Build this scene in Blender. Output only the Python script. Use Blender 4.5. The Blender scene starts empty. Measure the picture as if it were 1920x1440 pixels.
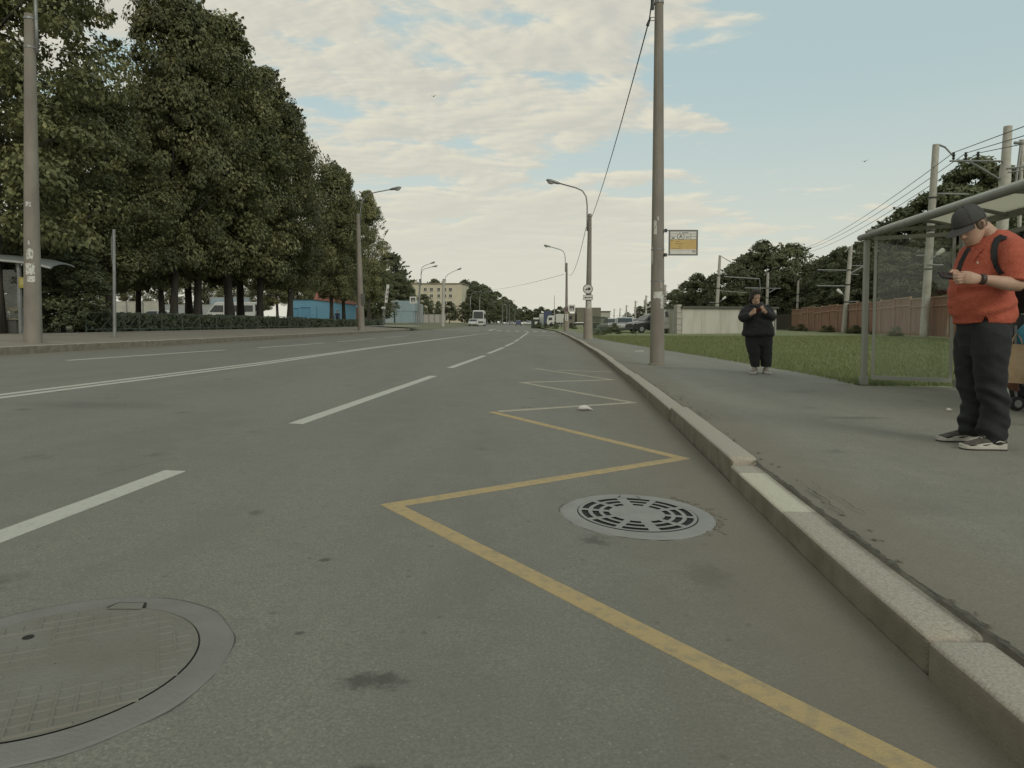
import bpy, bmesh, math, random
import numpy as np
from mathutils import Vector, Matrix, noise as mnoise
from mathutils.bvhtree import BVHTree
random.seed(7); rng = np.random.default_rng(11)
S = bpy.context.scene; COL = S.collection
R = math.radians

# ------------------------------------------------------------------ camera, sky, sun, exposure
F, EYE, CY = 1240.0, 1.05, 662.5            # focal length and principal row of the 1920x1440 photograph
TH = math.atan(57.5 / F)
cam = bpy.data.cameras.new('camera'); camo = bpy.data.objects.new('camera', cam); COL.objects.link(camo)
camo.location = (0, 0, EYE); camo.rotation_euler = (R(90) - TH, 0, 0)
cam.sensor_width = 36; cam.lens = F / 1920 * 36; cam.shift_y = -57.5 / 1920
cam.clip_start = .05; cam.clip_end = 6000
S.camera = camo
S.view_settings.view_transform = 'Standard'; S.view_settings.look = 'None'
S.view_settings.exposure = 0.0; S.view_settings.gamma = 1.0
S.cycles.max_bounces = 7; S.cycles.transparent_max_bounces = 12; S.cycles.use_denoising = True

SUN_EL, SUN_AZ = R(30), R(150)              # azimuth clockwise from +Y: behind the camera, to the right
w = bpy.data.worlds.new('World'); S.world = w; w.use_nodes = True
def build_world():
    nt = w.node_tree; N = nt.nodes; L = nt.links
    for n in list(N): N.remove(n)
    out = N.new('ShaderNodeOutputWorld'); bg = N.new('ShaderNodeBackground'); bg.inputs[1].default_value = .1
    L.new(bg.outputs[0], out.inputs[0])
    sky = N.new('ShaderNodeTexSky'); sky.sky_type = 'NISHITA'; sky.sun_disc = False
    sky.sun_elevation = SUN_EL; sky.sun_rotation = SUN_AZ; sky.dust_density = 2.0; sky.air_density = 1.0; sky.ozone_density = 1.0
    def math_(op, a, b=None, c=None):
        n = N.new('ShaderNodeMath'); n.operation = op
        for i, v in enumerate((a, b, c)):
            if v is None: continue
            if isinstance(v, (int, float)): n.inputs[i].default_value = v
            else: L.new(v, n.inputs[i])
        return n.outputs[0]
    def mr(v, a, b, c, d, smooth=True):
        n = N.new('ShaderNodeMapRange'); n.interpolation_type = 'SMOOTHSTEP' if smooth else 'LINEAR'
        L.new(v, n.inputs[0])
        for i, k in enumerate((a, b, c, d)): n.inputs[i + 1].default_value = k
        return n.outputs[0]
    def mix(f, a, b):
        n = N.new('ShaderNodeMix'); n.data_type = 'RGBA'
        if isinstance(f, (int, float)): n.inputs[0].default_value = f
        else: L.new(f, n.inputs[0])
        for i, v in ((6, a), (7, b)):
            if isinstance(v, tuple): n.inputs[i].default_value = v + (1,)
            else: L.new(v, n.inputs[i])
        return n.outputs[2]
    tc = N.new('ShaderNodeTexCoord'); sp = N.new('ShaderNodeSeparateXYZ'); L.new(tc.outputs['Generated'], sp.inputs[0])
    X, Y, Z = sp.outputs
    zz = math_('ADD', math_('MAXIMUM', Z, 0.0), .10)
    u = math_('DIVIDE', X, zz); v = math_('DIVIDE', Y, zz)
    def fbm(du, dv, scale, detail, rough, sx=1.0, off=0.0, sy=1.3):
        c = N.new('ShaderNodeCombineXYZ')
        L.new(math_('ADD', math_('MULTIPLY', u, sx), du), c.inputs[0]); L.new(math_('ADD', math_('MULTIPLY', v, sy), dv), c.inputs[1]); c.inputs[2].default_value = off
        n = N.new('ShaderNodeTexNoise'); n.inputs['Scale'].default_value = scale; n.inputs['Detail'].default_value = detail
        n.inputs['Roughness'].default_value = rough; n.inputs['Distortion'].default_value = .25
        L.new(c.outputs[0], n.inputs['Vector']); return n.outputs['Fac']
    n0 = fbm(3.1, 1.7, 1.95, 9, .56); n1 = fbm(3.1 + .05, 1.7 + .10, 1.9, 9, .55)
    big = fbm(8.0, 2.0, .45, 2, .5)
    # fewer clouds towards the right of the view, a closed bank low over the horizon
    az = math_('DIVIDE', X, math_('MAXIMUM', math_('ABSOLUTE', Y), .05))
    bias = math_('ADD', mr(az, .14, .58, .085, -.20), mr(Z, .06, .28, .14, -.01))
    bias = math_('ADD', bias, math_('MULTIPLY', math_('SUBTRACT', big, .5), .35))
    dens = math_('ADD', n0, bias)
    cover = mr(dens, .50, .60, 0, 1)
    lit = mr(math_('SUBTRACT', n0, n1), -.07, .10, 0, 1)
    thick = mr(dens, .58, .80, 0, 1)
    cl = mix(lit, CLOUD_GREY, CLOUD_LIT)
    cl = mix(math_('MULTIPLY', thick, .65), cl, CLOUD_DEEP)
    hs = N.new('ShaderNodeHueSaturation'); hs.inputs['Saturation'].default_value = .62; hs.inputs['Value'].default_value = SKY_VAL; L.new(sky.outputs[0], hs.inputs['Color'])
    blue = mix(.74, hs.outputs[0], SKY_TINT)
    hz = mr(Z, .0, .36, .92, 0)
    col = mix(cover, blue, cl)
    col = mix(hz, col, HORIZON)
    L.new(col, bg.inputs[0])
CLOUD_LIT, CLOUD_GREY, CLOUD_DEEP = (7.9, 7.5, 6.1), (5.8, 5.8, 5.2), (5.5, 5.45, 4.9)
SKY_TINT, HORIZON, SKY_VAL = (5.0, 6.55, 6.5), (6.9, 6.85, 5.75), 1.05
build_world()
sun = bpy.data.lights.new('sun', 'SUN'); sun.energy = 1.05; sun.angle = R(26); sun.color = (1, .93, .80)
suno = bpy.data.objects.new('sun', sun); COL.objects.link(suno)
suno.rotation_euler = (R(90) - SUN_EL, 0, R(180) - SUN_AZ)
suno.rotation_euler = Vector((-math.sin(SUN_AZ) * math.cos(SUN_EL), -math.cos(SUN_AZ) * math.cos(SUN_EL), -math.sin(SUN_EL))).to_track_quat('-Z', 'Y').to_euler()

# ------------------------------------------------------------------ pixel -> place
_c = np.array([0, math.cos(TH), -math.sin(TH)]); _u = np.array([0, math.sin(TH), math.cos(TH)])
def ray(px, py): return _c + np.array([1., 0, 0]) * (px - 960) / F + _u * (CY - py) / F
def atz(px, py, z=0.):
    d = ray(px, py); t = (z - EYE) / d[2]; return Vector((d[0] * t, d[1] * t, z))
def W(px, py, Y):
    d = ray(px, py); t = Y / d[1]; return Vector((d[0] * t, Y, EYE + d[2] * t))

# right gutter line of the road
_co = [0.00518694, -0.00592172, 0.16144006, -0.10499174, 1.23675536]
_g = [(.55, -14.), (1.05, -2.), (1.17, .2), (1.21, 1.4)] + [(float(np.polyval(_co, math.log(y))), y) for y in list(np.arange(1.9, 12, .5)) + [13, 15, 18, 22, 27, 33, 40, 48, 56, 65, 76]]
_g += [(5.05, 95.), (4.8, 140.), (4.5, 260.), (4., 500.), (3., 1000.)]
G = np.array(_g); GD = np.gradient(G, axis=0); GD /= np.linalg.norm(GD, axis=1)[:, None]
GN = np.stack([-GD[:, 1], GD[:, 0]], 1)      # left normal
SLOPE, RW = .0245, 13.5
def gut(y):
    i = min(max(np.searchsorted(G[:, 1], y) - 1, 0), len(G) - 2); t = (y - G[i, 1]) / (G[i + 1, 1] - G[i, 1])
    return G[i] * (1 - t) + G[i + 1] * t, GN[i] * (1 - t) + GN[i + 1] * t
def lat(x, y):
    best = 1e9
    for i in range(len(G) - 1):
        a, b = G[i], G[i + 1]; ab = b - a; t = min(1, max(0, ((x - a[0]) * ab[0] + (y - a[1]) * ab[1]) / ab.dot(ab)))
        q = a + ab * t; d = math.hypot(x - q[0], y - q[1])
        if d < abs(best): best = d if (x - q[0]) * -ab[1] + (y - q[1]) * ab[0] >= 0 else -d
    return best
def sst(a, b, x):
    t = min(1, max(0, (x - a) / (b - a))); return t * t * (3 - 2 * t)
SWZ = .13
def lz(y, d=18.): return .49 + .21 * min(1, max(0, (d - 13.65) / 4.3)) + .40 * sst(55, 130, y)           # left ground rises slowly with distance
def ground(x, y):
    d = lat(x, y)
    if d < 0: return SWZ
    if d <= RW: return SLOPE * d
    return lz(y, d)
def at(px, py, lift=0.):
    z = 0.2
    for _ in range(25):
        p = atz(px, py, min(z, .98)); z = .5 * z + .5 * ground(p.x, p.y)
    p.z = z + lift; return p
def on(d, y, lift=0.):
    p, n = gut(y); q = p + n * d
    return Vector((q[0], q[1], (SLOPE * d if d >= 0 else SWZ) + lift))

# ------------------------------------------------------------------ materials
def lin(c): return tuple((v / 255 / 12.92 if v / 255 <= .04045 else ((v / 255 + .055) / 1.055) ** 2.4) for v in c)
MATS = {}
def mat(name, col, rough=.7, col2=None, scale=4., metal=0., bump=0., bscale=None, detail=6, stretch=None, lo=.35, hi=.65, spec=.5, trans=0., tint=False, coat=0.):
    if name in MATS: return MATS[name]
    m = bpy.data.materials.new(name); m.use_nodes = True; nt = m.node_tree; N = nt.nodes; L = nt.links
    b = N['Principled BSDF']; b.inputs['Base Color'].default_value = col + (1,); b.inputs['Roughness'].default_value = rough
    b.inputs['Metallic'].default_value = metal; b.inputs['Specular IOR Level'].default_value = spec; b.inputs['Coat Weight'].default_value = coat
    tc = N.new('ShaderNodeTexCoord'); mp = N.new('ShaderNodeMapping'); L.new(tc.outputs['Object'], mp.inputs[0])
    if stretch: mp.inputs['Scale'].default_value = stretch
    if col2:
        n = N.new('ShaderNodeTexNoise'); n.inputs['Scale'].default_value = scale; n.inputs['Detail'].default_value = detail; L.new(mp.outputs[0], n.inputs['Vector'])
        r = N.new('ShaderNodeMapRange'); r.inputs[1].default_value = lo; r.inputs[2].default_value = hi; L.new(n.outputs['Fac'], r.inputs[0])
        x = N.new('ShaderNodeMix'); x.data_type = 'RGBA'; L.new(r.outputs[0], x.inputs[0]); x.inputs[6].default_value = col + (1,); x.inputs[7].default_value = col2 + (1,)
        L.new(x.outputs[2], b.inputs['Base Color'])
    if bump:
        n = N.new('ShaderNodeTexNoise'); n.inputs['Scale'].default_value = bscale or scale; n.inputs['Detail'].default_value = 5; L.new(mp.outputs[0], n.inputs['Vector'])
        bp = N.new('ShaderNodeBump'); bp.inputs['Strength'].default_value = bump; bp.inputs['Distance'].default_value = .02; L.new(n.outputs['Fac'], bp.inputs['Height']); L.new(bp.outputs[0], b.inputs['Normal'])
    MATS[name] = m; return m
def leafmat(name, a, b_, c):
    m = bpy.data.materials.new(name); m.use_nodes = True; nt = m.node_tree; N = nt.nodes; L = nt.links
    b = N['Principled BSDF']; at_ = N.new('ShaderNodeAttribute'); at_.attribute_name = 'tint'
    cr = N.new('ShaderNodeValToRGB'); cr.color_ramp.elements[0].color = a + (1,); cr.color_ramp.elements[1].color = c + (1,); e = cr.color_ramp.elements.new(.55); e.color = b_ + (1,)
    L.new(at_.outputs['Fac'], cr.inputs[0])
    oi = N.new('ShaderNodeObjectInfo'); hs = N.new('ShaderNodeHueSaturation'); mr = N.new('ShaderNodeMapRange'); mr.inputs[3].default_value = .8; mr.inputs[4].default_value = 1.2
    L.new(oi.outputs['Random'], mr.inputs[0]); L.new(mr.outputs[0], hs.inputs['Value']); L.new(cr.outputs[0], hs.inputs['Color'])
    L.new(hs.outputs[0], b.inputs['Base Color']); b.inputs['Roughness'].default_value = .55; b.inputs['Specular IOR Level'].default_value = .35
    tr = N.new('ShaderNodeBsdfTranslucent'); L.new(hs.outputs[0], tr.inputs[0]); mx = N.new('ShaderNodeMixShader'); mx.inputs[0].default_value = .30
    L.new(b.outputs[0], mx.inputs[1]); L.new(tr.outputs[0], mx.inputs[2]); L.new(mx.outputs[0], N['Material Output'].inputs[0])
    MATS[name] = m; return m
def glassmat(name, tint=(.8, .86, .82), grime=.10, gcol=(.35, .37, .33)):
    m = bpy.data.materials.new(name); m.use_nodes = True; nt = m.node_tree; N = nt.nodes; L = nt.links
    N.remove(N['Principled BSDF']); out = N['Material Output']
    tr = N.new('ShaderNodeBsdfTransparent'); tr.inputs[0].default_value = tint + (1,)
    gl = N.new('ShaderNodeBsdfGlossy'); gl.inputs['Roughness'].default_value = .03
    df = N.new('ShaderNodeBsdfDiffuse'); df.inputs[0].default_value = gcol + (1,)
    fr = N.new('ShaderNodeFresnel'); fr.inputs[0].default_value = 1.45
    n = N.new('ShaderNodeTexNoise'); n.inputs['Scale'].default_value = 1.2; n.inputs['Detail'].default_value = 1
    tc = N.new('ShaderNodeTexCoord'); L.new(tc.outputs['Object'], n.inputs['Vector'])
    mr = N.new('ShaderNodeMapRange'); mr.inputs[1].default_value = .3; mr.inputs[2].default_value = .75; mr.inputs[3].default_value = grime * .5; mr.inputs[4].default_value = grime * 1.6; L.new(n.outputs['Fac'], mr.inputs[0])
    a = N.new('ShaderNodeMixShader'); L.new(mr.outputs[0], a.inputs[0]); L.new(tr.outputs[0], a.inputs[1]); L.new(df.outputs[0], a.inputs[2])
    b = N.new('ShaderNodeMixShader'); L.new(fr.outputs[0], b.inputs[0]); L.new(a.outputs[0], b.inputs[1]); L.new(gl.outputs[0], b.inputs[2])
    L.new(b.outputs[0], out.inputs[0]); MATS[name] = m; return m

def asphalt(name, base, var, dirt, dirt_edges, stone=.5, dark_patches=()):
    """worn asphalt: fine grain, pale chips, dark spots, long wheel-track variation, brown dirt along its edges (attribute lat)"""
    m = bpy.data.materials.new(name); m.use_nodes = True; nt = m.node_tree; N = nt.nodes; L = nt.links; b = N['Principled BSDF']
    tc = N.new('ShaderNodeTexCoord')
    def noi(scale, detail=4, rough=.55, vec=None, stretch=None):
        n = N.new('ShaderNodeTexNoise'); n.inputs['Scale'].default_value = scale; n.inputs['Detail'].default_value = detail; n.inputs['Roughness'].default_value = rough
        v = vec or tc.outputs['Object']
        if stretch: mp = N.new('ShaderNodeMapping'); mp.inputs['Scale'].default_value = stretch; L.new(v, mp.inputs[0]); v = mp.outputs[0]
        L.new(v, n.inputs['Vector']); return n.outputs['Fac']
    def mr(v, a, b_, c, d):
        n = N.new('ShaderNodeMapRange'); n.interpolation_type = 'SMOOTHSTEP'; L.new(v, n.inputs[0])
        for i, k in enumerate((a, b_, c, d)): n.inputs[i + 1].default_value = k
        return n.outputs[0]
    def mix(f, a, b_):
        n = N.new('ShaderNodeMix'); n.data_type = 'RGBA'; L.new(f, n.inputs[0])
        for i, v in ((6, a), (7, b_)):
            if isinstance(v, tuple): n.inputs[i].default_value = v + (1,)
            else: L.new(v, n.inputs[i])
        return n.outputs[2]
    def mul(a, b_):
        n = N.new('ShaderNodeMath'); n.operation = 'MULTIPLY'; L.new(a, n.inputs[0])
        if isinstance(b_, (int, float)): n.inputs[1].default_value = b_
        else: L.new(b_, n.inputs[1])
        return n.outputs[0]
    sc = lambda k: tuple(c * k for c in base)
    col = mix(mr(noi(.55, 6, .6, stretch=(1.6, .35, 1)), .35, .65, 0, 1), sc(.88), sc(1.1))
    col = mix(mr(noi(3.2, 5), .4, .7, 0, .55), col, var)
    col = mix(mr(noi(11, 6, .65), .45, .72, 0, .5), col, sc(.80))
    grain = noi(105, 5, .8)
    col = mix(mr(grain, .40, .60, 0, .8), col, sc(.66))
    v1 = N.new('ShaderNodeTexVoronoi'); v1.inputs['Scale'].default_value = 58; L.new(tc.outputs['Object'], v1.inputs['Vector'])
    sepc = N.new('ShaderNodeSeparateColor'); L.new(v1.outputs['Color'], sepc.inputs[0])
    chip = mul(mr(v1.outputs['Distance'], .10, .24, 1, 0), mr(sepc.outputs[0], .62, .80, 0, stone))
    col = mix(chip, col, (.36, .35, .30))
    v2 = N.new('ShaderNodeTexVoronoi'); v2.inputs['Scale'].default_value = 17; L.new(tc.outputs['Object'], v2.inputs['Vector'])
    sep2 = N.new('ShaderNodeSeparateColor'); L.new(v2.outputs['Color'], sep2.inputs[0])
    pit = mul(mr(v2.outputs['Distance'], .08, .30, 1, 0), mr(sep2.outputs[1], .90, .97, 0, .55))
    col = mix(pit, col, sc(.42))
    v3 = N.new('ShaderNodeTexVoronoi'); v3.inputs['Scale'].default_value = 1.9; L.new(tc.outputs['Object'], v3.inputs['Vector'])
    sep3 = N.new('ShaderNodeSeparateColor'); L.new(v3.outputs['Color'], sep3.inputs[0])
    spot = mul(mul(mr(v3.outputs['Distance'], .04, .26, 1, 0), mr(sep3.outputs[1], .45, .7, 0, .75)), mr(noi(16, 5), .38, .6, .0, 1))
    col = mix(spot, col, sc(.40))
    for (cx, cy, rx, ry, dk) in dark_patches:  # noisy dark ovals at given spots: road scuffs and oil, sidewalk patches
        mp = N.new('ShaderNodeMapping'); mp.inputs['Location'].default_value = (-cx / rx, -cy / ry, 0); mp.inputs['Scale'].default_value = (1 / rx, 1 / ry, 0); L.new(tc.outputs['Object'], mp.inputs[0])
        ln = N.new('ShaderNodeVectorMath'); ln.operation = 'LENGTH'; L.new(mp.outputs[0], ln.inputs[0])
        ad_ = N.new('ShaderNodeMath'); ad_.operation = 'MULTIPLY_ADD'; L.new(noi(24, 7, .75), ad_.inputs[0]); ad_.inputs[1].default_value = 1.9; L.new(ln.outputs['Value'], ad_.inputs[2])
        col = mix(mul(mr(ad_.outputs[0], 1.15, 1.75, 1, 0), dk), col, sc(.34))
    la = N.new('ShaderNodeAttribute'); la.attribute_name = 'lat'
    wob = N.new('ShaderNodeMath'); wob.operation = 'MULTIPLY_ADD'; L.new(noi(1.6, 6, .65), wob.inputs[0]); wob.inputs[1].default_value = .55; L.new(la.outputs['Fac'], wob.inputs[2])
    for (a, b_, k) in dirt_edges:
        col = mix(mul(mr(wob.outputs[0], a, b_, 1, 0) if a < b_ else mr(wob.outputs[0], b_, a, 0, 1), k), col, dirt)
    L.new(col, b.inputs['Base Color']); b.inputs['Roughness'].default_value = .86; b.inputs['Specular IOR Level'].default_value = .3
    bp = N.new('ShaderNodeBump'); bp.inputs['Strength'].default_value = .55; bp.inputs['Distance'].default_value = .004
    ad = N.new('ShaderNodeMath'); ad.operation = 'ADD'; L.new(grain, ad.inputs[0]); L.new(mul(noi(60, 3), 1.2), ad.inputs[1]); L.new(ad.outputs[0], bp.inputs['Height']); L.new(bp.outputs[0], b.inputs['Normal'])
    MATS[name] = m; return m

# ------------------------------------------------------------------ mesh builder
class MB:
    def __init__(s): s.v = []; s.f = []; s.m = []; s.k = 0
    def mat(s, k): s.k = k; return s
    def add(s, vs, fs):
        o = len(s.v); s.v += [tuple(p) for p in vs]; s.f += [tuple(i + o for i in f) for f in fs]; s.m += [s.k] * len(fs); return s
    def box(s, c, d, rz=0., axes=None):
        """box centred on c, size d; rz turns it about z; axes gives three directions instead"""
        hx, hy, hz = d[0] / 2, d[1] / 2, d[2] / 2; c = Vector(c)
        if axes is None: ca, sa = math.cos(rz), math.sin(rz); axes = (Vector((ca, sa, 0)), Vector((-sa, ca, 0)), Vector((0, 0, 1)))
        ax, ay, az = [Vector(a).normalized() for a in axes]
        vs = [c + ax * (i * hx) + ay * (j * hy) + az * (k * hz) for k in (-1, 1) for (i, j) in ((-1, -1), (1, -1), (1, 1), (-1, 1))]
        return s.add(vs, [(3, 2, 1, 0), (4, 5, 6, 7), (0, 1, 5, 4), (1, 2, 6, 5), (2, 3, 7, 6), (3, 0, 4, 7)])
    def loft(s, rings, cap=True, closed=True):
        n = len(rings[0]); o = len(s.v)
        for r in rings: s.v += [tuple(p) for p in r]
        for i in range(len(rings) - 1):
            for j in range(n if closed else n - 1):
                a = o + i * n + j; b = o + i * n + (j + 1) % n
                s.f.append((a, b, b + n, a + n)); s.m.append(s.k)
        if cap:
            s.f.append(tuple(o + j for j in range(n))[::-1]); s.f.append(tuple(o + (len(rings) - 1) * n + j for j in range(n))); s.m += [s.k] * 2
        return s
    def tube(s, pts, rad, n=8, cap=True, flat=None, up=None):
        """round (or elliptical: flat = (a, b) multipliers) tube along pts"""
        pts = [Vector(p) for p in pts]; k = len(pts)
        rad = [rad] * k if isinstance(rad, (int, float)) else rad
        rings = []; ref = Vector(up) if up is not None else None
        for i, p in enumerate(pts):
            t = (pts[min(i + 1, k - 1)] - pts[max(i - 1, 0)]).normalized()
            if ref is None: ref = Vector((1, 0, 0)) if abs(t.x) < .8 else Vector((0, 1, 0))
            a = (ref - t * ref.dot(t)).normalized(); b = t.cross(a)
            if up is None: ref = a
            ra = rad[i] if not isinstance(rad[i], tuple) else rad[i][0]; rb = rad[i] if not isinstance(rad[i], tuple) else rad[i][1]
            rings.append([p + a * (ra * math.cos(q * 2 * math.pi / n)) + b * (rb * math.sin(q * 2 * math.pi / n)) for q in range(n)])
        return s.loft(rings, cap)
    def cyl(s, a, b, r0, r1=None, n=12): return s.tube([a, b], [r0, r0 if r1 is None else r1], n)
    def prism(s, poly, off):
        """polygon extruded along off"""
        n = len(poly); off = Vector(off); P = [Vector(p) for p in poly]
        return s.add(P + [p + off for p in P], [tuple(range(n))[::-1], tuple(range(n, 2 * n))] + [(i, (i + 1) % n, n + (i + 1) % n, n + i) for i in range(n)])
    def ball(s, c, r, n=12, m=8):
        c = Vector(c); r = (r, r, r) if isinstance(r, (int, float)) else r; rings = []
        for i in range(1, m):
            t = math.pi * i / m
            rings.append([c + Vector((r[0] * math.sin(t) * math.cos(q * 2 * math.pi / n), r[1] * math.sin(t) * math.sin(q * 2 * math.pi / n), -r[2] * math.cos(t))) for q in range(n)])
        return s.loft(rings)
    def quad(s, a, b, c, d): return s.add([a, b, c, d], [(0, 1, 2, 3)])
    def build(s, name, mats, parent=None, smooth=False, at=None, bevel=0.):
        me = bpy.data.meshes.new(name)
        o = Vector(at) if at is not None else (Vector(ORG.get(parent.name, (0, 0, 0))) if parent else Vector((0, 0, 0)))
        me.from_pydata([tuple(Vector(p) - o) for p in s.v], [], s.f)
        for m in (mats if isinstance(mats, (list, tuple)) else [mats]): me.materials.append(m)
        if any(s.m): me.polygons.foreach_set('material_index', s.m)
        me.validate(); bm = bmesh.new(); bm.from_mesh(me); bmesh.ops.recalc_face_normals(bm, faces=bm.faces); bm.to_mesh(me); bm.free()
        if smooth is True: me.polygons.foreach_set('use_smooth', [True] * len(me.polygons))
        elif smooth: me.polygons.foreach_set('use_smooth', [True] * len(me.polygons)); me.set_sharp_from_angle(angle=R(smooth))
        ob = bpy.data.objects.new(name, me); COL.objects.link(ob)
        if parent: ob.parent = parent; ORG[ob.name] = o
        else: ob.location = o; ORG[ob.name] = o
        if bevel:
            md = ob.modifiers.new('edge', 'BEVEL'); md.width = bevel; md.segments = 2; md.limit_method = 'ANGLE'; md.angle_limit = R(40)
        return ob
ORG = {}
def tag(o, label=None, cat=None, group=None, kind=None):
    if label: o['label'] = label
    if cat: o['category'] = cat
    if group: o['group'] = group
    if kind: o['kind'] = kind
    return o
def thing(name, loc, label, cat, group=None):
    o = bpy.data.objects.new(name, None); o.empty_display_size = .2; COL.objects.link(o); o.location = loc; ORG[o.name] = Vector(loc)
    return tag(o, label, cat, group)
def copy_tree(o, parent=None):
    c = o.copy(); COL.objects.link(c); c.parent = parent
    for ch in list(o.children): copy_tree(ch, c)
    return c
def structure(o): o['kind'] = 'structure'; return o
def attr(o, name, vals):
    a = o.data.attributes.new(name, 'FLOAT', 'POINT'); a.data.foreach_set('value', list(map(float, vals)))

# ------------------------------------------------------------------ the materials of the place
M_ROAD = asphalt('road_asphalt', (.212, .203, .169), (.242, .231, .191), (.178, .150, .112), [(.35, 1.35, .62), (RW + .1, RW - .9, .6)], dark_patches=[(*atz(700, 1270, .05)[:2], .17, .075, .8), (*atz(610, 1046, .06)[:2], .05, .04, .8), (*atz(480, 960, .07)[:2], .06, .09, .55), (*atz(1180, 690, .04)[:2], .5, .5, .35), (*atz(560, 1180, .06)[:2], .03, .03, .8), (*atz(690, 1432, .05)[:2], .06, .03, .7), (*atz(180, 760, .15)[:2], 1.6, .5, .3), (*atz(1330, 1075, .02)[:2], .16, .22, .45)])
M_WALK = asphalt('sidewalk_asphalt', (.248, .236, .195), (.285, .27, .222), (.18, .155, .116), [(.45, .95, .55)], stone=.35, dark_patches=[(*atz(1600, 783, SWZ)[:2], .55, .16, .5), (*atz(1500, 735, SWZ)[:2], .5, .3, .22), (*atz(1250, 690, SWZ)[:2], .5, .35, .4), (*atz(1700, 950, SWZ)[:2], .35, .3, .18)])  # sidewalk asphalt with soft dark ovals at fixed spots
M_WALKL = mat('left_sidewalk', (.20, .17, .13), .9, (.24, .21, .165), 1.2, bump=.3, bscale=60)
M_KERB = mat('kerb_granite', (.285, .25, .20), .85, (.40, .358, .292), 110, bump=.25, bscale=160, lo=.36, hi=.64, detail=9)
M_KERBF = mat('kerb_dirty_shaded_face', (.15, .13, .095), .9, (.22, .195, .15), 7, bump=.3, bscale=120, lo=.35, hi=.7, detail=9)  # road-side face: brown grime, with its shade also put into the colour
M_KERBP = mat('kerb_pale_paint', (.50, .47, .37), .8, (.43, .40, .31), 60, bump=.4, bscale=45, lo=.45, hi=.7)
M_WHITE = mat('white_road_paint', (.45, .44, .38), .75, (.30, .29, .25), 30, detail=10, lo=.52, hi=.85, bump=.3, bscale=120)
M_YEL = mat('yellow_road_paint', (.40, .295, .14), .75, (.26, .215, .135), 22, detail=10, lo=.48, hi=.78, bump=.35, bscale=150)
M_YELW = mat('faded_yellow_paint', (.36, .325, .235), .8, (.24, .225, .18), 14, lo=.4, hi=.75)
M_IRON = mat('worn_cast_iron', (.160, .152, .135), .7, (.19, .182, .162), 6, metal=.0, bump=.25, bscale=90)
M_IRONG = mat('grey_grate_iron', (.215, .208, .190), .65, (.25, .242, .222), 7, bump=.2, bscale=110)
M_IRONB = mat('rusty_cast_iron', (.15, .138, .108), .75, (.175, .165, .138), 4, metal=.0, bump=.3, bscale=80)
M_PITSHADE = mat('pit_shade', (.015, .014, .012), .95)  # near-black paint for the shade inside slots, lid gaps and lifting hole
M_LAWN = mat('lawn', (.155, .175, .075), .95, (.20, .205, .095), .8, bump=.6, bscale=30)
M_FIELD = mat('field', (.12, .125, .065), .95, (.15, .145, .08), .3)
M_CONC = mat('pole_concrete', (.185, .165, .135), .9, (.245, .222, .185), 3.5, bump=.35, bscale=28, stretch=(1, 1, .35))
M_CONCL = mat('pale_concrete', (.36, .345, .30), .9, (.43, .41, .36), 4, bump=.25, bscale=20)
M_GALV = mat('galvanised_steel', (.26, .265, .255), .5, (.20, .205, .20), 6, metal=.45)
M_DKMET = mat('dark_metal', (.045, .048, .045), .55, metal=.3)
M_PAPER = mat('torn_paper', (.55, .54, .48), .9, (.22, .21, .19), 22, lo=.50, hi=.62)
M_SIGNW = mat('sign_white', (.62, .61, .55), .5, (.55, .54, .49), 6)
M_SIGNK = mat('sign_black', (.03, .03, .03), .5)
M_SIGNG = mat('sign_grey', (.13, .13, .125), .5)
M_SIGNY = mat('sign_yellow', (.52, .36, .12), .5, (.47, .33, .12), 9)
M_RED = mat('sign_red', (.16, .07, .055), .5)
M_BLUESIGN = mat('sign_dark_blue', (.035, .042, .055), .5)
M_BARK = mat('bark', (.035, .030, .024), .95, (.06, .052, .04), 5, bump=.8, bscale=9, stretch=(1, 1, .25))
M_LEAF = leafmat('linden_leaves', (.078, .086, .036), (.165, .170, .074), (.30, .285, .135))
M_LEAFD = leafmat('far_leaves', (.082, .095, .048), (.145, .158, .078), (.23, .235, .12))
M_LEAFH = leafmat('hedge_leaves', (.058, .07, .040), (.09, .104, .058), (.14, .15, .085))
M_GRASS = leafmat('grass_blades', (.125, .155, .062), (.19, .215, .09), (.30, .295, .155))
M_GLASS = glassmat('shelter_glass', (.96, .975, .955), grime=.045, gcol=(.45, .46, .41))
M_CGLASS = mat('vehicle_glass', (.03, .035, .036), .12, spec=.6)
M_TYRE = mat('tyre_rubber', (.02, .02, .02), .85)

# ------------------------------------------------------------------ ground, road, kerbs
m = MB(); m.quad((-620, -60, -.25), (620, -60, -.25), (620, 1000, -.25), (-620, 1000, -.25)); structure(m.build('ground', M_FIELD))

ys = list(np.arange(-13, 24, .5)) + list(np.arange(24, 80, 2.)) + [85, 95, 110, 140, 180, 260, 380, 500, 700, 990]
ds = [0, .4, .9, 1.6, 3.6, 6, 8, 11, 12.4, 13.0, RW]
m = MB(); lats = []
for y in ys:
    for d in ds: m.v.append(tuple(on(d, y))); lats.append(d)
nd = len(ds)
for i in range(len(ys) - 1):
    for j in range(nd - 1):
        a = i * nd + j; m.f.append((a, a + 1, a + nd + 1, a + nd)); m.m.append(0)
road = structure(m.build('road', M_ROAD)); attr(road, 'lat', lats)

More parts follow.
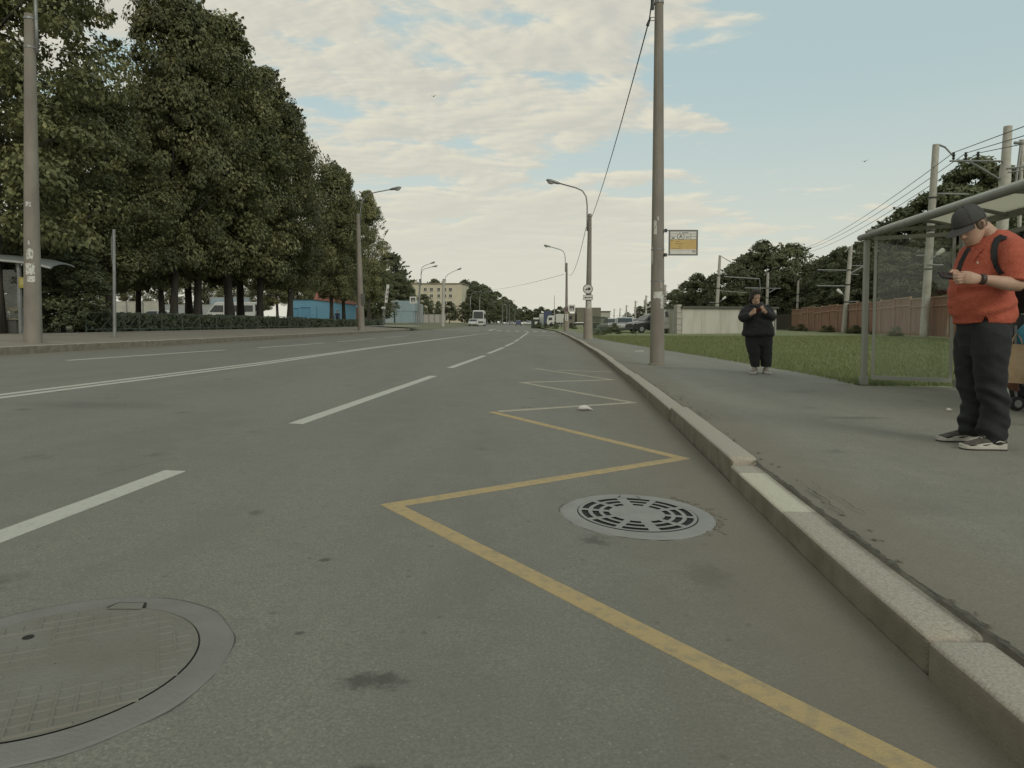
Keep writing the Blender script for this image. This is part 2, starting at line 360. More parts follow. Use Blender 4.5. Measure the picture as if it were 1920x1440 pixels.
def ribbon(mb, pts, wid, lift=.003, closed=False):
    """painted line of width wid along ground points, mitred at its corners, lying on the road"""
    P = [Vector((p.x, p.y, 0)) for p in pts]; n = len(P); Lf, Rt = [], []
    for i in range(n):
        d0 = (P[i] - P[i - 1]).normalized() if i else (P[1] - P[0]).normalized()
        d1 = (P[i + 1] - P[i]).normalized() if i < n - 1 else d0
        n0 = Vector((-d0.y, d0.x, 0)); n1 = Vector((-d1.y, d1.x, 0)); b = (n0 + n1)
        b = n0 if b.length < 1e-4 else b.normalized(); k = wid / 2 / max(.2, b.dot(n0))
        Lf.append(P[i] + b * k); Rt.append(P[i] - b * k)
    for i in range(n - 1):
        K = max(1, int((P[i + 1] - P[i]).length / .6))
        for q in range(K):
            c = []
            for (A, t) in ((Lf, q / K), (Rt, q / K), (Rt, (q + 1) / K), (Lf, (q + 1) / K)):
                p = A[i].lerp(A[i + 1], t); c.append(Vector((p.x, p.y, ground(p.x, p.y) + lift)))
            mb.quad(*c)
            for a_, b_, o_ in ((c[0], c[3], c[1]), (c[1], c[2], c[0])):
                w_ = (a_ - o_).normalized() * .004 - Vector((0, 0, lift - .0004)); mb.quad(a_, b_, b_ + w_, a_ + w_)
m = MB()
for a, b in [((-70, 1032), (328, 883)), ((553, 795), (812, 705)), ((843, 690), (908, 667)), ((915, 663), (944, 651.5)), ((947, 649.5), (963, 642.5)), ((964.5, 640.6), (973, 636)), ((974.5, 634.5), (991, 622.8))]:
    ribbon(m, [at(*a), at(*b)], .135)
tag(m.build('lane_dash_marking', M_WHITE), kind='structure')
m = MB()
for (l, r) in ((740.3, 681.2), (745.8, 684.6)):
    ribbon(m, [at(-120, l + 15.5), at(0, l), at(480, r), at(700, 650.5 + (.6 if r < 683 else 2.0)), at(915, 624.6)], .105)
tag(m.build('double_centre_line', M_WHITE), kind='structure')
m = MB()
for a, b in [((124, 676), (422, 656)), ((483, 652.3), (606, 643.3)), ((632, 641), (702, 634.6)), ((720, 633.2), (765, 629.4))]:
    ribbon(m, [at(*a), at(*b)], .10)
tag(m.build('lane_marking', M_WHITE), kind='structure')
m = MB()
ribbon(m, [on(13.1, 69.5), on(8.4, 70.5)], .5)
for k in range(8): ribbon(m, [on(.5 + k * 1.0, 72.0), on(.5 + k * 1.0, 75.5)], .45)
ribbon(m, [on(.5, 52.), on(3.3, 52.)], .35)
ribbon(m, [on(7.8, 76.), on(7.3, 92.)], .25)
tag(m.build('crossing_marking', M_WHITE), kind='structure')
zz = [at(1800, 1484.5), at(735, 947.5), at(1279, 859.5), at(922, 772.5), at(1186, 755), at(978, 717.3)]
m = MB(); ribbon(m, zz[:4], .088); tag(m.build('yellow_zigzag_marking', M_YEL), kind='structure')
m = MB(); ribbon(m, [at(932, 771.9), at(1186, 755), at(978, 717.3), at(1148, 712.2), at(1003, 691.0)], .085, .004); ribbon(m, [at(1046, 693.8), at(1148, 697.8)], .07)
tag(m.build('faded_zigzag_marking', M_YELW), kind='structure')

m = MB(); P_ = [at(60, 925), at(180, 893), at(330, 856), at(400, 836), at(500, 803), at(640, 760)]
for a, b in zip(P_[:-1], P_[1:]):
    n_ = int((b - a).length / .05)
    for i in range(n_):
        if mnoise.noise((a.x * 3 + i * .11, a.y, 1)) < -.12: continue
        q = []
        for j in (i, i + 1): c = a.lerp(b, j / n_); o_ = .03 * mnoise.noise((c.x * 6, c.y * 6, 2)) + .02 * mnoise.noise((c.x * 17, c.y * 17, 5)); q.append((c.x + o_, c.y + o_))
        wv = .0045; q4 = [(q[0][0], q[0][1] - wv), (q[1][0], q[1][1] - wv), (q[1][0], q[1][1] + wv), (q[0][0], q[0][1] + wv)]; m.quad(*[(x, y, ground(x, y) + .0015) for x, y in q4])
tag(m.build('road_crack', mat('crack_tar', (.07, .066, .055), .9)), kind='structure')
# kerb stones: blocks with rounded edges, one of them set higher
def kerb(name, d0, wid, y0, y1, joints, paint=None, side=1, base=0.):
    prof = [(0, -.12), (0, -.03), (.002, -.010), (.007, -.003), (.017, 0), (wid - .01, 0), (wid, -.008), (wid, -.12)]
    mb = MB()
    for (ya, yb, h, off) in joints:
        n = max(2, int((yb - ya) / .22)); rings = []
        ysr = [ya + .013, ya + .018, ya + .026, ya + .045] + [ya + .05 + (yb - ya - .1) * i / n for i in range(1, n)] + [yb - .045, yb - .026, yb - .018, yb - .013]
        for iy, y in enumerate(ysr):
            ring = []; en = {0: 1., 1: .5, 2: .2}.get(min(iy, len(ysr) - 1 - iy), 0.)
            for (u, v) in prof:
                u = u + .022 * en if u < wid / 2 else u - .006 * en; v = v - .022 * en if v > -.1 else v
                j = mnoise.noise((y * 3.1, u * 6, v * 5)) * .0025 + mnoise.noise((y * .8, u * 5, 7)) * .003
                p, nn = gut(y); q = p - nn * side * (d0 + u + off + j)
                ring.append((q[0], q[1], base + h + (v if v > -.1 else -h - .03) + j * .7))
            rings.append(ring)
        o = len(mb.f)
        mb.loft(rings)
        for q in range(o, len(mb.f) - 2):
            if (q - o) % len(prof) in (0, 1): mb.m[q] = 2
        if paint:
            for q in range(o, len(mb.f)):
                yc = sum(mb.v[i][1] for i in mb.f[q]) / len(mb.f[q]); zc = sum(mb.v[i][2] for i in mb.f[q]) / len(mb.f[q])
                if paint[0] < yc < paint[1] and len(mb.f[q]) == 4 and (q - o) % len(prof) in (2, 3, 4, 5): mb.m[q] = 1
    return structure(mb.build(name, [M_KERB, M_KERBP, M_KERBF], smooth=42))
J = [(-13, -8.4, .125, 0), (-8.4, -5.6, .12, 0), (-5.6, -3.1, .125, .005), (-3.1, -.55, .12, 0), (-.55, 1.93, .118, -.012), (1.93, 4.36, .112, .004), (4.36, 7.05, .155, .012), (7.05, 9.35, .14, 0), (9.35, 11.9, .135, .004)]
y = 11.9
while y < 76: J.append((y, y + 2.5, .13 + .012 * math.sin(y * 3), .006 * math.sin(y * 5))); y += 2.5
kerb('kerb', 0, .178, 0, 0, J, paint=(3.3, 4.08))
JL = []; y = 4.
while y < 57: JL.append((y, y + 3., .19 + .008 * math.sin(y * 2), 0)); y += 3.
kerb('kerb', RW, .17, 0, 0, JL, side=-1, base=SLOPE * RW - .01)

# right sidewalk, its broken seam along the kerb, lawn
_ge = [atz(px, py, SWZ) for px, py in [(1612, 722), (1590, 716), (1545, 706), (1500, 697.5), (1440, 688), (1380, 677.5), (1310, 666), (1240, 655), (1180, 645), (1130, 636.5), (1098, 629.5), (1077, 624), (1068, 620)]]
def grass_x(y):
    if y < 8.6: return 12.
    if y < _ge[0].y: return _ge[0].x + (12 - _ge[0].x) * (1 - sst(8.6, _ge[0].y, y))
    for a, b in zip(_ge[:-1], _ge[1:]):
        if y <= b.y: return a.x + (b.x - a.x) * (y - a.y) / (b.y - a.y)
    return _ge[-1].x
m = MB(); lats = []
ysw = list(np.arange(-13, .5, .5)) + list(np.arange(.5, 14, .07)) + list(np.arange(14, 24, .25)) + list(np.arange(24, 79, 1.))
for y in ysw:
    p, n = gut(y); a = p - n * .168; gx = grass_x(y) + .10 * mnoise.noise((y * 2.2, 1, 1)) + .05 * mnoise.noise((y * 7, 2, 1))
    for k_, zz_ in ((0, -.034), (.025, -.010), (.10, -.003), (.3, 0), (1.4, 0), (None, 0)):
        k_ = gx - a[0] if k_ is None else k_; e_ = .022 * mnoise.noise((y * 3.1, 3, k_)) + .016 * mnoise.noise((y * 9, 1, k_)) + .008 * mnoise.noise((y * 23, 1, k_)) if 0 < k_ < .2 else 0
        m.v.append((a[0] + k_ + e_, a[1], SWZ + zz_ + (.004 * mnoise.noise((y * .5, k_, 5)) if k_ > 0 else 0))); lats.append(k_)
for i in range(len(ysw) - 1):
    for j in range(5): q = i * 6 + j; m.f.append((q, q + 1, q + 7, q + 6)); m.m.append(0)
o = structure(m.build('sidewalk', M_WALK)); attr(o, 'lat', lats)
# gap and crumbled edge between kerb and sidewalk: an irregular dark crack with side branches and flakes
m = MB(); y = 1.2
while y < 11.5:
    st = .03
    for (k, wd, c0) in ((1, .010, .085), (2, .006, .16)):
        if k and mnoise.noise((y * 1.3, 5, 2)) < .12: continue
        def e(yy):
            cc = c0 + .035 * mnoise.noise((yy * 2.3, k, 0)) + .022 * mnoise.noise((yy * 9, k, 3)) + .012 * mnoise.noise((yy * 27, k, 6)); ww = wd * max(.15, .65 + .9 * mnoise.noise((yy * 5, k, 9)))
            p, n = gut(yy); return p - n * (.180 + cc - ww / 2), p - n * (.180 + cc + ww / 2)
        a0, b0 = e(y); a1, b1 = e(y + st)
        zz_ = SWZ + .010 + .002 * k
        m.quad((a0[0], a0[1], zz_), (b0[0], b0[1], zz_), (b1[0], b1[1], zz_), (a1[0], a1[1], zz_))
    y += st
y = 1.3; prev = None
while y < 12:
    p, n = gut(y); ou = .001 + max(0, .010 + .026 * mnoise.noise((y * 2.3, 1, 1)) + .020 * mnoise.noise((y * 11, 2, 1)) + .012 * mnoise.noise((y * 37, 3, 1))); a_, b_ = p - n * .170, p - n * (.178 + ou); zq = SWZ + .0035
    if prev: m.quad((prev[0][0], prev[0][1], zq), (prev[1][0], prev[1][1], zq), (b_[0], b_[1], zq), (a_[0], a_[1], zq))
    prev = (a_, b_); y += .022
tag(m.build('sidewalk_crack', mat('crack_dirt', (.045, .042, .032), .95, (.10, .092, .068), 40)), kind='structure')
m = MB()
for i in range(34):
    y = rng.uniform(1.8, 9.5); p, n = gut(y); q = p - n * rng.uniform(.185, .30); s_ = rng.uniform(.005, .014)
    m.prism([(q[0] + s_ * math.cos(a + rng.uniform(-.4, .4)) * rng.uniform(.6, 1.2), q[1] + s_ * math.sin(a) * rng.uniform(.6, 1.4), SWZ - .001) for a in np.arange(0, 6.2, 1.1)], (0, 0, .005))
tag(m.build('loose_asphalt_crumbs', M_WALK), kind='stuff')

m = MB()
gy = list(np.arange(-20, 20, 4.)) + list(np.arange(20, 140, 10.)) + [140, 200]
for y in gy:
    p = gut(max(-13, min(y, 79)))[0]
    for k, x in enumerate((p[0] + .10, p[0] + 6, p[0] + 15, p[0] + 30, 70, 160)): m.v.append((x, y, .092 + (.0 if k < 2 else .05 * mnoise.noise((x * .1, y * .1, 0)))))
for i in range(len(gy) - 1):
    for j in range(5): q = i * 6 + j; m.f.append((q, q + 1, q + 7, q + 6)); m.m.append(0)
structure(m.build('lawn', M_LAWN))

# left sidewalk, left lawn rising into the distance
m = MB(); yl = list(np.arange(2, 63, 2.)) + [64]
for y in yl:
    for d in (RW + .165, 15.5, 18.0): p, n = gut(y); q = p + n * d; m.v.append((q[0], q[1], lz(y, d) + .004))
for i in range(len(yl) - 1):
    for j in range(2): q = i * 3 + j; m.f.append((q, q + 1, q + 4, q + 3)); m.m.append(0)
structure(m.build('sidewalk', M_WALKL))
m = MB(); yl = list(np.arange(0, 150, 6.)) + [160, 200, 260, 400, 700, 990]
dl = [RW + .02, 15.5, 18.0, 24, 40, 80, 200, 500]
for y in yl:
    for d in dl:
        p, n = gut(y); d = d - .09 if d < 14 and y >= 58 else d; q = p + (n if d < 30 else np.array([-1, 0])) * d; z = lz(y, d) - (.06 if d < 14 and y < 58 else 0.) - (.03 if y < 64 and d < 18.5 else 0)
        if y >= 58 and d < 18.5: z = SLOPE * RW + .012 + (z - SLOPE * RW - .012) * max(0, d - RW) / 6.5
        m.v.append((q[0], q[1], z))
for i in range(len(yl) - 1):
    for j in range(len(dl) - 1): q = i * 8 + j; m.f.append((q, q + 1, q + 9, q + 8)); m.m.append(0)
structure(m.build('lawn', M_FIELD))
m = MB(); m.v = [tuple(Vector((p.x, p.y, lz(p.y, 16) + .03))) for p in [Vector((-9, 60, 0)), Vector((-9, 66, 0)), Vector((-30, 72, 0)), Vector((-60, 76, 0)), Vector((-60, 72, 0)), Vector((-30, 66, 0))]]
m.v = [(x, y, lz(y) + .02) for x, y, z in m.v]; m.f = [(0, 1, 2, 5), (5, 2, 3, 4)]; m.m = [0, 0]
structure(m.build('side_path', M_CONCL))
m = MB(); m.v = [(5.0, 77, .015), (70, 79, .1), (70, 96, .1), (4.9, 100, .015)]; m.f = [(0, 1, 2, 3)]; m.m = [0]
o = structure(m.build('side_road', M_ROAD)); attr(o, 'lat', [5] * 4)

# grass: blades near the sidewalk edge and over the lawn
def grass():
    P = []
    n = 170000
    yy = 9.2 + (rng.random(n) ** 1.7) * 38; xx = rng.random(n)
    for i in range(n):
        y = yy[i]; gx = grass_x(y); wmax = 16 if y < 20 else 20; x = gx - .06 + wmax * xx[i] ** 1.5
        if y < 10.6 and x < 7.4 and y < 9.95 + (x - 5) * 0.0: continue
        P.append((x, y))
    P = np.array(P); n = len(P); h = rng.uniform(.03, .10, n) * (1 + .8 * (rng.random(n) < .06)); a = rng.uniform(0, 6.28, n); wd = rng.uniform(.004, .010, n) * (1 + P[:, 1] * .03)
    le = rng.normal(0, .05, (n, 2)); v = np.zeros((n, 3, 3))
    v[:, 0, 0] = P[:, 0] - np.cos(a) * wd; v[:, 0, 1] = P[:, 1] - np.sin(a) * wd; v[:, 1, 0] = P[:, 0] + np.cos(a) * wd; v[:, 1, 1] = P[:, 1] + np.sin(a) * wd
    v[:, 2, 0] = P[:, 0] + le[:, 0]; v[:, 2, 1] = P[:, 1] + le[:, 1]; v[:, :2, 2] = .07; v[:, 2, 2] = .095 + h
    me = bpy.data.meshes.new('grass'); me.vertices.add(3 * n); me.vertices.foreach_set('co', v.ravel()); me.loops.add(3 * n); me.loops.foreach_set('vertex_index', np.arange(3 * n))
    me.polygons.add(n); me.polygons.foreach_set('loop_start', np.arange(0, 3 * n, 3)); me.polygons.foreach_set('loop_total', np.full(n, 3)); me.update(); me.materials.append(M_GRASS)
    o = bpy.data.objects.new('grass', me); COL.objects.link(o)
    t = np.repeat(np.clip(rng.normal(.45, .22, n), 0, 1), 3); attr(o, 'tint', t)
    tag(o, kind='stuff')
grass()

# ------------------------------------------------------------------ trees
def leaf_mesh(name, pos, nrm, L, Wd, tint, m, extra=None):
    """one diamond leaf per position, facing roughly along nrm and hanging down"""
    n = len(pos); nrm = nrm / np.linalg.norm(nrm, axis=1)[:, None]
    dn = np.tile([0, 0, -1.], (n, 1)) + rng.normal(0, .55, (n, 3)); t = dn - nrm * (dn * nrm).sum(1)[:, None]; t /= np.linalg.norm(t, axis=1)[:, None] + 1e-9
    b = np.cross(nrm, t); s = rng.uniform(.65, 1.3, n)[:, None]
    v = np.stack([pos - t * L * .5 * s, pos + b * Wd * .5 * s + nrm * Wd * .12, pos + t * L * .5 * s, pos - b * Wd * .5 * s + nrm * Wd * .12], 1)
    me = bpy.data.meshes.new(name); me.vertices.add(4 * n); me.vertices.foreach_set('co', v.ravel()); me.loops.add(4 * n); me.loops.foreach_set('vertex_index', np.arange(4 * n))
    me.polygons.add(n); me.polygons.foreach_set('loop_start', np.arange(0, 4 * n, 4)); me.polygons.foreach_set('loop_total', np.full(n, 4)); me.update(); me.materials.append(m)
    a = me.attributes.new('tint', 'FLOAT', 'POINT'); a.data.foreach_set('value', np.repeat(np.clip(tint, 0, 1), 4)); return me
def prof(pr, t):
    return np.interp(t, [p[0] for p in pr], [p[1] for p in pr])
def crown(name, z0, z1, Rm, pr, nc, nl, L, cs, m, flat=.62, droop=.35, lean=(0, 0)):
    pos, nr, ti = [], [], []
    for i in range(nc):
        t = rng.random() ** .9; a = rng.uniform(0, 6.283); r = Rm * prof(pr, t); k = r * math.sqrt(rng.uniform(.12, 1.0))
        c = np.array([k * math.cos(a) + lean[0] * t, k * math.sin(a) + lean[1] * t, z0 + (z1 - z0) * t]); s = cs * rng.uniform(.5, 1.4) * (.55 + .45 * min(1, r / Rm + .2))
        d = rng.normal(0, 1, (nl, 3)); d /= np.linalg.norm(d, axis=1)[:, None]; rr = rng.uniform(.45, 1.08, (nl, 1)) ** .6
        q = d * rr * s; q[:, 2] *= flat; out = np.array([math.cos(a), math.sin(a), 0]) * (k / (r + .01))
        q += out * (q @ out)[:, None] * .35; q[:, 2] -= droop * np.maximum(0, q @ out) ** 1.3
        pos.append(c + q); nn = d * .7 + out * .4 + np.array([0, 0, .55]) + rng.normal(0, .45, (nl, 3)); nr.append(nn)
        ti.append(np.clip(.42 + rng.normal(0, .16) + rng.normal(0, .17, nl) + .12 * d[:, 2], 0, 1))
    for i in range(int(nc * .75)):          # thin sprays that break the outline
        t = rng.uniform(.03, 1.0); a = rng.uniform(0, 6.283); r = Rm * prof(pr, t); k = r * rng.uniform(.88, 1.05); ns = 44; ln = rng.uniform(.5, 1.15) * cs
        c = np.array([k * math.cos(a) + lean[0] * t, k * math.sin(a) + lean[1] * t, z0 + (z1 - z0) * t]); ax_ = np.array([math.cos(a) * .7, math.sin(a) * .7, rng.uniform(-.25, .5) + .7 * t]); ax_ /= np.linalg.norm(ax_)
        u_ = rng.random((ns, 1)); q = ax_ * u_ * ln + rng.normal(0, .11, (ns, 3)) * (1.15 - u_) * cs; q[:, 2] -= .25 * (u_[:, 0] * ln) ** 2
        pos.append(c + q); nr.append(rng.normal(0, .6, (ns, 3)) + np.array([0, 0, .6]) + ax_ * .3); ti.append(np.clip(.5 + rng.normal(0, .12) + rng.normal(0, .18, ns), 0, 1))
    return leaf_mesh(name, np.concatenate(pos), np.concatenate(nr), L, L * .62, np.concatenate(ti), m)
def trunk_mesh(z1, r0, Rm, bare, nlimb, lean=(0, 0)):
    mb = MB(); pts = []; rad = []
    for i in range(9):
        t = i / 8; pts.append((lean[0] * t + .14 * math.sin(t * 5 + nlimb), lean[1] * t + .12 * math.cos(t * 4), -.3 + (z1 * .9 + .3) * t)); rad.append(r0 * (1.35 if i == 0 else 1) * (1 - .85 * t))
    mb.tube(pts, rad, 9)
    for i in range(nlimb):
        t = bare / z1 + (i + rng.random()) / nlimb * .6; a = i * 2.4 + rng.uniform(-.5, .5); b = Vector((lean[0] * t, lean[1] * t, z1 * .9 * t)); ln = Rm * rng.uniform(.6, .9)
        mb.tube([b, b + Vector((math.cos(a) * ln * .4, math.sin(a) * ln * .4, ln * .35)), b + Vector((math.cos(a) * ln, math.sin(a) * ln, ln * .75))], [r0 * .42 * (1 - t * .6), r0 * .26 * (1 - t * .6), .02], 6)
    return mb
PROTO = {}
def proto(key, z0, z1, Rm, pr, nc, nl, L, cs, m, r0=.25, flat=.62, droop=.35, lean=(0, 0), trunkcol=None):
    root = thing('tree', (0, 0, 0), 'tree', 'tree')
    c = bpy.data.objects.new('crown', crown('crown', z0, z1, Rm, pr, nc, nl, L, cs, m, flat, droop, lean)); COL.objects.link(c); c.parent = root
    trunk_mesh(z1, r0, Rm, z0, 9, lean).build('trunk', trunkcol or M_BARK, root, smooth=True)
    PROTO[key] = [root, False]
def plant(key, x, y, z, H=None, rz=0., sx=1., name='tree', label=None, cat='tree', group=None):
    root, used = PROTO[key]
    o = copy_tree(root) if used else root
    PROTO[key][1] = True
    o.name = name; o.location = (x, y, z); o.rotation_euler = (0, 0, rz)
    h = HT[key]; k = H / h if H else 1.; o.scale = (k * sx, k * sx, k)
    for q in ('label', 'category', 'group'):
        if q in o: del o[q]
    return tag(o, label, cat, group)
HT = dict(ln=17, la=17, lb=17, lc=16, br=12, bs=12, sp=12, bu=3, fr=12)
LP = [(0, .6), (.1, .95), (.3, 1.), (.55, .84), (.78, .58), (.92, .36), (1, .14)]
proto('la', 3.3, 17, 3.4, LP, 150, 330, .20, .88, M_LEAF, .27, flat=.8)
proto('ln', 2.8, 17, 3.5, [(0, .6), (.15, .95), (.45, 1.), (.7, .85), (.9, .5), (1, .2)], 120, 230, .18, .80, M_LEAF, .24)
proto('lb', 3.5, 17, 3.4, [(0, .5), (.2, .95), (.5, .95), (.75, .7), (.92, .4), (1, .12)], 150, 330, .20, .88, M_LEAF, .25, flat=.8, lean=(.4, -.2))
proto('lc', 3.2, 16, 3.3, [(0, .6), (.1, .9), (.4, 1.), (.7, .8), (.9, .5), (1, .2)], 140, 330, .20, .85, M_LEAF, .24, flat=.8, lean=(-.3, .3))
proto('br', 1.2, 12, 4.0, [(0, .6), (.25, 1.), (.55, .95), (.8, .65), (.93, .35), (1, .1)], 115, 210, .30, 1.0, M_LEAFD, .22)
proto('bs', .5, 12, 4.0, [(0, .75), (.2, 1.), (.5, .9), (.75, .7), (.93, .35), (1, .1)], 120, 210, .30, .95, M_LEAFD, .2, lean=(.6, 0))
proto('sp', 3.0, 12, 3.2, [(0, .4), (.3, .9), (.6, 1.), (.85, .7), (1, .25)], 70, 95, .30, .95, M_LEAFD, .14)
proto('bu', .05, 3, 1.7, [(0, .8), (.3, 1.), (.7, .8), (1, .3)], 45, 150, .15, .55, M_LEAFD, .05, droop=.15)
# the two rows of lindens on the left
def left_of(px, Y): return (px - 960) / F * Y * 1.0
LT = [  # px of the trunk, depth, kind, height, label
    (430, 40.7, 'la', 18.3, 'big linden with its thick bare trunk beside the white minibus, behind the green fence'),
    (375, 37.5, 'lb', 17.4, 'linden whose dark trunk stands in front of the nose of the white minibus'),
    (326, 34.5, 'lc', 17.5, 'linden between the low parked car and the white minibus, tallest top of the row'),
    (303, 35.5, 'lb', 11.5, 'slim linden close beside the tallest linden, behind the parked white car'),
    (490, 44.5, 'lb', 16.9, 'linden at the rear end of the white minibus'),
    (545, 49.0, 'la', 15.9, 'linden with a thick trunk at the left corner of the blue kiosk'),
    (620, 57.5, 'lc', 14.2, 'linden in front of the blue kiosk under its red roof'),
    (646, 61.5, 'la', 13.7, 'linden before the right part of the blue kiosk'),
    (692, 72.5, 'lb', 14.4, 'last linden of the row, just beyond the left street lamp'),
    (206, 29.0, 'lb', 10.4, 'linden behind the bare bus stop post of the far side'),
    (78, 25.5, 'ln', 17.5, 'tall linden rising behind the pole and the far bus shelter'),
    (2, 22.5, 'ln', 17.0, 'linden behind the roof of the far bus shelter, cut by the photo edge')]
for i, (px, Y, k, H, lb) in enumerate(LT):
    x = left_of(px, Y); plant(k, x, Y, lz(Y), H, i * 1.9, {326: .74, 375: .92, 490: .92, 545: .9, 620: .86, 646: .84, 692: .76, 78: .84, 206: 1.15}.get(px, 1.), 'linden_tree', lb)
for i, (px, Y, k, H) in enumerate([(150, 37, 'la', 12.5), (262, 43, 'lb', 12.5), (352, 46, 'lc', 17.5), (455, 51, 'la', 18), (30, 36, 'ln', 15), (560, 105, 'la', 15.5), (600, 112, 'lc', 15), (520, 100, 'lb', 15), (650, 118, 'lb', 15), (120, 118, 'lc', 12), (190, 112, 'lb', 11), (255, 120, 'la', 12.5), (318, 110, 'lc', 11), (385, 120, 'lb', 13), (440, 116, 'la', 12), (490, 122, 'lc', 13)]):
    plant(k, left_of(px, Y), Y, lz(Y), H, i * 2.3 + 1, 1.05, 'linden_tree', 'linden farther back, behind the lindens that line the road', group='lindens farther back')
plant('bs', left_of(118, 24.5), 24.5, .72, 3.4, .4, 1.3, 'broad_shrub', 'dark broad shrub beside the far bus shelter, behind the pole', 'shrub')
plant('bs', left_of(38, 30), 30, .72, 4.4, 2.4, 1.4, 'broad_shrub', 'dark tall shrub seen through the glass of the far bus shelter', 'shrub')
plant('bs', left_of(-40, 27), 27, .72, 4.0, 1.4, 1.4, 'broad_shrub', 'dark shrub at the left photo edge behind the far shelter bench', 'shrub')
plant('br', left_of(700, 95), 95, lz(95), 8.5, 1.0, 1.1, 'bushy_tree', 'low bushy tree between the last linden and the blue containers')
plant('br', left_of(733, 128), 128, 1.1, 13, 2.0, 1.0, 'bushy_tree', 'tree rising behind the blue containers, left of the cream block')
plant('bs', left_of(752, 120), 120, 1.1, 8.5, 3.0, 1.0, 'bushy_tree', 'rounded tree behind the tall grey board of the containers')
plant('br', left_of(795, 150), 150, 1.1, 6.2, .6, 1.15, 'bushy_tree', 'round dark tree in front of the cream block beside the containers')
plant('bs', left_of(823, 165), 165, 1.1, 5.2, 2.6, .7, 'small_tree', 'thin reddish tree in front of the middle windows of the cream block')
plant('br', left_of(843, 150), 150, 1.1, 4.6, .9, 1.2, 'small_tree', 'small round topped tree in front of the cream block, right of the white lamp pole')
plant('bs', left_of(871, 170), 170, 1.1, 5.2, 1.9, 1.2, 'broad_shrub', 'reddish brown bush left of the white coach', 'shrub')
for i, (px, Y, top) in enumerate([(872, 300, 528), (888, 290, 530), (905, 300, 536), (918, 300, 543), (931, 320, 549), (943, 330, 558), (955, 350, 564), (964, 380, 571), (700, 280, 520), (745, 270, 520), (775, 275, 528), (815, 280, 526), (880, 240, 545), (898, 250, 553), (912, 255, 560), (926, 270, 566), (940, 290, 573), (952, 310, 580)]):
    H = (605 - top) / F * Y + .2; plant(('br', 'bs')[i % 2], left_of(px, Y), Y, 1.0, H, i * 1.3, 1.0 if i < 12 else 1.25, 'roadside_tree', 'tree of the dense row left of the road beyond the cream block' if i not in (8, 9, 10, 11) else 'tree top showing above the roof of the cream block', group='trees of the far left row' if i not in (8, 9, 10, 11) else 'trees behind the cream block')
for i, px in enumerate(range(972, 1062, 11)):
    plant(('bs', 'br')[i % 2], left_of(px, 420), 420, .5, (605 - 577 + 3 * math.sin(i * 2)) / F * 420, i, 1.2, 'roadside_tree', 'tree in the distant line closing the road', group='trees of the distant line')
# the wood beyond the railway
RT = [(1262, 545, 140, 1), (1288, 528, 125, 0), (1312, 516, 112, 1), (1342, 512, 106, 0), (1370, 498, 100, 1), (1398, 482, 108, 0), (1432, 453, 108, 1), (1478, 462, 110, 2), (1512, 492, 108, 1), (1542, 486, 100, 0), (1575, 470, 92, 1), (1612, 455, 84, 0), (1655, 428, 78, 1), (1695, 388, 72, 0), (1722, 374, 72, 1), (1765, 415, 74, 0), (1842, 296, 66, 1), (1880, 330, 66, 0), (1925, 285, 64, 1), (1975, 330, 60, 0), (1455, 480, 104, 0), (1200, 574, 210, 1), (1222, 566, 190, 0), (1240, 566, 180, 1), (1176, 586, 260, 0)]
for i, (px, top, Y, k) in enumerate(RT):
    H = ((605 - top) / F * Y + 1.0) * (1.0, .97, 1.0, .95, 1.0)[i % 5]
    plant(('br', 'bs', 'sp')[k], left_of(px, Y), Y, .1, H, i * 1.7, (1., 1.12, 1.05)[i % 3] if H > 8 else 1.2, 'woodland_tree', 'airy tree with thin light foliage behind the person in black' if k == 2 else 'leafy tree in the wood beyond the railway poles', group=None if k == 2 else 'trees of the wood beyond the railway')
for i, (px, top, Y) in enumerate([(1300, 560, 118), (1340, 556, 112), (1375, 548, 110), (1412, 540, 108), (1450, 532, 107), (1490, 528, 104), (1530, 520, 95), (1570, 512, 84), (1612, 505, 76), (1655, 492, 70), (1700, 478, 65), (1745, 470, 61), (1795, 465, 57), (1845, 455, 54), (1895, 450, 52), (1945, 450, 52)]):
    H = (605 - top) / F * Y + 1.0
    plant('bs', left_of(px, Y), Y, .1, H, i * 2.1, 1.5, 'woodland_tree', 'dense dark low tree of the thicket behind the fence and the railway poles', group='thicket trees behind the fence')

# ------------------------------------------------------------------ hedge, low fence
def hedge():
    root = thing('hedge', tuple(on(19, 45)), 'dark clipped hedge along the back of the far sidewalk under the lindens', 'hedge')
    pos, nr = [], []
    n = 26000
    y = rng.uniform(24, 71, n); d = 19.2 + rng.uniform(-.45, .45, n); z = rng.uniform(.0, .95, n)
    for i in range(n):
        p, nn = gut(y[i]); q = p + nn * (d[i] + .1 * math.sin(y[i] * 2)); pos.append((q[0], q[1], lz(y[i]) + z[i] * (.74 - .12 * sst(30, 55, y[i])) * (1 + .06 * math.sin(y[i] * 1.7)))); nr.append((.8 * rng.normal() + .6, -.5 + .6 * rng.normal(), .5 + .5 * rng.normal()))
    me = leaf_mesh('foliage', np.array(pos) - np.array(root.location), np.array(nr), .20, .13, rng.normal(.45, .2, n), M_LEAFH)
    o = bpy.data.objects.new('foliage', me); COL.objects.link(o); o.parent = root
    m = MB()
    for y in np.arange(24.5, 71, 1.2): p, nn = gut(y); q = p + nn * 19.2; m.cyl((q[0], q[1], lz(y) - .05), (q[0] + .1, q[1], lz(y) + .5), .02, .01, 5)
    tag(m.build('stems', M_BARK, root), kind='stuff')
hedge()
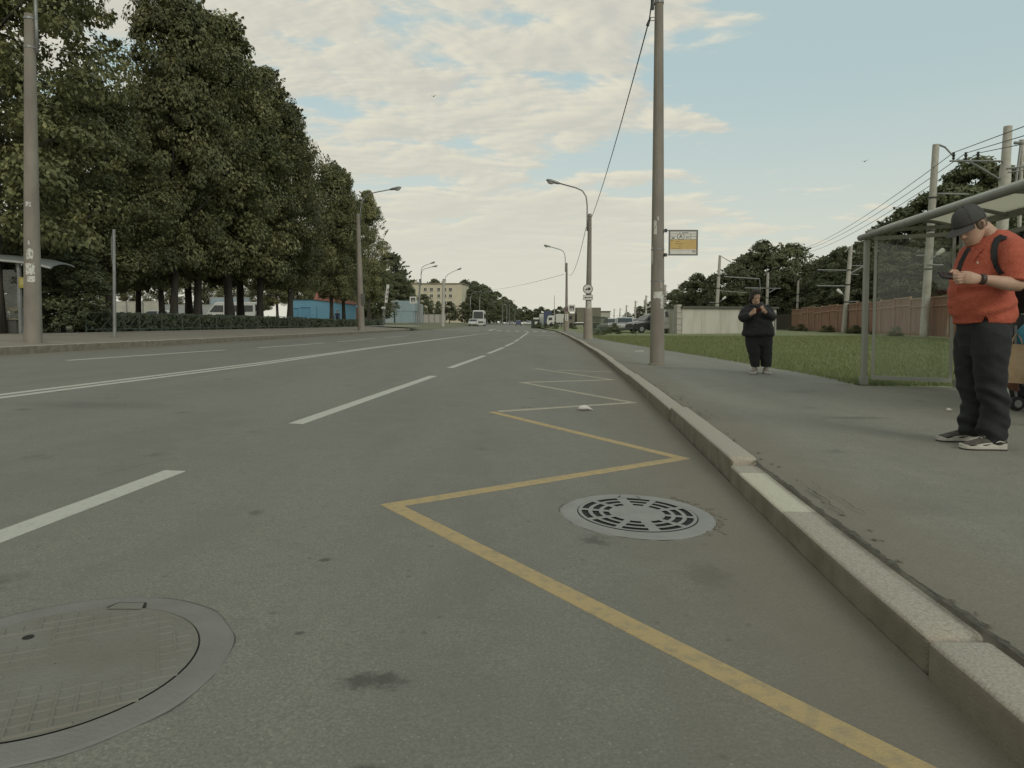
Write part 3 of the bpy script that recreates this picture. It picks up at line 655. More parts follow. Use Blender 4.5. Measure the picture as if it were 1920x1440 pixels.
def low_fence():
    M = mat('green_fence_paint', (.035, .052, .036), .7, (.05, .062, .045), 5)
    root = thing('low_fence', tuple(on(18.3, 30)), 'low dark green metal fence with crossed bars along the far sidewalk', 'fence')
    root.location.z = .7; ORG[root.name] = root.location.copy()
    def P(y, h): p, nn = gut(y); q = p + nn * 18.35; return Vector((q[0], q[1], lz(y, 18.3) + h))
    r = MB(); c = MB(); ys_ = list(np.arange(23, 46, 1.6))
    for a, b in zip(ys_[:-1], ys_[1:]):
        for h in (.10, .72): r.cyl(P(a, h), P(b, h), .022, n=6)
        h1 = (a + b) / 2
        for (s, e) in ((a, h1), (h1, b)): c.cyl(P(s, .10), P(e, .72), .013, n=5); c.cyl(P(s, .72), P(e, .10), .013, n=5)
    r.build('rail', M, root); c.build('crossed_bars', M, root)
    for a in ys_: q = MB(); q.cyl(P(a, -.1), P(a, .78), .03, n=8); q.build('post', M, root)
low_fence()

# ------------------------------------------------------------------ street lamps on concrete poles
def patch(base, top, r0, r1, z, h, ang, wid, lift=.004, mats=None, jag=.25):
    """a torn paper wrapped on a round tapered pole: z height, ang direction (radians), wid angular width"""
    m = MB(); nz, na = 6, 6; t = lambda zz: (zz - base.z) / (top.z - base.z)
    for i in range(nz + 1):
        zz = z + h * i / nz; c = base.lerp(top, t(zz)); r = r0 + (r1 - r0) * t(zz) + lift
        for j in range(na + 1):
            a = ang + wid * (j / na - .5) * (1 - jag * abs(mnoise.noise((i * .9, z * 5, j))) - (jag * .8 if i in (0, nz) and j % 2 else 0))
            m.v.append((c.x + r * math.cos(a), c.y + r * math.sin(a), zz + (h * jag * .3 * mnoise.noise((j * 1.3, z * 7, 2)) if i in (0, nz) else 0)))
    for i in range(nz):
        for j in range(na): q = i * 7 + j; m.f.append((q, q + 1, q + 8, q + 7)); m.m.append(0)
    return m
def lamp_pole(name, base, top, r0, r1, label, arm_side, arm=True, cat='street lamp', k=1., pm=M_CONC, plinth=0., extra_arm=None, cat_group=None, armpath=None):
    root = thing(name, base, label, cat, cat_group); base = Vector(base); top = Vector(top)
    m = MB(); pts = [base + Vector((0, 0, -.2))] + [base.lerp(top, t) for t in np.linspace(0, 1, 9)]
    rad = [r0] + [r0 + (r1 - r0) * t for t in np.linspace(0, 1, 9)]
    m.tube(pts, rad, 20); m.build('pole', pm, root, smooth=40)
    if plinth:
        m = MB(); m.tube([base + Vector((0, 0, -.2)), base + Vector((0, 0, plinth)), base + Vector((0, 0, plinth + .04))], [r0 * 1.3, r0 * 1.28, r0 * 1.02], 16); m.build('plinth', pm, root, smooth=40)
    sides = [(arm_side, 0)] + ([extra_arm] if extra_arm else [])
    for sd, up in sides if arm else []:
        s = Vector(sd); P = armpath or [(.16, -.95), (.16, -.3), (.16, .45), (.22, .95), (.42, 1.28), (.8, 1.46), (1.75, 1.72)]
        pts = [top + s * ((a - .16) * k + r1 + .05) + Vector((0, 0, b * k + up)) for a, b in P]
        m = MB(); m.tube(pts, .038 * (k if k > .8 else .8), 10); m.build('lamp_arm', M_GALV, root, smooth=True)
        for zz in (-.82, -.12):
            m = MB(); c = base.lerp(top, ((top.z + zz * k) - base.z) / (top.z - base.z)); m.tube([c + Vector((0, 0, -.02)), c + Vector((0, 0, .03))], r1 + .02, 14); m.box(c + s * (r1 + .03), (.10, .06, .04), math.atan2(s.y, s.x)); m.build('bracket', M_GALV, root)
        e = pts[-1]; d = (pts[-1] - pts[-2]).normalized(); u2 = d.cross(Vector((s.y, -s.x, 0))); u2 = u2 if u2.z > 0 else -u2
        m = MB(); m.tube([e - d * .05, e + d * .02, e + d * .2, e + d * .5, e + d * .68, e + d * .74], [(.05, .05), (.075, .07), (.10, .085), (.15, .10), (.11, .07), (.03, .02)], 14, up=u2.cross(d)); lh = m.build('lamp_head', M_GALV, root, smooth=50)
        m = MB(); c = e + d * .47 - u2 * .085; m.tube([c + u2 * .02, c - u2 * .03, c - u2 * .075, c - u2 * .09], [(.135, .19), (.125, .18), (.07, .11), (.02, .03)], 14, up=u2.cross(d)); m.build('lamp_glass', mat('lamp_glass', (.42, .42, .38), .25), lh, smooth=50)
    return root
LEFT = lambda y: Vector((*gut(y)[1], 0)).normalized()
# the pole in the middle of the right sidewalk
b1 = atz(1232, 684.5, SWZ); t1 = W(1235.6, 20, b1.y); t1 = b1 + (t1 - b1) * 1.13
p1 = lamp_pole('street_lamp', b1, t1, .158, .083, 'tall tapered concrete pole with torn papers, standing nearest on the right sidewalk', LEFT(14), cat='lamp pole')
for (z, h, a, wd, mt) in [(2.93, .30, -2.2, .55, M_PAPER), (2.10 + .2, .38, -2.7, .35, M_PAPER), (1.05 + .52, .14, -1.75, 1.35, M_PAPER), (1.05 + .30, .30, -1.05, .6, M_PAPER), (1.78, .14, -1.2, .5, mat('grey_paper', (.30, .28, .25), .9)), (1.62, .10, -1.2, .45, M_PAPER), (3.22, .09, -1.75, .25, M_PAPER)]:
    patch(b1, t1, .158, .083, z, h, a, wd).build('poster', mt, p1)
for z in (2.62, 1.95):
    m = MB(); c = b1.lerp(t1, (z - b1.z) / (t1.z - b1.z)); r = .158 - .075 * (z - b1.z) / (t1.z - b1.z); m.tube([c + Vector((0, 0, -.012)), c + Vector((0, 0, .012))], r + .006, 20); m.build('band', M_GALV, p1)
m = MB(); m.tube([b1 + Vector((0, 0, -.02)), b1 + Vector((0, 0, .03)), b1 + Vector((0, 0, .05))], [.205, .185, .16], 16); m.build('footing', M_WALK, p1)
b2 = atz(1102.5, 635.5, SWZ); t2 = W(1106, 401, b2.y)
p2 = lamp_pole('street_lamp', b2, t2, .19, .10, 'concrete street lamp carrying the truck ban sign and the arrow plate', LEFT(38))
m = MB(); m.tube([b2 + Vector((0, 0, -.1)), b2 + Vector((0, 0, 1.7)), b2 + Vector((0, 0, 1.75))], [.27, .235, .19], 16); m.build('lower_sleeve', mat('sleeve_concrete', (.25, .22, .18), .9, (.30, .265, .22), 3), p2, smooth=40)
for z, h in ((2.1, .25), (1.85, .3), (2.75, .3)): patch(b2, t2, .19, .10, z, h, -1.6, 1.6).build('poster', M_PAPER, p2)
b3 = atz(1062, 621, SWZ); t3 = W(1062.5, 493, b3.y)
p3 = lamp_pole('street_lamp', b3, t3, .17, .10, 'farther street lamp on the right kerb, beside the pedestrian crossing sign', LEFT(70))
m = MB(); m.tube([b3 + Vector((0, 0, -.1)), b3 + Vector((0, 0, 2.1)), b3 + Vector((0, 0, 2.15))], [.30, .27, .17], 14); m.build('lower_sleeve', MATS['sleeve_concrete'], p3, smooth=40)
# left side
b4 = at(62, 643); t4 = W(55.5, 27, b4.y)
RIGHT = lambda y: -LEFT(y)
p4 = lamp_pole('street_lamp', b4, t4, .20, .115, 'pale concrete pole with a cluster of torn papers before the far bus shelter', RIGHT(16) , cat='lamp pole')
for (z, h, a, wd) in [(1.05 + 1.60, .25, -1.25, .9), (1.05 + 1.20, .28, -1.2, 1.2), (1.05 + 1.02, .15, -1.1, 1.0), (1.05 + 2.9, .12, -1.4, .8), (1.05 + 1.95, .1, -1.3, .3)]: patch(b4, t4, .20, .115, z, h, a, wd, jag=.5).build('poster', M_PAPER, p4)
b5 = at(677.5, 620); t5 = W(671, 401, b5.y)
p5 = lamp_pole('street_lamp', b5, t5, .24, .13, 'concrete street lamp at the end of the hedge with road signs seen from behind', RIGHT(44), armpath=[(.16, -.75), (.16, .3), (.3, .95), (.7, 1.3), (1.2, 1.42), (2.2, 1.6)])
b6 = W(784, 614, 92); t6 = W(787.5, 523, 92)
p6 = lamp_pole('street_lamp', b6, t6, .16, .12, 'twin armed street lamp beside the left pedestrian crossing sign', (.95, .3, 0), extra_arm=((.9, -.45, 0), .35), k=1.0, pm=M_GALV)
b7 = W(830, 611.5, 100); t7 = W(832.3, 523, 100)
lamp_pole('street_lamp', b7, t7, .27, .19, 'thick white concrete street lamp before the cream apartment block', (1, 0, 0), pm=M_CONCL, armpath=[(.16, -.5), (.16, .25), (.5, .65), (1.2, 1.05), (1.9, 1.35)])
for (bx, by, tx, ty, Y) in [(881.8, 603, 882, 556, 175), (899, 604, 899.5, 557, 172), (913, 606, 913.6, 573, 250), (942, 608, 942.4, 572, 250), (950, 607, 950.4, 571, 252), (959.5, 606, 960, 580, 330), (965, 606, 965.3, 584, 340), (972, 605, 972.3, 588, 470), (955, 606, 955.3, 577, 300)]:
    b = W(bx, by, Y); b.z = max(.3, min(b.z, 1.0)); lamp_pole('street_lamp', b, W(tx, ty, Y), .14, .11, 'slim pale street lamp in the row along the left side of the far road', (1, 0, 0), pm=M_GALV, cat_group='far street lamps', armpath=[(.16, -.2), (.16, .5), (.5, .95), (1.2, 1.2), (2.3, 1.35)])
# cables between them
def cable(name, a, b, sag, r, label, group=None):
    a, b = Vector(a), Vector(b); m = MB(); m.tube([a.lerp(b, t) - Vector((0, 0, sag * 4 * t * (1 - t))) for t in np.linspace(0, 1, 17)], r, 5)
    return tag(m.build(name, M_DKMET, smooth=True, at=a), label, 'cable', group)
ca = W(1216.5, 40, b1.y - .05)
cable('overhead_cable', ca, W(1110, 406, b2.y), .25, .014, 'black cable sagging from the nearest concrete pole to the truck ban sign lamp')
m = MB(); m.tube([W(1214, 48, b1.y - .05), W(1219, 34, b1.y - .05)], [.035, .02], 8); m.build('cable_clamp', M_DKMET, p1)
m = MB(); 
for yy in (33, 39): m.cyl(W(1217, yy, b1.y - .05), W(1230, yy - 1, b1.y - .02), .008, n=6)
m.build('cable_hook', M_GALV, p1)
cable('overhead_cable', W(1217, 40, b1.y - .05), W(1232, -90, b1.y - 2.5), .05, .014, 'short cable leaving the nearest pole upwards out of the photo')
cable('overhead_cable', W(1099, 426, b2.y), W(1066, 515, b3.y), .9, .016, 'thin cable between the truck ban sign lamp and the farther lamp')
cable('overhead_cable', W(1058, 514, b3.y), W(915, 544, 150), .3, .018, 'thin cable crossing the road from the farther lamp to the left trees')

# ------------------------------------------------------------------ signs
def text(s, size, mt, name='lettering', parent=None, loc=None, rot=None, bold=.0):
    cu = bpy.data.curves.new(name, 'FONT'); cu.body = s; cu.size = size; cu.align_x = 'CENTER'; cu.align_y = 'CENTER'; cu.extrude = .0008; cu.offset = bold
    tmp = bpy.data.objects.new('tmp', cu); COL.objects.link(tmp); dg = bpy.context.evaluated_depsgraph_get(); me = bpy.data.meshes.new_from_object(tmp.evaluated_get(dg)); bpy.data.objects.remove(tmp)
    me.materials.clear(); me.materials.append(mt); o = bpy.data.objects.new(name, me); COL.objects.link(o); o.parent = parent; o.location = loc; o.rotation_euler = rot or (R(90), 0, 0); return o
def flat(mb, pts, x0, z0, k, y, th=.0015):
    """flat shape given in sign units (x right, z up), facing -Y, standing th proud"""
    mb.prism([(x0 + x * k, y, z0 + z * k) for x, z in pts], (0, -th, 0)); return mb
def disc(r, n=40): return [(r * math.cos(a), r * math.sin(a)) for a in np.linspace(0, 2 * math.pi, n, endpoint=False)]
def rrect(w_, h_, r, n=5):
    out = []
    for cx, cz, a0 in ((w_ / 2 - r, h_ / 2 - r, 0), (-w_ / 2 + r, h_ / 2 - r, 90), (-w_ / 2 + r, -h_ / 2 + r, 180), (w_ / 2 - r, -h_ / 2 + r, 270)):
        out += [(cx + r * math.cos(R(a0 + 90 * i / n)), cz + r * math.sin(R(a0 + 90 * i / n))) for i in range(n + 1)]
    return out
# bus stop sign on the nearest pole
Ys = b1.y - .10
tl, br_ = W(1254, 431, Ys), W(1308, 479, Ys); sx, sz = (tl.x + br_.x) / 2, (tl.z + br_.z) / 2; sw, sh = br_.x - tl.x, tl.z - br_.z
ss = thing('bus_stop_sign', (sx, Ys, sz), 'framed bus stop board with letter A and orange band on the nearest pole', 'bus stop sign')
m = MB(); e = .028
for (c, d) in (((sx, Ys, tl.z - e / 2), (sw, .03, e)), ((sx, Ys, br_.z + e / 2), (sw, .03, e)), ((tl.x + e / 2, Ys, sz), (e, .03, sh - 2 * e)), ((br_.x - e / 2, Ys, sz), (e, .03, sh - 2 * e))): m.box(c, d)
m.build('frame', M_SIGNG, ss)
m = MB(); m.box((sx, Ys, sz), (sw - 2 * e, .012, sh - 2 * e)); pn = m.build('panel', M_SIGNW, ss)
pw, ph = sw - 2 * e, sh - 2 * e; fy = Ys - .0062
X_ = lambda u: sx - pw / 2 + pw * u; Z_ = lambda v: sz + ph / 2 - ph * v
m = MB(); m.prism([(X_(.0), fy, Z_(.365)), (X_(1), fy, Z_(.355)), (X_(1), fy, Z_(.79)), (X_(0), fy, Z_(.79))], (0, -.0012, 0)); m.build('orange_band', M_SIGNY, pn)
m = MB()
def bar(u0, v0, u1, v1, lift=.0016): m.prism([(X_(u0), fy, Z_(v0)), (X_(u1), fy, Z_(v0)), (X_(u1), fy, Z_(v1)), (X_(u0), fy, Z_(v1))], (0, -lift, 0))
for a in ((0, .115, 1, .127), (0, .225, .25, .237), (.57, .225, 1, .237), (.775, .127, .79, .355), (0, .352, 1, .364), (.33, .065, .40, .085), (.45, .055, .68, .085), (.61, .27, .66, .31), (.68, .27, .72, .31), (.06, .27, .17, .33)): bar(*a)
m.build('printed_lines', M_SIGNG, pn)
m = MB()
for a in ((.04, .39, .10, .42), (.2, .44, .38, .455), (.2, .53, .47, .55), (.365, .60, .38, .72), (.06, .745, .42, .76)): bar(*a, .002)
m.build('band_print', mat('sign_brown', (.20, .14, .06), .6), pn)
m = MB()
for a in ((.05, .84, .75, .852), (.83, .82, .97, .93)): bar(*a, .0016)
m.build('small_print', mat('sign_mid_grey', (.33, .33, .31), .6), pn)
m = MB(); cx, cz = X_(.405), Z_(.24); m.prism([(cx + x, fy, cz + z) for x, z in rrect(.152 * pw / .57, .118 * pw / .57 * 1.05, .05)], (0, -.0022, 0)); lz_ = m.build('letter_border', M_SIGNK, pn)
m = MB(); m.prism([(cx + x, fy - .0005, cz + z) for x, z in rrect(.132 * pw / .57, .10 * pw / .57 * 1.05, .043)], (0, -.0022, 0)); m.build('letter_ground', M_SIGNW, pn)
text('A', .105 * pw / .57, M_SIGNK, 'letter', pn, Vector((cx, fy - .004, cz)) - ss.location, bold=.0015)
for zz in (tl.z - .015, br_.z + .012):
    m = MB(); m.cyl((tl.x + .01, Ys, zz), (b1.x + .10, Ys, zz), .009, n=8); m.box((b1.x + .135, Ys, zz), (.05, .06, .07)); m.build('bracket', M_DKMET, ss)
# truck ban sign + arrow plate
def plate_post_sign(): pass
Y2 = b2.y - .22; c = W(1102.3, 542, Y2); r_ = 9.4 / F * Y2
s1 = thing('road_sign', c, 'round white sign showing a truck, grey rimmed, on the second lamp pole', 'road sign')
m = MB(); m.prism([(c.x + x, c.y, c.z + z) for x, z in disc(r_)], (0, .012, 0)); pl = m.build('rim', M_SIGNG, s1)
m = MB(); m.prism([(c.x + x, c.y - .003, c.z + z) for x, z in disc(r_ * .83)], (0, .004, 0)); m.build('face', M_SIGNW, pl)
m = MB(); k = r_ * .6
for poly in ([(-.05, .5), (.85, .5), (.85, -.25), (-.05, -.25)], [(-.75, -.05), (-.45, .2), (-.12, .2), (-.12, -.25), (-.95, -.25), (-.95, -.12)]): flat(m, poly, c.x, c.z, k, c.y - .003)
for x in (-.62, .12, .6): m.prism([(c.x + (x + u * .17) * k, c.y - .003, c.z + (-.3 + v * .17) * k) for u, v in disc(1, 14)], (0, -.002, 0))
m.build('truck_symbol', M_SIGNK, pl)
c = W(1102.5, 557.8, Y2); hw, hh = 9.2 / F * Y2, 4.8 / F * Y2
s2 = thing('road_sign', c, 'white plate with a black arrow pointing left, below the truck sign', 'road sign')
m = MB(); m.box(c, (hw * 2, .012, hh * 2)); pl = m.build('border', M_SIGNG, s2)
m = MB(); m.box(c + Vector((0, -.006, 0)), (hw * 1.86, .008, hh * 1.74)); m.build('face', M_SIGNW, pl)
m = MB(); flat(m, [(-.82, 0), (-.4, .2), (-.4, .075), (.84, .075), (.84, -.075), (-.4, -.075), (-.4, -.2)], c.x, c.z, hw, c.y - .0102); m.build('arrow', M_SIGNK, pl)
# pedestrian crossing signs
def ped_sign(px, py, Y, half, label, post=None, pale=True):
    c = W(px, py, Y); h = half / F * Y; s = thing('pedestrian_crossing_sign', c, label, 'road sign')
    m = MB(); m.box(c, (h * 2, .015, h * 2)); p = m.build('plate', M_SIGNW, s)
    m = MB(); flat(m, [(-.62, -.62), (.62, -.62), (.62, .62), (-.62, .62)], c.x, c.z, h, c.y - .0078); m.build('square', M_BLUESIGN, p)
    m = MB(); flat(m, [(-.5, -.5), (.5, -.5), (0, .5)], c.x, c.z, h, c.y - .0098); m.build('triangle', M_SIGNW, p)
    m = MB(); flat(m, [(-.1, .18), (.1, .18), (.12, -.08), (.26, -.38), (.14, -.4), (0, -.16), (-.16, -.4), (-.27, -.36), (-.12, -.05)], c.x, c.z, h, c.y - .0116); m.prism([(c.x + x * h * .1, c.y - .0116, c.z + (.27 + z * .1) * h) for x, z in disc(1, 12)], (0, -.0015, 0)); m.build('walking_figure', M_SIGNK, p)
    if post: m = MB(); m.cyl(post[0], post[1], .04, n=8); m.build('post', M_GALV, s)
    return s
ped_sign(1072, 578, b3.y - .35, 6.6, 'square pedestrian crossing sign beside the farther lamp on the right kerb')
ped_sign(774.6, 562.5, 80, 6.4, 'square pedestrian crossing sign with pale rim in front of the blue containers', (W(780, 563, 80.1), Vector((W(780, 610, 80.1).x, 80.1, .6))))
c = W(1061.5, 580.5, b3.y - .25); r_ = 5.6 / F * b3.y; s = thing('road_sign', c, 'round dark sign seen on the farther right lamp, left of the crossing sign', 'road sign')
m = MB(); m.prism([(c.x + x, c.y, c.z + z) for x, z in disc(r_, 24)], (0, .01, 0)); m.build('plate', M_SIGNG, s)
m = MB()
for a in (45, 135): u_, v_ = math.cos(R(a)), math.sin(R(a)); m.prism([(c.x + (u_ * i * .85 - v_ * j * .12) * r_, c.y - .002, c.z + (v_ * i * .85 + u_ * j * .12) * r_) for i, j in ((-1, -1), (1, -1), (1, 1), (-1, 1))], (0, -.002, 0))
m.build('red_cross', M_RED, s)
c = W(1062.3, 595.3, b3.y - .3); s = thing('road_sign', c, 'narrow white plate with an upright black arrow on the farther right lamp', 'road sign')
m = MB(); m.box(c, (.32, .012, .68)); pl = m.build('plate', M_SIGNW, s)
m = MB(); flat(m, [(-.25, -.6), (-.1, -.95), (.1, -.95), (.25, -.6), (.09, -.6), (.09, .6), (.25, .6), (.1, .95), (-.1, .95), (-.25, .6), (-.09, .6), (-.09, -.6)], c.x, c.z, .26, c.y - .0062); m.build('arrow', M_SIGNK, pl)
# signs seen from behind on the left lamp
c = W(674, 547.5, b5.y + .3); r_ = 8.2 / F * b5.y; s = thing('road_sign', c, 'round road sign seen from its grey back on the left lamp', 'road sign'); m = MB(); m.prism([(c.x + x, c.y, c.z + z) for x, z in disc(r_)], (0, .012, 0)); m.build('plate', mat('sign_back', (.09, .095, .08), .7), s)
m = MB(); m.box(c + Vector((0, -.05, .1)), (.05, .1, .04)); m.build('clamp', M_GALV, s)
c = W(681, 561, b5.y - .28); s = thing('road_sign', c, 'grey rectangular sign back below the round one on the left lamp', 'road sign'); m = MB(); m.box(c, (6.5 / F * b5.y, .012, 20 / F * b5.y)); m.build('plate', MATS['sign_back'], s); m = MB(); m.box(c + Vector((-.05, -.015, 0)), (.2, .02, .03)); m.box(c + Vector((-.05, -.015, .2)), (.2, .02, .03)); m.build('clamp', M_GALV, s)
# bare stop post on the left sidewalk
bp_ = at(215, 633.5); tp_ = W(213.5, 430, bp_.y)
s = thing('stop_post', bp_, 'slim grey bus stop post on the far sidewalk with its board seen edge on', 'sign post')
m = MB(); m.tube([bp_ + Vector((0, 0, -.1)), bp_, tp_], [.05, .05, .042], 12); m.build('post', M_GALV, s, smooth=40)
m = MB(); m.tube([W(211.5, 441, bp_.y), W(208.6, 446, bp_.y), W(209.5, 480, bp_.y), W(211, 495, bp_.y), W(214, 495, bp_.y)], .012, 6); m.build('bracket', M_GALV, s)
m = MB(); m.box(W(210.5, 468, bp_.y + .33), (.03, .6, .8), math.atan2(210.5 - 960, F) * -1); m.build('board', M_SIGNG, s)
# small tilted post with white plate near the containers
s = thing('sign_post', W(718, 612, 62), 'thin post with small white plates at the side path left of the blue containers', 'sign post')
m = MB(); m.cyl(Vector((W(718, 600, 62).x, 62, .6)), W(718.5, 577, 62), .035, n=8); m.build('post', M_GALV, s)
m = MB(); m.box(W(719, 577, 62), (.36, .02, .2)); m.build('plate', M_SIGNW, s)
s = thing('sign_post', W(724, 600, 70), 'tilted pale advertising board on a pole beside the blue containers', 'sign board')
m = MB(); m.prism([W(721.5, 567, 70), W(726, 568, 70), W(730, 534, 70), W(725, 533, 70)], (0, .05, 0)); m.build('board', M_SIGNW, s)
m = MB(); m.cyl(Vector((W(721, 600, 70.1).x, 70.1, .7)), W(722, 545, 70.1), .04, n=8); m.build('post', M_GALV, s)
m = MB()
for v in (541, 549, 557): m.prism([W(726.5 - (v - 541) * .12, v, 69.97), W(728.5 - (v - 541) * .12, v, 69.97), W(727.8 - (v - 541) * .12, v + 5, 69.97), W(725.6 - (v - 541) * .12, v + 5, 69.97)], (0, .01, 0))
m.build('print', M_SIGNG, s)

# ------------------------------------------------------------------ manhole covers
def polar(mb, c, zf, r0, r1, a0, a1, n, flip=False):
    for i in range(n):
        t0 = a0 + (a1 - a0) * i / n; t1 = a0 + (a1 - a0) * (i + 1) / n
        mb.quad(*[(c[0] + r * math.cos(t), c[1] + r * math.sin(t), zf(c[0] + r * math.cos(t), c[1] + r * math.sin(t))) for r, t in ((r0, t0), (r1, t0), (r1, t1), (r0, t1))])
def zr(lift): return lambda x, y: SLOPE * max(0, lat(x, y)) + lift
def manhole(c, r_out, r_lid, label, grate, a_lug, lugp):
    root = thing('manhole_cover', (c[0], c[1], zr(0)(*c)), label, 'manhole cover')
    z = zr(.006); n = 72; MI = M_IRONG if grate else M_IRON
    m = MB()
    rings = [(r_out + .012, .0), (r_out, .005), (r_lid + .0025, .008), (r_lid + .001, .002)]
    for (ra, la), (rb, lb) in zip(rings[:-1], rings[1:]):
        for i in range(n):
            t0, t1 = 2 * math.pi * i / n, 2 * math.pi * (i + 1) / n; P = []
            for r, l, t in ((ra, la, t0), (ra, la, t1), (rb, lb, t1), (rb, lb, t0)):
                rr = r + (.010 * mnoise.noise((math.cos(t) * 3, math.sin(t) * 3, c[0])) if ra > r_out and r == ra else 0); x, y = c[0] + rr * math.cos(t), c[1] + rr * math.sin(t); P.append((x, y, zr(l)(x, y)))
            m.quad(*P)
    m.build('frame_ring', MI, root, smooth=40)
    m = MB(); P0 = []
    for i in range(n + 1):
        t = 2 * math.pi * i / n; w_ = -.0035 + .011 * abs(mnoise.noise((math.cos(t) * 4, math.sin(t) * 4, 3))); k = r_out + .012 + .012 * mnoise.noise((math.cos(t) * 3, math.sin(t) * 3, c[0])); P0.append([(c[0] + q * math.cos(t), c[1] + q * math.sin(t)) for q in (k - .004, k + w_)])
    for i in range(n):
        m.quad(*[(x, y, zr(.0022)(x, y)) for x, y in (P0[i][0], P0[i][1], P0[i + 1][1], P0[i + 1][0])])
    m.build('outer_gap', MATS.get('crack_tar') or M_PITSHADE, root)
    m = MB(); polar(m, c, zr(.0035), 0.0001, r_lid + .005, 0, 2 * math.pi, n); m.build('gap', M_PITSHADE, root)  # flat sheet below the lid, painted dark in place of a real hole
    m = MB(); zl = zr(.009)
    if grate:
        slots = [(.47, .57), (.64, .75), (.82, .93)]; ns = 10; sp = .017 / r_lid
        edges = [0] + [q for s_ in slots for q in s_] + [1.]; zl = zr(.010)
        for j in range(len(edges) - 1):
            q0, q1 = edges[j], edges[j + 1]
            if j % 2 == 0: polar(m, c, zl, max(q0, .002) * r_lid, q1 * r_lid - (.004 if j == len(edges) - 2 else 0), 0, 2 * math.pi, n)
            else:
                for k in range(ns):
                    a = a_lug + 2 * math.pi * k / ns; h = sp / ((q0 + q1) / 2) * (1.7 if k % 5 == 0 else 1); polar(m, c, zl, q0 * r_lid, q1 * r_lid, a - h, a + h, 3)
        lid = m.build('grate_lid', M_IRONG, root)
    else:
        polar(m, c, zl, .002, r_lid - .003, 0, 2 * math.pi, n); lid = m.build('lid', M_IRONB, root)
        hole = at(53, 1200.5); hole.z = 0; m = MB(); st = .047; ax = Vector((math.cos(.5), math.sin(.5), 0)); ay = Vector((-ax.y, ax.x, 0))
        for i in range(-8, 9):
            for j in range(-8, 9):
                p = Vector((c[0], c[1], 0)) + ax * (i * st) + ay * (j * st); rr = (p - Vector((c[0], c[1], 0))).length
                worn = mnoise.noise((p.x * 3, p.y * 3, 4)) + (rr / r_lid) * 1.3 - .52
                if rr > r_lid - .035 or worn < 0 or (p - hole).length < .06: continue
                h = .0012 + .0028 * min(1, worn)
                for e1, e2 in ((ax, ay), (ay, ax)):
                    o = [p - e2 * (st / 2) + e1 * (u * st * .5) + e2 * (v * .0065) for u, v in ((-1, -1), (1, -1), (1, 1), (-1, 1))]; o2 = [p - e2 * (st / 2) + e1 * (u * st * .5) + e2 * (v * .003) for u, v in ((-1, -1), (1, -1), (1, 1), (-1, 1))]
                    m.loft([[(q.x, q.y, zl(q.x, q.y) - .001) for q in o], [(q.x, q.y, zl(q.x, q.y) + h + (.0003 if e1 is ax else 0)) for q in o2]])
        m.build('raised_pattern', M_IRONB, lid)
        m = MB(); p = at(53, 1200.5); m.prism([(p.x + .016 * math.cos(a), p.y + .016 * math.sin(a), zl(p.x, p.y) + .001) for a in np.arange(0, 6.2, .5)], (0, 0, .001)); m.build('lifting_hole', M_PITSHADE, lid)
    # lug on the far rim
    a = math.atan2(lugp.y - c[1], lugp.x - c[0]); m = MB(); d_ = Vector((math.cos(a), math.sin(a), 0)); t_ = Vector((-d_.y, d_.x, 0)); cc = Vector((c[0], c[1], 0)) + d_ * (r_lid + .012)
    for g_, mt, lf in ((.006, M_PITSHADE, .0098), (0, M_IRONG if grate else M_IRONB, .0112)):
        m = MB(); P = [cc + t_ * (u * (.047 + g_)) + d_ * (v * (.020 + g_)) for u, v in ((-1.25, -.6 if g_ else -1.5), (1.25, -.6 if g_ else -1.5), (.9, 1), (-.9, 1))]; m.prism([(p.x, p.y, zr(lf)(p.x, p.y)) for p in P], (0, 0, .0006)); m.build('lug' if not g_ else 'lug_gap', mt, root)
    return root
manhole((.672, 3.515), .400, .318, 'round cast iron storm drain grate with ringed slots near the kerb', True, R(97), at(1180, 937))
manhole((-1.312, 1.858), .462, .374, 'round cast iron manhole cover with worn square pattern in the near lane', False, R(72), at(231, 1149))
# broken asphalt round the drain, litter
m = MB()
for i in range(60):
    a = rng.uniform(-.9, .9); r_ = .41 + abs(rng.normal(0, .035)); x, y = .672 + r_ * math.cos(a), 3.515 + r_ * math.sin(a) + .02; s_ = rng.uniform(.004, .013)
    m.prism([(x + s_ * math.cos(q) * rng.uniform(.6, 1.3), y + s_ * math.sin(q) * rng.uniform(.6, 1.3), SLOPE * lat(x, y) - .002) for q in np.arange(0, 6.2, 1.05)], (0, 0, rng.uniform(.004, .009)))
tag(m.build('drain_edge_crumbs', M_ROAD), kind='stuff')
p = at(1097, 769.5); m = MB(); m.tube([p + Vector((-.085, .0, .015)), p + Vector((-.05, 0, .03)), p + Vector((0, -.005, .035)), p + Vector((.04, .01, .025)), p + Vector((.09, -.01, .008))], [(.012, .01), (.04, .028), (.045, .03), (.03, .02), (.006, .004)], 9, up=(0, 1, 0))
tag(m.build('litter_bag', mat('white_plastic', (.55, .53, .50), .5), smooth=True, at=p), 'small crumpled white plastic bag lying on the road inside the zigzag', 'litter')
p = atz(1778, 770, SWZ); m = MB(); m.prism([p + Vector((x, y, .006)) for x, y in ((-.028, -.01), (0, -.03), (.03, -.012), (.026, .02), (-.01, .028))], (.004, 0, .012)); m.prism([p + Vector((x, y, .012)) for x, y in ((-.012, -.012), (.014, -.01), (.0, .02))], (0, .004, .016))
tag(m.build('litter_paper', MATS['white_plastic'], at=p), 'scrap of white paper on the sidewalk left of the man in the red shirt', 'litter')
p = atz(1200, 659, SWZ); m = MB(); m.prism([p + Vector((x, y, .004)) for x, y in ((-.16, -.02), (.05, -.05), (.12, 0), (-.02, .05))], (0, 0, .02))
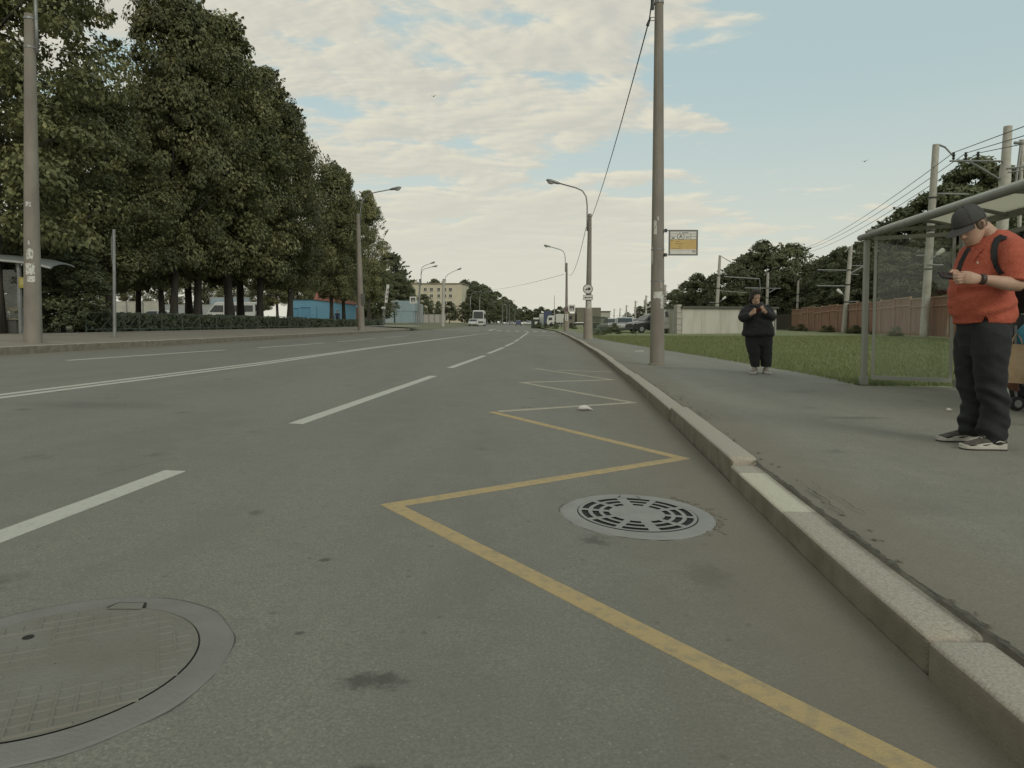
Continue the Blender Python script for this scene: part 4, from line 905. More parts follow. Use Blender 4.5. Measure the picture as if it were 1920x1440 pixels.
tag(m.build('litter_paper', MATS['white_plastic'], at=p), 'flat pale scrap on the sidewalk left of the nearest pole foot', 'litter')

# ------------------------------------------------------------------ right side: fence, garage, railway poles
M_FENCE = mat('fence_brown', (.245, .130, .086), .85, (.30, .185, .13), 1.3, bump=.4, bscale=6, stretch=(2, 2, .35))
M_FENCEW = mat('fence_worn_brown', (.40, .27, .19), .85, (.31, .18, .125), 3)
def fence():
    A = Vector((W(1905, 636, 34).x, 34, .1)); B = Vector((W(1484, 617, 88).x, 88, .1)); d = (B - A).normalized(); n = Vector((d.y, -d.x, 0)); n = -n if n.x > 0 else n
    root = thing('board_fence', A, 'tall rusty brown board fence behind the lawn', 'fence')
    Ln = (B - A).length; cnt = 20
    def top(t): return lerp_(2.75, 2.75, t) + .06 * math.sin(t * 40) + .03 * math.sin(t * 97)
    lerp_ = lambda a, b, t: a + (b - a) * t
    A = A - d * 8; Ln += 8
    for i in range(cnt):
        a, b = A + d * (Ln * i / cnt), A + d * (Ln * (i + 1) / cnt); m = MB(); K = 22
        for k in range(K):
            p, q = a.lerp(b, k / K + .002), a.lerp(b, (k + 1) / K - .002); z0, h = .05, top(i / cnt) - .02 + .012 * math.sin(k * 2.7)
            off = n * (.012 * (k % 2)); m.prism([p + off + Vector((0, 0, z0)), q + off + Vector((0, 0, z0)), q + off + Vector((0, 0, h)), p + off + Vector((0, 0, h))], n * -.02)
        m.build('board_panel', M_FENCE, root)
        m = MB()
        for h in (top(i / cnt) - .06, top(i / cnt) - .62): m.box((a + b) / 2 + n * .05 + Vector((0, 0, h)), ((b - a).length - .14, .05, .09), math.atan2(d.y, d.x))
        m.build('rail', M_FENCEW, root)
        m = MB(); m.box(a + n * .04 + Vector((0, 0, 1.42)), (.10, .09, 2.85)); m.build('post', M_FENCEW, root)
    e = B; m = MB(); g = Vector((W(1450, 617, 92).x, 92, .1)); m.box((e + g) / 2 + Vector((0, 0, 1.05)), ((g - e).length, .05, 2.1), math.atan2(g.y - e.y, g.x - e.x)); m.build('dark_end_panel', mat('dark_board', (.05, .045, .035), .9), root)
fence()
for i in range(12):
    t = rng.random(); x = W(1905, 636, 34).x * (1 - t) + W(1484, 617, 88).x * t - rng.uniform(.5, 1.6); y = 34 * (1 - t) + 88 * t - .4
    plant('bu', x, y, .05, rng.uniform(.35, .8), i * 1.1, rng.uniform(1.0, 1.7), 'weed_bush', 'low weedy bush growing along the foot of the brown fence', 'bush', 'weeds along the fence')
def garage():
    Y = 57.; a = W(1279, 624, Y); b = W(1455, 621, Y + 3); a.z = b.z = .05; d = (b - a).normalized(); n = Vector((-d.y, d.x, 0)); L_ = (b - a).length; H = 2.26
    root = thing('metal_garage', a, 'long grey metal garage with stained wall behind the person in black', 'garage')
    rz = math.atan2(d.y, d.x); M = mat('garage_wall', (.50, .49, .43), .8, (.40, .38, .32), 1.6, bump=.2, bscale=10, stretch=(1, 1, .25), lo=.42, hi=.75)
    m = MB(); m.box((a + b) / 2 + n * 1.5 + Vector((0, 0, H / 2)), (L_, 3, H), rz); m.build('wall', M, root)
    m = MB(); m.box((a + b) / 2 + n * 1.4 + Vector((0, 0, H + .08)), (L_ + .2, 3.3, .16), rz); m.build('roof', mat('garage_roof', (.10, .10, .085), .9), root)
    for k in range(1, 5):
        m = MB(); m.box(a.lerp(b, k / 5) - n * .008 + Vector((0, 0, H / 2)), (.07, .02, H - .02), rz); m.build('seam', M, root)
    m = MB(); m.box(a - d * .25 + n * .3 + Vector((0, 0, 1.28)), (.46, .5, 2.56), rz); m.build('corner_pillar', M_CONCL, root)
    for k in range(5): m = MB(); m.box(a - d * .25 + n * .04 + Vector((0, 0, .35 + k * .5)), (.47, .02, .04), rz); m.build('pillar_joint', mat('joint_grey', (.16, .155, .14), .9), root)
    m = MB(); m.box(a.lerp(b, .665) - n * .012 + Vector((0, 0, H * .78)), (.3, .02, .75), rz); m.build('pale_patch', mat('pale_patch', (.42, .42, .37), .8), root)
garage()
s = thing('thin_post', W(1453, 612, 50), 'thin pale metal post right beside the person in black, behind the lawn', 'post'); q = W(1453, 600, 50); m = MB(); m.cyl((q.x, 50, 0), (q.x, 50, W(1453, 586, 50).z), .06, n=8); m.build('post', M_GALV, s)

def rail_pole(base, top, r0, r1, label, arms, group=None, lamp=None, wide=0.):
    root = thing('railway_pole', base, label, 'railway pole', group); base = Vector(base); top = Vector(top)
    m = MB()
    if wide: zb = base.lerp(top, wide); m.tube([base, zb, zb + Vector((0, 0, .25)), top], [r0, r0 * .96, r1 * 1.12, r1], 12)
    else: m.tube([base, top], [r0, r1], 12)
    m.build('pole', M_CONCL, root, smooth=40)
    for (p0, p1, r_) in arms: m = MB(); m.cyl(p0, p1, r_, n=6); m.build('cross_arm', M_GALV, root)
    for z in (.35, .55, .72): c = base.lerp(top, z); m = MB(); r_ = r0 + (r1 - r0) * z; m.tube([c, c + Vector((0, 0, .12))], r_ + .02, 12); m.build('band', M_DKMET, root)
    if lamp: m = MB(); a, b = lamp; m.cyl(a, b, .05, n=6); m.build('lamp_arm', M_GALV, root); d = (b - a); m = MB(); m.tube([b, b + d * .3, b + d * 1.2, b + d * 1.4], [(.06, .05), (.14, .09), (.17, .1), (.08, .05)], 10); m.build('lamp_head', M_SIGNW, root, smooth=50)
    return root
Y = 44.
bz = lambda px, Y: Vector((W(px, 600, Y).x, Y, .1))
rail_pole(bz(1733, Y), W(1755, 271, Y), .26, .20, 'tall concrete railway pole seen through the shelter end glass', [(W(1759, 271, Y), W(1772, 276, Y), .06), (W(1772, 276, Y), W(1786, 291, Y), .06), (W(1757, 363, Y), W(1816, 364.5, Y), .06), (W(1736, 479, Y - .4), W(1718, 479, Y - .4), .05), (W(1738, 496, Y - .3), W(1768, 497, Y - .3), .05)], lamp=(W(1746, 486, Y - .4), W(1756, 478, Y - .5)))
Y = 40.
rp = rail_pole(bz(1868, Y), W(1890, 237, Y), .32, .225, 'thick concrete railway pole above the shelter roof with three insulators on its arm', [(W(1781, 302, Y), W(1886, 302, Y), .055), (W(1818, 303, Y), W(1874, 336, Y), .06), (W(1888, 316, Y - .3), W(1920, 312, Y - .3), .06), (W(1890, 323, Y - .3), W(1925, 318, Y - .3), .04)], wide=.80)
for px, py in ((1788, 292), (1811, 292), (1834, 291)): m = MB(); c = W(px, py, Y); m.tube([c + Vector((0, 0, -.26)), c + Vector((0, 0, -.15)), c + Vector((0, 0, -.1)), c + Vector((0, 0, .03)), c + Vector((0, 0, .08)), c + Vector((0, 0, .2))], [.03, .09, .05, .10, .06, .08], 10); m.build('insulator', M_DKMET, rp, smooth=40)
Y = 42.; rail_pole(bz(1905, Y), W(1917, 262, Y), .12, .10, 'steel frame of a railway mast cut by the right photo edge', [(W(1902, 268, Y), W(1930, 267, Y), .1), (W(1915, 262, Y), W(1905, 340, Y), .07), (W(1913, 262, Y), W(1928, 330, Y), .07)])
Y = 63.; rail_pole(bz(1583, Y), W(1595.5, 462, Y), .25, .17, 'pale railway pole with side rods left of the shelter post', [(W(1591, 507, Y), W(1533, 506, Y), .06), (W(1588, 536.5, Y), W(1532, 536, Y), .06), (W(1593, 462, Y), W(1584, 473, Y), .05), (W(1594, 513, Y), W(1619, 499, Y), .07), (W(1592, 498, Y), W(1618, 498.5, Y), .05), (W(1590, 514, Y), W(1610, 515, Y), .05), (W(1586, 566, Y), W(1611, 565, Y), .05)], lamp=(W(1586, 557, Y), W(1579, 551, Y)))
Y = 92.; rail_pole(bz(1342, Y), W(1350, 479, Y), .28, .18, 'railway pole above the grey garage left of the person in black', [(W(1351, 480, Y), W(1377, 495, Y), .05), (W(1358, 519, Y), W(1424, 523, Y), .09), (W(1424, 523, Y), W(1426, 546, Y), .06), (W(1344, 545, Y), W(1400, 549, Y), .06), (W(1346, 567, Y), W(1330, 567, Y), .05)], lamp=(W(1349, 566, Y), W(1354, 562, Y)))
Y = 90.; rail_pole(bz(1437, Y), W(1440, 511, Y), .20, .17, 'railway pole rising behind the shoulder of the person in black', [(W(1437, 511, Y), W(1432, 517, Y), .05), (W(1397, 540, Y), W(1464, 541, Y), .08), (W(1442, 549, Y), W(1455, 541, Y), .08)])
Y = 86.; rail_pole(bz(1494, Y), W(1497, 527, Y), .16, .13, 'slender railway mast with bent top before the dark thicket', [(W(1497, 527, Y), W(1503, 521, Y), .06)])
for (px, top, Y, w_) in [(1285, 554, 150, .3), (1321, 552, 140, .3), (1246, 534, 118, .34), (1211, 554, 175, .3), (1191, 564, 190, .3), (1174, 572, 230, .3), (1162, 578, 260, .25), (1151, 579, 290, .25), (1143, 586, 320, .25), (1208, 562, 200, .3)]:
    rail_pole(bz(px, Y), W(px + .6, top, Y), w_, w_ * .75, 'far railway pole in the receding line beyond the parked cars', [(W(px + .6, top + 1, Y), W(px + 5, top + 3, Y), .06), (W(px - 4, top + 13, Y), W(px + 7, top + 13.5, Y), .06)], 'far railway poles')
for k, (a, b, c) in enumerate([((1498, 468), (1788, 286), (1928, 234)), ((1501, 471), (1811, 287), (1928, 252)), ((1508, 475), (1834, 287), (1928, 268))]):
    m = MB(); P0, P1, P2 = W(*a, 120), W(*b, 40), W(*c, 28); pts = [P0.lerp(P1, t) - Vector((0, 0, .9 * 4 * t * (1 - t))) for t in np.linspace(0, 1, 14)] + [P1.lerp(P2, t) for t in np.linspace(.2, 1, 4)]
    m.tube(pts, .022, 5); tag(m.build('railway_wire', M_DKMET, at=P0), ['upper', 'middle', 'lower'][k] + ' wire running to the insulators of the thick railway pole', 'cable', 'railway wires')
Y = 330; rail_pole(bz(1039.5, Y), W(1039.5, 554, Y), .25, .12, 'thin distant mast rising over the far tree line', [(W(1039.5, 560, Y), W(1041, 560, Y), .1)])

# ------------------------------------------------------------------ vehicles
def wheel(mb, c, r, w_, ax): a = Vector(ax).normalized(); mb.tube([Vector(c) - a * w_ / 2, Vector(c) - a * w_ * .45, Vector(c) + a * w_ * .45, Vector(c) + a * w_ / 2], [r * .92, r, r, r * .92], 18)
def vehicle(name, label, cat, loc, head, L_, Wd, H, paint, kind='car', group=None, glass=True):
    """built along +x at the origin, then turned by head"""
    root = thing(name, (0, 0, 0), label, cat, group); h = H
    if kind == 'car':
        lo = [(-.5, .32), (-.49, .50), (-.46, .60), (-.30, .64), (.22, .62), (.42, .54), (.49, .46), (.5, .30), (.48, .16), (-.48, .16)]
        cab = [(-.40, .63), (-.33, .90), (-.22, .985), (-.02, 1.), (.10, .95), (.25, .62)]
    elif kind == 'suv':
        lo = [(-.5, .32), (-.5, .58), (-.48, .62), (.24, .62), (.44, .55), (.49, .48), (.5, .3), (.48, .18), (-.48, .18)]
        cab = [(-.48, .61), (-.44, .92), (-.38, .985), (-.02, 1.), (.10, .96), (.26, .61)]
    elif kind == 'van':
        lo = [(-.5, .12), (-.5, .58), (.36, .55), (.47, .47), (.5, .36), (.5, .14)]
        cab = [(-.5, .55), (-.495, .95), (-.47, 1.), (.18, 1.), (.24, .96), (.38, .54)]
    else:
        lo = [(-.5, .1), (-.5, .45), (.5, .45), (.5, .1)]; cab = [(-.5, .44), (-.49, .97), (-.47, 1.), (.46, 1.), (.48, .96), (.5, .44)]
    m = MB(); y0 = Wd / 2
    sec = [(-1, .90), (-.96, .97), (-.8, 1), (.8, 1), (.96, .97), (1, .90)]
    m.loft([[(x * L_ * (1 if abs(s_) < .9 else .992), s_ * y0, z * h * k + (1 - k) * .2) for x, z in lo] for s_, k in sec]); body = m.build('body', paint, root, smooth=35)
    m = MB(); inn = .86 if kind in ('car', 'suv') else .96
    zb = cab[0][1]
    rings = []
    for s_ in (-1, -.93, 0, .93, 1):
        rings.append([(x * L_, s_ * y0 * (1 - (1 - inn) * (z - zb) / (1 - zb)) * .97, z * h - (.02 * h if abs(s_) == 1 and z > .9 else 0)) for x, z in cab])
    m.loft(rings); m.build('cabin', paint, root, smooth=35)
    if glass:
        def side(x0, x1, z0, z1, sl=0., sr=0.):
            for s_ in (-1, 1):
                q = MB(); yy = lambda z: s_ * (y0 * (1 - (1 - inn) * (z - zb) / (1 - zb)) * .97 + .006); q.prism([(x0 * L_, yy(z0), z0 * h), (x1 * L_, yy(z0), z0 * h), ((x1 + sr) * L_, yy(z1), z1 * h), ((x0 + sl) * L_, yy(z1), z1 * h)], (0, s_ * .006, 0)); q.build('window', M_CGLASS, root)
        def endp(i, j, k0, k1, sgn):
            (xa, za), (xb, zb_) = cab[i], cab[j]; q = MB(); P = []
            for t, s_ in ((k0, -1), (k0, 1), (k1, 1), (k1, -1)):
                x, z = xa + (xb - xa) * t, za + (zb_ - za) * t; P.append((x * L_ + sgn * .012, s_ * y0 * (1 - (1 - inn) * (z - zb) / (1 - zb)) * .86, z * h + .008))
            q.prism(P, (sgn * .006, 0, .003)); q.build('windscreen' if sgn > 0 else 'rear_window', M_CGLASS, root)
        if kind == 'car': side(-.36, -.13, .66, .92, .05, 0); side(-.10, .20, .66, .92, 0, -.10); endp(-1, -2, .1, .92, 1); endp(0, 1, .1, .92, -1)
        elif kind == 'suv': side(-.44, -.30, .66, .92, .02, 0); side(-.28, -.08, .66, .93); side(-.05, .21, .66, .93, 0, -.10); endp(-1, -2, .1, .92, 1); endp(0, 1, .15, .92, -1)
        elif kind == 'van': side(-.46, -.30, .60, .86); side(-.27, .04, .60, .86); side(.08, .34, .58, .86, 0, -.10); endp(-1, -2, .08, .95, 1); endp(0, 1, .2, .85, -1)
        else: 
            for k in range(5): side(-.46 + k * .19, -.46 + k * .19 + .17, .50, .80)
            endp(-1, -2, .05, .92, 1); endp(0, 1, .3, .9, -1)
    r_ = {'car': .31, 'suv': .36, 'van': .36, 'bus': .48}[kind]
    for x in (-.31, .32):
        for s_ in (-1, 1): q = MB(); wheel(q, (x * L_, s_ * (y0 - .10), r_), r_, .22, (0, 1, 0)); wh = q.build('wheel', M_TYRE, root); q = MB(); wheel(q, (x * L_, s_ * (y0 + .012), r_), r_ * .6, .02, (0, 1, 0)); q.build('rim', M_GALV, wh)
    zl = .47 if kind in ('car', 'suv') else .36
    for s_ in (-1, 1):
        q = MB(); q.box((L_ * .492, s_ * y0 * .72, zl * h), (.09, Wd * .18, h * .085)); q.build('headlight', mat('headlight', (.45, .45, .42), .2), root)
        q = MB(); q.box((-L_ * .497, s_ * y0 * .78, (zl + .07) * h), (.06, Wd * .13, h * .10)); q.build('tail_light', mat('tail_light', (.25, .03, .02), .3), root)
    for sg in (-1, 1): q = MB(); q.box((sg * L_ * .5, 0, h * .25), (.06, Wd * .9, h * .12)); q.build('bumper', mat('bumper_grey', (.10, .10, .10), .6), root)
    root.location = loc; root.rotation_euler = (0, 0, head); return root
PW, PS, PB, PD = mat('paint_white', (.55, .55, .52), .35, coat=.3), mat('paint_silver', (.40, .40, .375), .35, metal=.3, coat=.3), mat('paint_blue', (.06, .08, .17), .4, coat=.3), mat('paint_dark', (.025, .027, .027), .3, coat=.4)
def gz(px, Y): p = W(px, 600, Y); return Vector((p.x, Y, ground(p.x, Y)))
vehicle('minibus', 'white minibus parked behind the linden trunks', 'minibus', Vector((left_of(435, 76), 76, .62)), R(180), 6.2, 2.1, 2.78, PW, 'van')
vehicle('parked_car', 'low white car behind the slim linden, beyond the green fence', 'car', Vector((left_of(296, 62), 62, .72)), R(178), 4.3, 1.75, 1.5, PW, 'car')
vehicle('parked_car', 'white car half hidden by the shrub beside the far shelter', 'car', Vector((left_of(148, 60), 60, .72)), R(10), 4.3, 1.75, 1.5, PW, 'car')
vehicle('coach', 'white coach coming along the far lane, behind a small car', 'coach', gz(899, 150) , R(-90), 11, 2.5, 3.45, PW, 'bus')
vehicle('moving_car', 'small white car just in front of the oncoming coach', 'car', gz(887.5, 139), R(-90), 4.3, 1.9, 1.55, PW, 'car')
vehicle('moving_car', 'dark blue grey car far down the road seen from behind', 'car', gz(972, 210), R(90), 4.3, 1.8, 1.7, PB, 'suv')
vehicle('moving_car', 'small white car far down the road right of the dark blue one', 'car', gz(990, 250), R(-90), 4.4, 1.8, 1.6, PW, 'car')
vehicle('moving_car', 'pale car in the distance left of the dark blue one', 'car', gz(959, 300), R(-90), 4.4, 1.8, 1.6, PS, 'car')
vehicle('parked_car', 'silver hatchback parked on the grass facing the road, right of the green fence', 'car', Vector((left_of(1171, 66), 66, .1)), R(-97), 4.2, 1.75, 1.5, PS, 'car')
vehicle('parked_car', 'pale car behind the end of the green fence', 'car', Vector((left_of(1147, 80), 80, .1)), R(-120), 4.2, 1.75, 1.5, PS, 'car')
vehicle('parked_car', 'dark off-road car half hidden by the nearest pole', 'car', Vector((left_of(1222, 62), 62, .1)), R(-165), 4.6, 1.85, 1.8, PD, 'suv')
vehicle('parked_car', 'dark grey car between the silver hatchback and the off-road car', 'car', Vector((left_of(1193, 82), 82, .1)), R(-150), 4.3, 1.75, 1.45, PD, 'car')
def truck(name, label, loc, head, paint, cargo, L_, H, cabH=2.6):
    root = thing(name, (0, 0, 0), label, 'truck'); 
    m = MB(); m.box((-.9, 0, 1.05 + (H - 1.05) / 2), (L_ - 2.2, 2.4, H - 1.05)); m.build('cargo_box', cargo, root, bevel=.05)
    m = MB(); m.prism([(L_ / 2 - 1.75, -1.1, .5), (L_ / 2, -1.1, .5), (L_ / 2, -1.1, 1.5), (L_ / 2 - .25, -1.1, cabH - .1), (L_ / 2 - .5, -1.1, cabH), (L_ / 2 - 1.75, -1.1, cabH)], (0, 2.2, 0)); m.build('cab', paint, root, bevel=.08)
    m = MB(); m.prism([(L_ / 2 + .012, -.95, 1.5), (L_ / 2 + .012, .95, 1.5), (L_ / 2 - .22, .95, cabH - .2), (L_ / 2 - .22, -.95, cabH - .2)], (.02, 0, .006)); m.build('windscreen', M_CGLASS, root)
    for s_ in (-1, 1): m = MB(); m.box((L_ / 2 - .8, s_ * 1.106, 1.85), (.8, .015, .6)); m.build('window', M_CGLASS, root)
    m = MB(); m.box((0, 0, .8), (L_ - .4, .9, .3)); m.build('chassis', M_DKMET, root)
    for x in (L_ / 2 - 1.0, -L_ / 2 + 1.3, -L_ / 2 + 2.4):
        for s_ in (-1, 1): m = MB(); wheel(m, (x, s_ * .98, .48), .48, .3, (0, 1, 0)); m.build('wheel', M_TYRE, root)
    m = MB(); m.box((L_ / 2 + .05, 0, .62), (.15, 2.2, .3)); m.build('bumper', PW, root)
    for s_ in (-1, 1): m = MB(); m.box((L_ / 2 + .01, s_ * .85, .98), (.05, .3, .2)); m.build('headlight', mat('headlight', (.45, .45, .42), .2), root)
    root.location = loc; root.rotation_euler = (0, 0, head); return root
truck('parked_truck', 'old white cabbed truck parked at the left end of the grey garage', Vector((left_of(1260, 61.5), 61.5, .05)), R(-96), PW, mat('tarp_grey', (.12, .12, .10), .9), 5.0, 2.0, 2.2)
truck('parked_truck', 'olive grey box truck behind the second lamp pole', Vector((left_of(1092, 115), 115, .05)), R(-176), mat('paint_olive', (.14, .135, .10), .6), mat('olive_box', (.15, .142, .105), .75, (.17, .16, .12), .8), 6.4, 3.6)
truck('parked_truck', 'white box truck parked beyond the crossing, left of the olive truck', Vector((left_of(1052, 150), 150, .05)), R(178), PW, mat('white_box', (.50, .50, .46), .6), 6.5, 2.95)
def container(name, label, c, d, rz, m_, ribs=14):
    root = thing(name, (c[0], c[1], c[2]), label, 'container'); c = Vector(c) + Vector((0, 0, d[2] / 2)); m = MB(); m.box(c, d, rz); m.build('shell', m_, root, bevel=.04)
    ax = Vector((math.cos(rz), math.sin(rz), 0)); ay = Vector((-ax.y, ax.x, 0))
    for i in range(ribs):
        m = MB(); 
        m.box(c + ax * d[0] * ((i + .5) / ribs - .5) - ay * (d[1] / 2 + .015), (.06, .03, d[2] * .9), rz); m.build('rib', m_, root)
    for s_ in (-1, 1): m = MB(); m.box(c + ax * s_ * (d[0] / 2 - .07) - ay * (d[1] / 2 + .02), (.14, .05, d[2]), rz); m.build('corner_post', m_, root)
    return root
container('container', 'dark blue upright container beyond the crossing between white ones', (left_of(1026.5, 170), 170, .05), (1.9, 2.4, 3.9), 0, mat('container_blue', (.05, .065, .12), .6), 5)
container('container', 'narrow white container left of the dark blue one', (left_of(1016, 175), 175, .05), (1.3, 2.4, 3.3), 0, MATS['white_box'], 4)
BG = mat('blue_grey_sheet', (.23, .31, .34), .6, (.27, .34, .36), .7); BG2 = mat('pale_blue_sheet', (.28, .345, .355), .6, (.31, .36, .36), .6)
container('container', 'lower left blue grey cabin of the stacked row', (left_of(729, 112), 112, .98), (3.0, 2.4, 1.95), .0, BG2, 6)
container('container', 'lower right blue grey cabin of the stacked row, long one', (left_of(760, 112), 112, .98), (3.6, 2.4, 1.95), .0, BG, 7)
container('container', 'upper blue grey cabin standing on the long lower one', (left_of(763, 112), 112, 2.96), (3.7, 2.4, 1.75), .0, BG, 7)
container('container', 'upper grey cabin on the left of the stacked row', (left_of(730, 112.5), 112.5, 2.96), (3.0, 2.4, 1.9), .0, mat('warm_grey_sheet', (.25, .25, .215), .7, (.28, .28, .24), .8), 6)
container('container', 'narrow pale cabin at the right end of the stacked row', (left_of(785.5, 113), 113, .98), (1.2, 2.4, 3.2), .0, mat('pale_grey_sheet', (.28, .30, .29), .7), 3)
# dark stall heap beyond the crossing
s = thing('market_stall', Vector((left_of(1004, 120), 120, .05)), 'small dark green kiosk beside the road beyond the crossing', 'kiosk'); c = Vector((left_of(1004, 120), 120, .05))
m = MB(); m.box(c + Vector((0, 0, .8)), (1.5, 1.6, 1.6)); m.build('wall', mat('dark_green_sheet', (.03, .04, .03), .7), s); m = MB(); m.box(c + Vector((.1, -.2, 1.75)), (1.0, 1.4, .3)); m.build('roof', M_SIGNW, s); m = MB(); m.box(c + Vector((.1, -.82, .95)), (.5, .04, .5)); m.build('window', M_SIGNW, s)
# green picket fence on the right verge
def picket():
    A, B = Vector((left_of(1108, 50), 50, .1)), Vector((left_of(1139, 62), 62, .1)); root = thing('picket_fence', A, 'dark green picket fence right of the truck ban lamp', 'fence'); M = mat('dark_green_fence', (.05, .07, .045), .8, (.08, .09, .06), 3)
    d = (B - A).normalized(); Ln = (B - A).length
    for i in range(22):
        p = A.lerp(B, i / 21); m = MB(); h = 1.45 + .06 * math.sin(i * 3); m.box(p + Vector((0, 0, h / 2)), (.12 + .05 * (i % 3 == 0), .03, h), math.atan2(d.y, d.x)); m.build('picket', M, root)
    m = MB(); m.box((A + B) / 2 + Vector((0, .03, 1.38)), (Ln, .05, .12), math.atan2(d.y, d.x)); m.build('rail', M, root); m = MB(); m.box((A + B) / 2 + Vector((0, .03, .35)), (Ln, .05, .1), math.atan2(d.y, d.x)); m.build('rail', M, root)
picket()
s = thing('low_building', Vector((left_of(1121, 150), 150, .05)), 'low pale building whose flat roof shows over the green picket fence', 'building'); c = Vector((left_of(1122, 150), 150, .05)); m = MB(); m.box(c + Vector((0, 0, 1.7)), (4.5, 5, 3.4)); m.build('wall', M_CONCL, s); m = MB(); m.box(c + Vector((0, 0, 3.5)), (4.8, 5.4, .2)); m.build('roof', MATS['garage_roof'], s)
m = MB(); m.box(c + Vector((-.8, -2.52, 2.1)), (1.0, .04, .8)); m.build('window', M_CGLASS, s)
def railing():
    A, B = Vector((left_of(1033, 105), 105, .05)), Vector((left_of(1066, 100), 100, .05)); root = thing('railing', A, 'thin metal railing in front of the white box truck', 'fence'); m = MB()
    for h in (.5, 1.05): m = MB(); m.cyl(A + Vector((0, 0, h)), B + Vector((0, 0, h)), .03, n=6); m.build('rail', M_DKMET, root)
    for i in range(6): m = MB(); p = A.lerp(B, i / 5); m.cyl(p, p + Vector((0, 0, 1.15)), .035, n=6); m.build('post', M_DKMET, root)
railing()
for i, (px, Y, H) in enumerate([(1140, 58, .45), (1120, 48, .4), (1160, 56, .35), (1133, 52, .4), (1188, 57, .35), (1245, 60, 1.2), (1250, 64, 2.0), (1105, 70, .7), (1042, 103, .8), (1024, 112, .9), (1075, 98, .8), (1150, 64, .9), (1011, 118, 1.0)]):
    plant('bu', left_of(px, Y), Y, .05, H, i * 1.3, 1.2, 'weed_bush', 'low weed clump on the right verge near the parked cars and the railing', 'bush', 'weeds on the right verge')

# ------------------------------------------------------------------ left side: kiosk, wall, block
def kiosk():
    Y = 76.; a, b = Vector((left_of(546, Y), Y, .6)), Vector((left_of(668, Y), Y, .6)); s = thing('blue_kiosk', a, 'long bright blue kiosk with red tiled roof behind the lindens', 'kiosk')
    MBL = mat('kiosk_blue', (.15, .34, .48), .6, (.17, .37, .50), 1.1); H = 3.25
    m = MB(); m.prism([a, b, b + Vector((0, 0, H - .75)), a.lerp(b, .4) + Vector((0, 0, H - .2)), a + Vector((0, 0, H - .1))], (0, 3.5, 0)); m.build('wall', MBL, s)
    m = MB(); c0 = a.lerp(b, .36); m.prism([c0 + Vector((0, -.15, H - .17)), b + Vector((.15, -.15, H - .80)), b + Vector((-.6, 1.6, H + .45)), c0 + Vector((0, 1.6, H + 1.0))], (0, 0, .07)); m.build('roof', mat('kiosk_roof', (.24, .085, .06), .8, (.29, .12, .085), 2), s)
    m = MB(); m.box(a.lerp(b, .18) + Vector((0, -.02, H - .13)), ((b - a).length * .38, .2, .1)); m.build('eave', M_DKMET, s)
    for (u0, u1, z0, z1) in ((.05, .12, .95, 2.05), (.16, .29, .95, 2.15)):
        p, q = a.lerp(b, u0), a.lerp(b, u1); m = MB(); m.box((p + q) / 2 + Vector((0, -.02, (z0 + z1) / 2)), ((q - p).length, .05, z1 - z0)); sh = m.build('shutter', mat('kiosk_shutter', (.13, .31, .45), .6), s)
        m = MB(); m.box((p + q) / 2 + Vector((0, -.05, z1 + .03)), ((q - p).length + .1, .08, .07)); m.build('sill', mat('kiosk_trim', (.05, .13, .22), .6), sh)
    for u in (.40, .62, .80): m = MB(); m.box(a.lerp(b, u) + Vector((0, -.012, 1.15)), (.05, .03, 2.25)); m.build('seam', mat('kiosk_trim', (.05, .13, .22), .6), s)
    m = MB(); m.box(b + Vector((.12, .6, 1.1)), (.25, 1.2, 2.2)); m.build('brown_end', M_FENCE, s)
kiosk()
def wall(name, label, px0, px1, py0, Y, m_, z=.7, cat='wall', posts=0):
    a, b = Vector((left_of(px0, Y), Y, z)), Vector((left_of(px1, Y), Y, z)); H = EYE + (605 - py0) / F * Y - z; s = thing(name, a, label, cat)
    m = MB(); m.box((a + b) / 2 + Vector((0, .1, H / 2)), (abs(b.x - a.x), .15, H)); m.build('panel', m_, s)
    for i in range(posts): p = a.lerp(b, i / max(1, posts - 1)); m = MB(); m.box(p + Vector((0, 0, H / 2 + .03)), (.12, .12, H + .06)); m.build('post', M_GALV, s)
    m = MB(); m.box((a + b) / 2 + Vector((0, .1, H + .03)), (abs(b.x - a.x) + .05, .22, .06)); m.build('coping', M_CONCL, s); return s
wall('yard_wall', 'pale cream yard wall glimpsed between the linden trunks, behind the bare stop post', 178, 300, 566, 85, mat('cream_wall', (.42, .41, .35), .8, (.34, .33, .29), .8), posts=5)
wall('yard_wall', 'light grey yard wall behind the trunks left of the minibus nose', 301, 400, 572, 88, mat('grey_wall', (.34, .36, .35), .8, (.28, .30, .30), .8), posts=4)
wall('yard_wall', 'bluish tall shed wall behind the roof of the minibus', 395, 470, 558, 100, mat('bluish_wall', (.24, .31, .36), .8, (.30, .35, .38), .5), posts=3)
wall('yard_wall', 'grey sheet fence between the kiosk end and the blue grey cabins', 676, 722, 580, 100, mat('sheet_grey', (.20, .20, .185), .8, (.15, .15, .14), 1.5, stretch=(4, 1, .3)), posts=4)
wall('yard_wall', 'pale concrete fence at the foot of the cream apartment block', 794, 836, 590, 140, M_CONCL, z=1.05, posts=5)
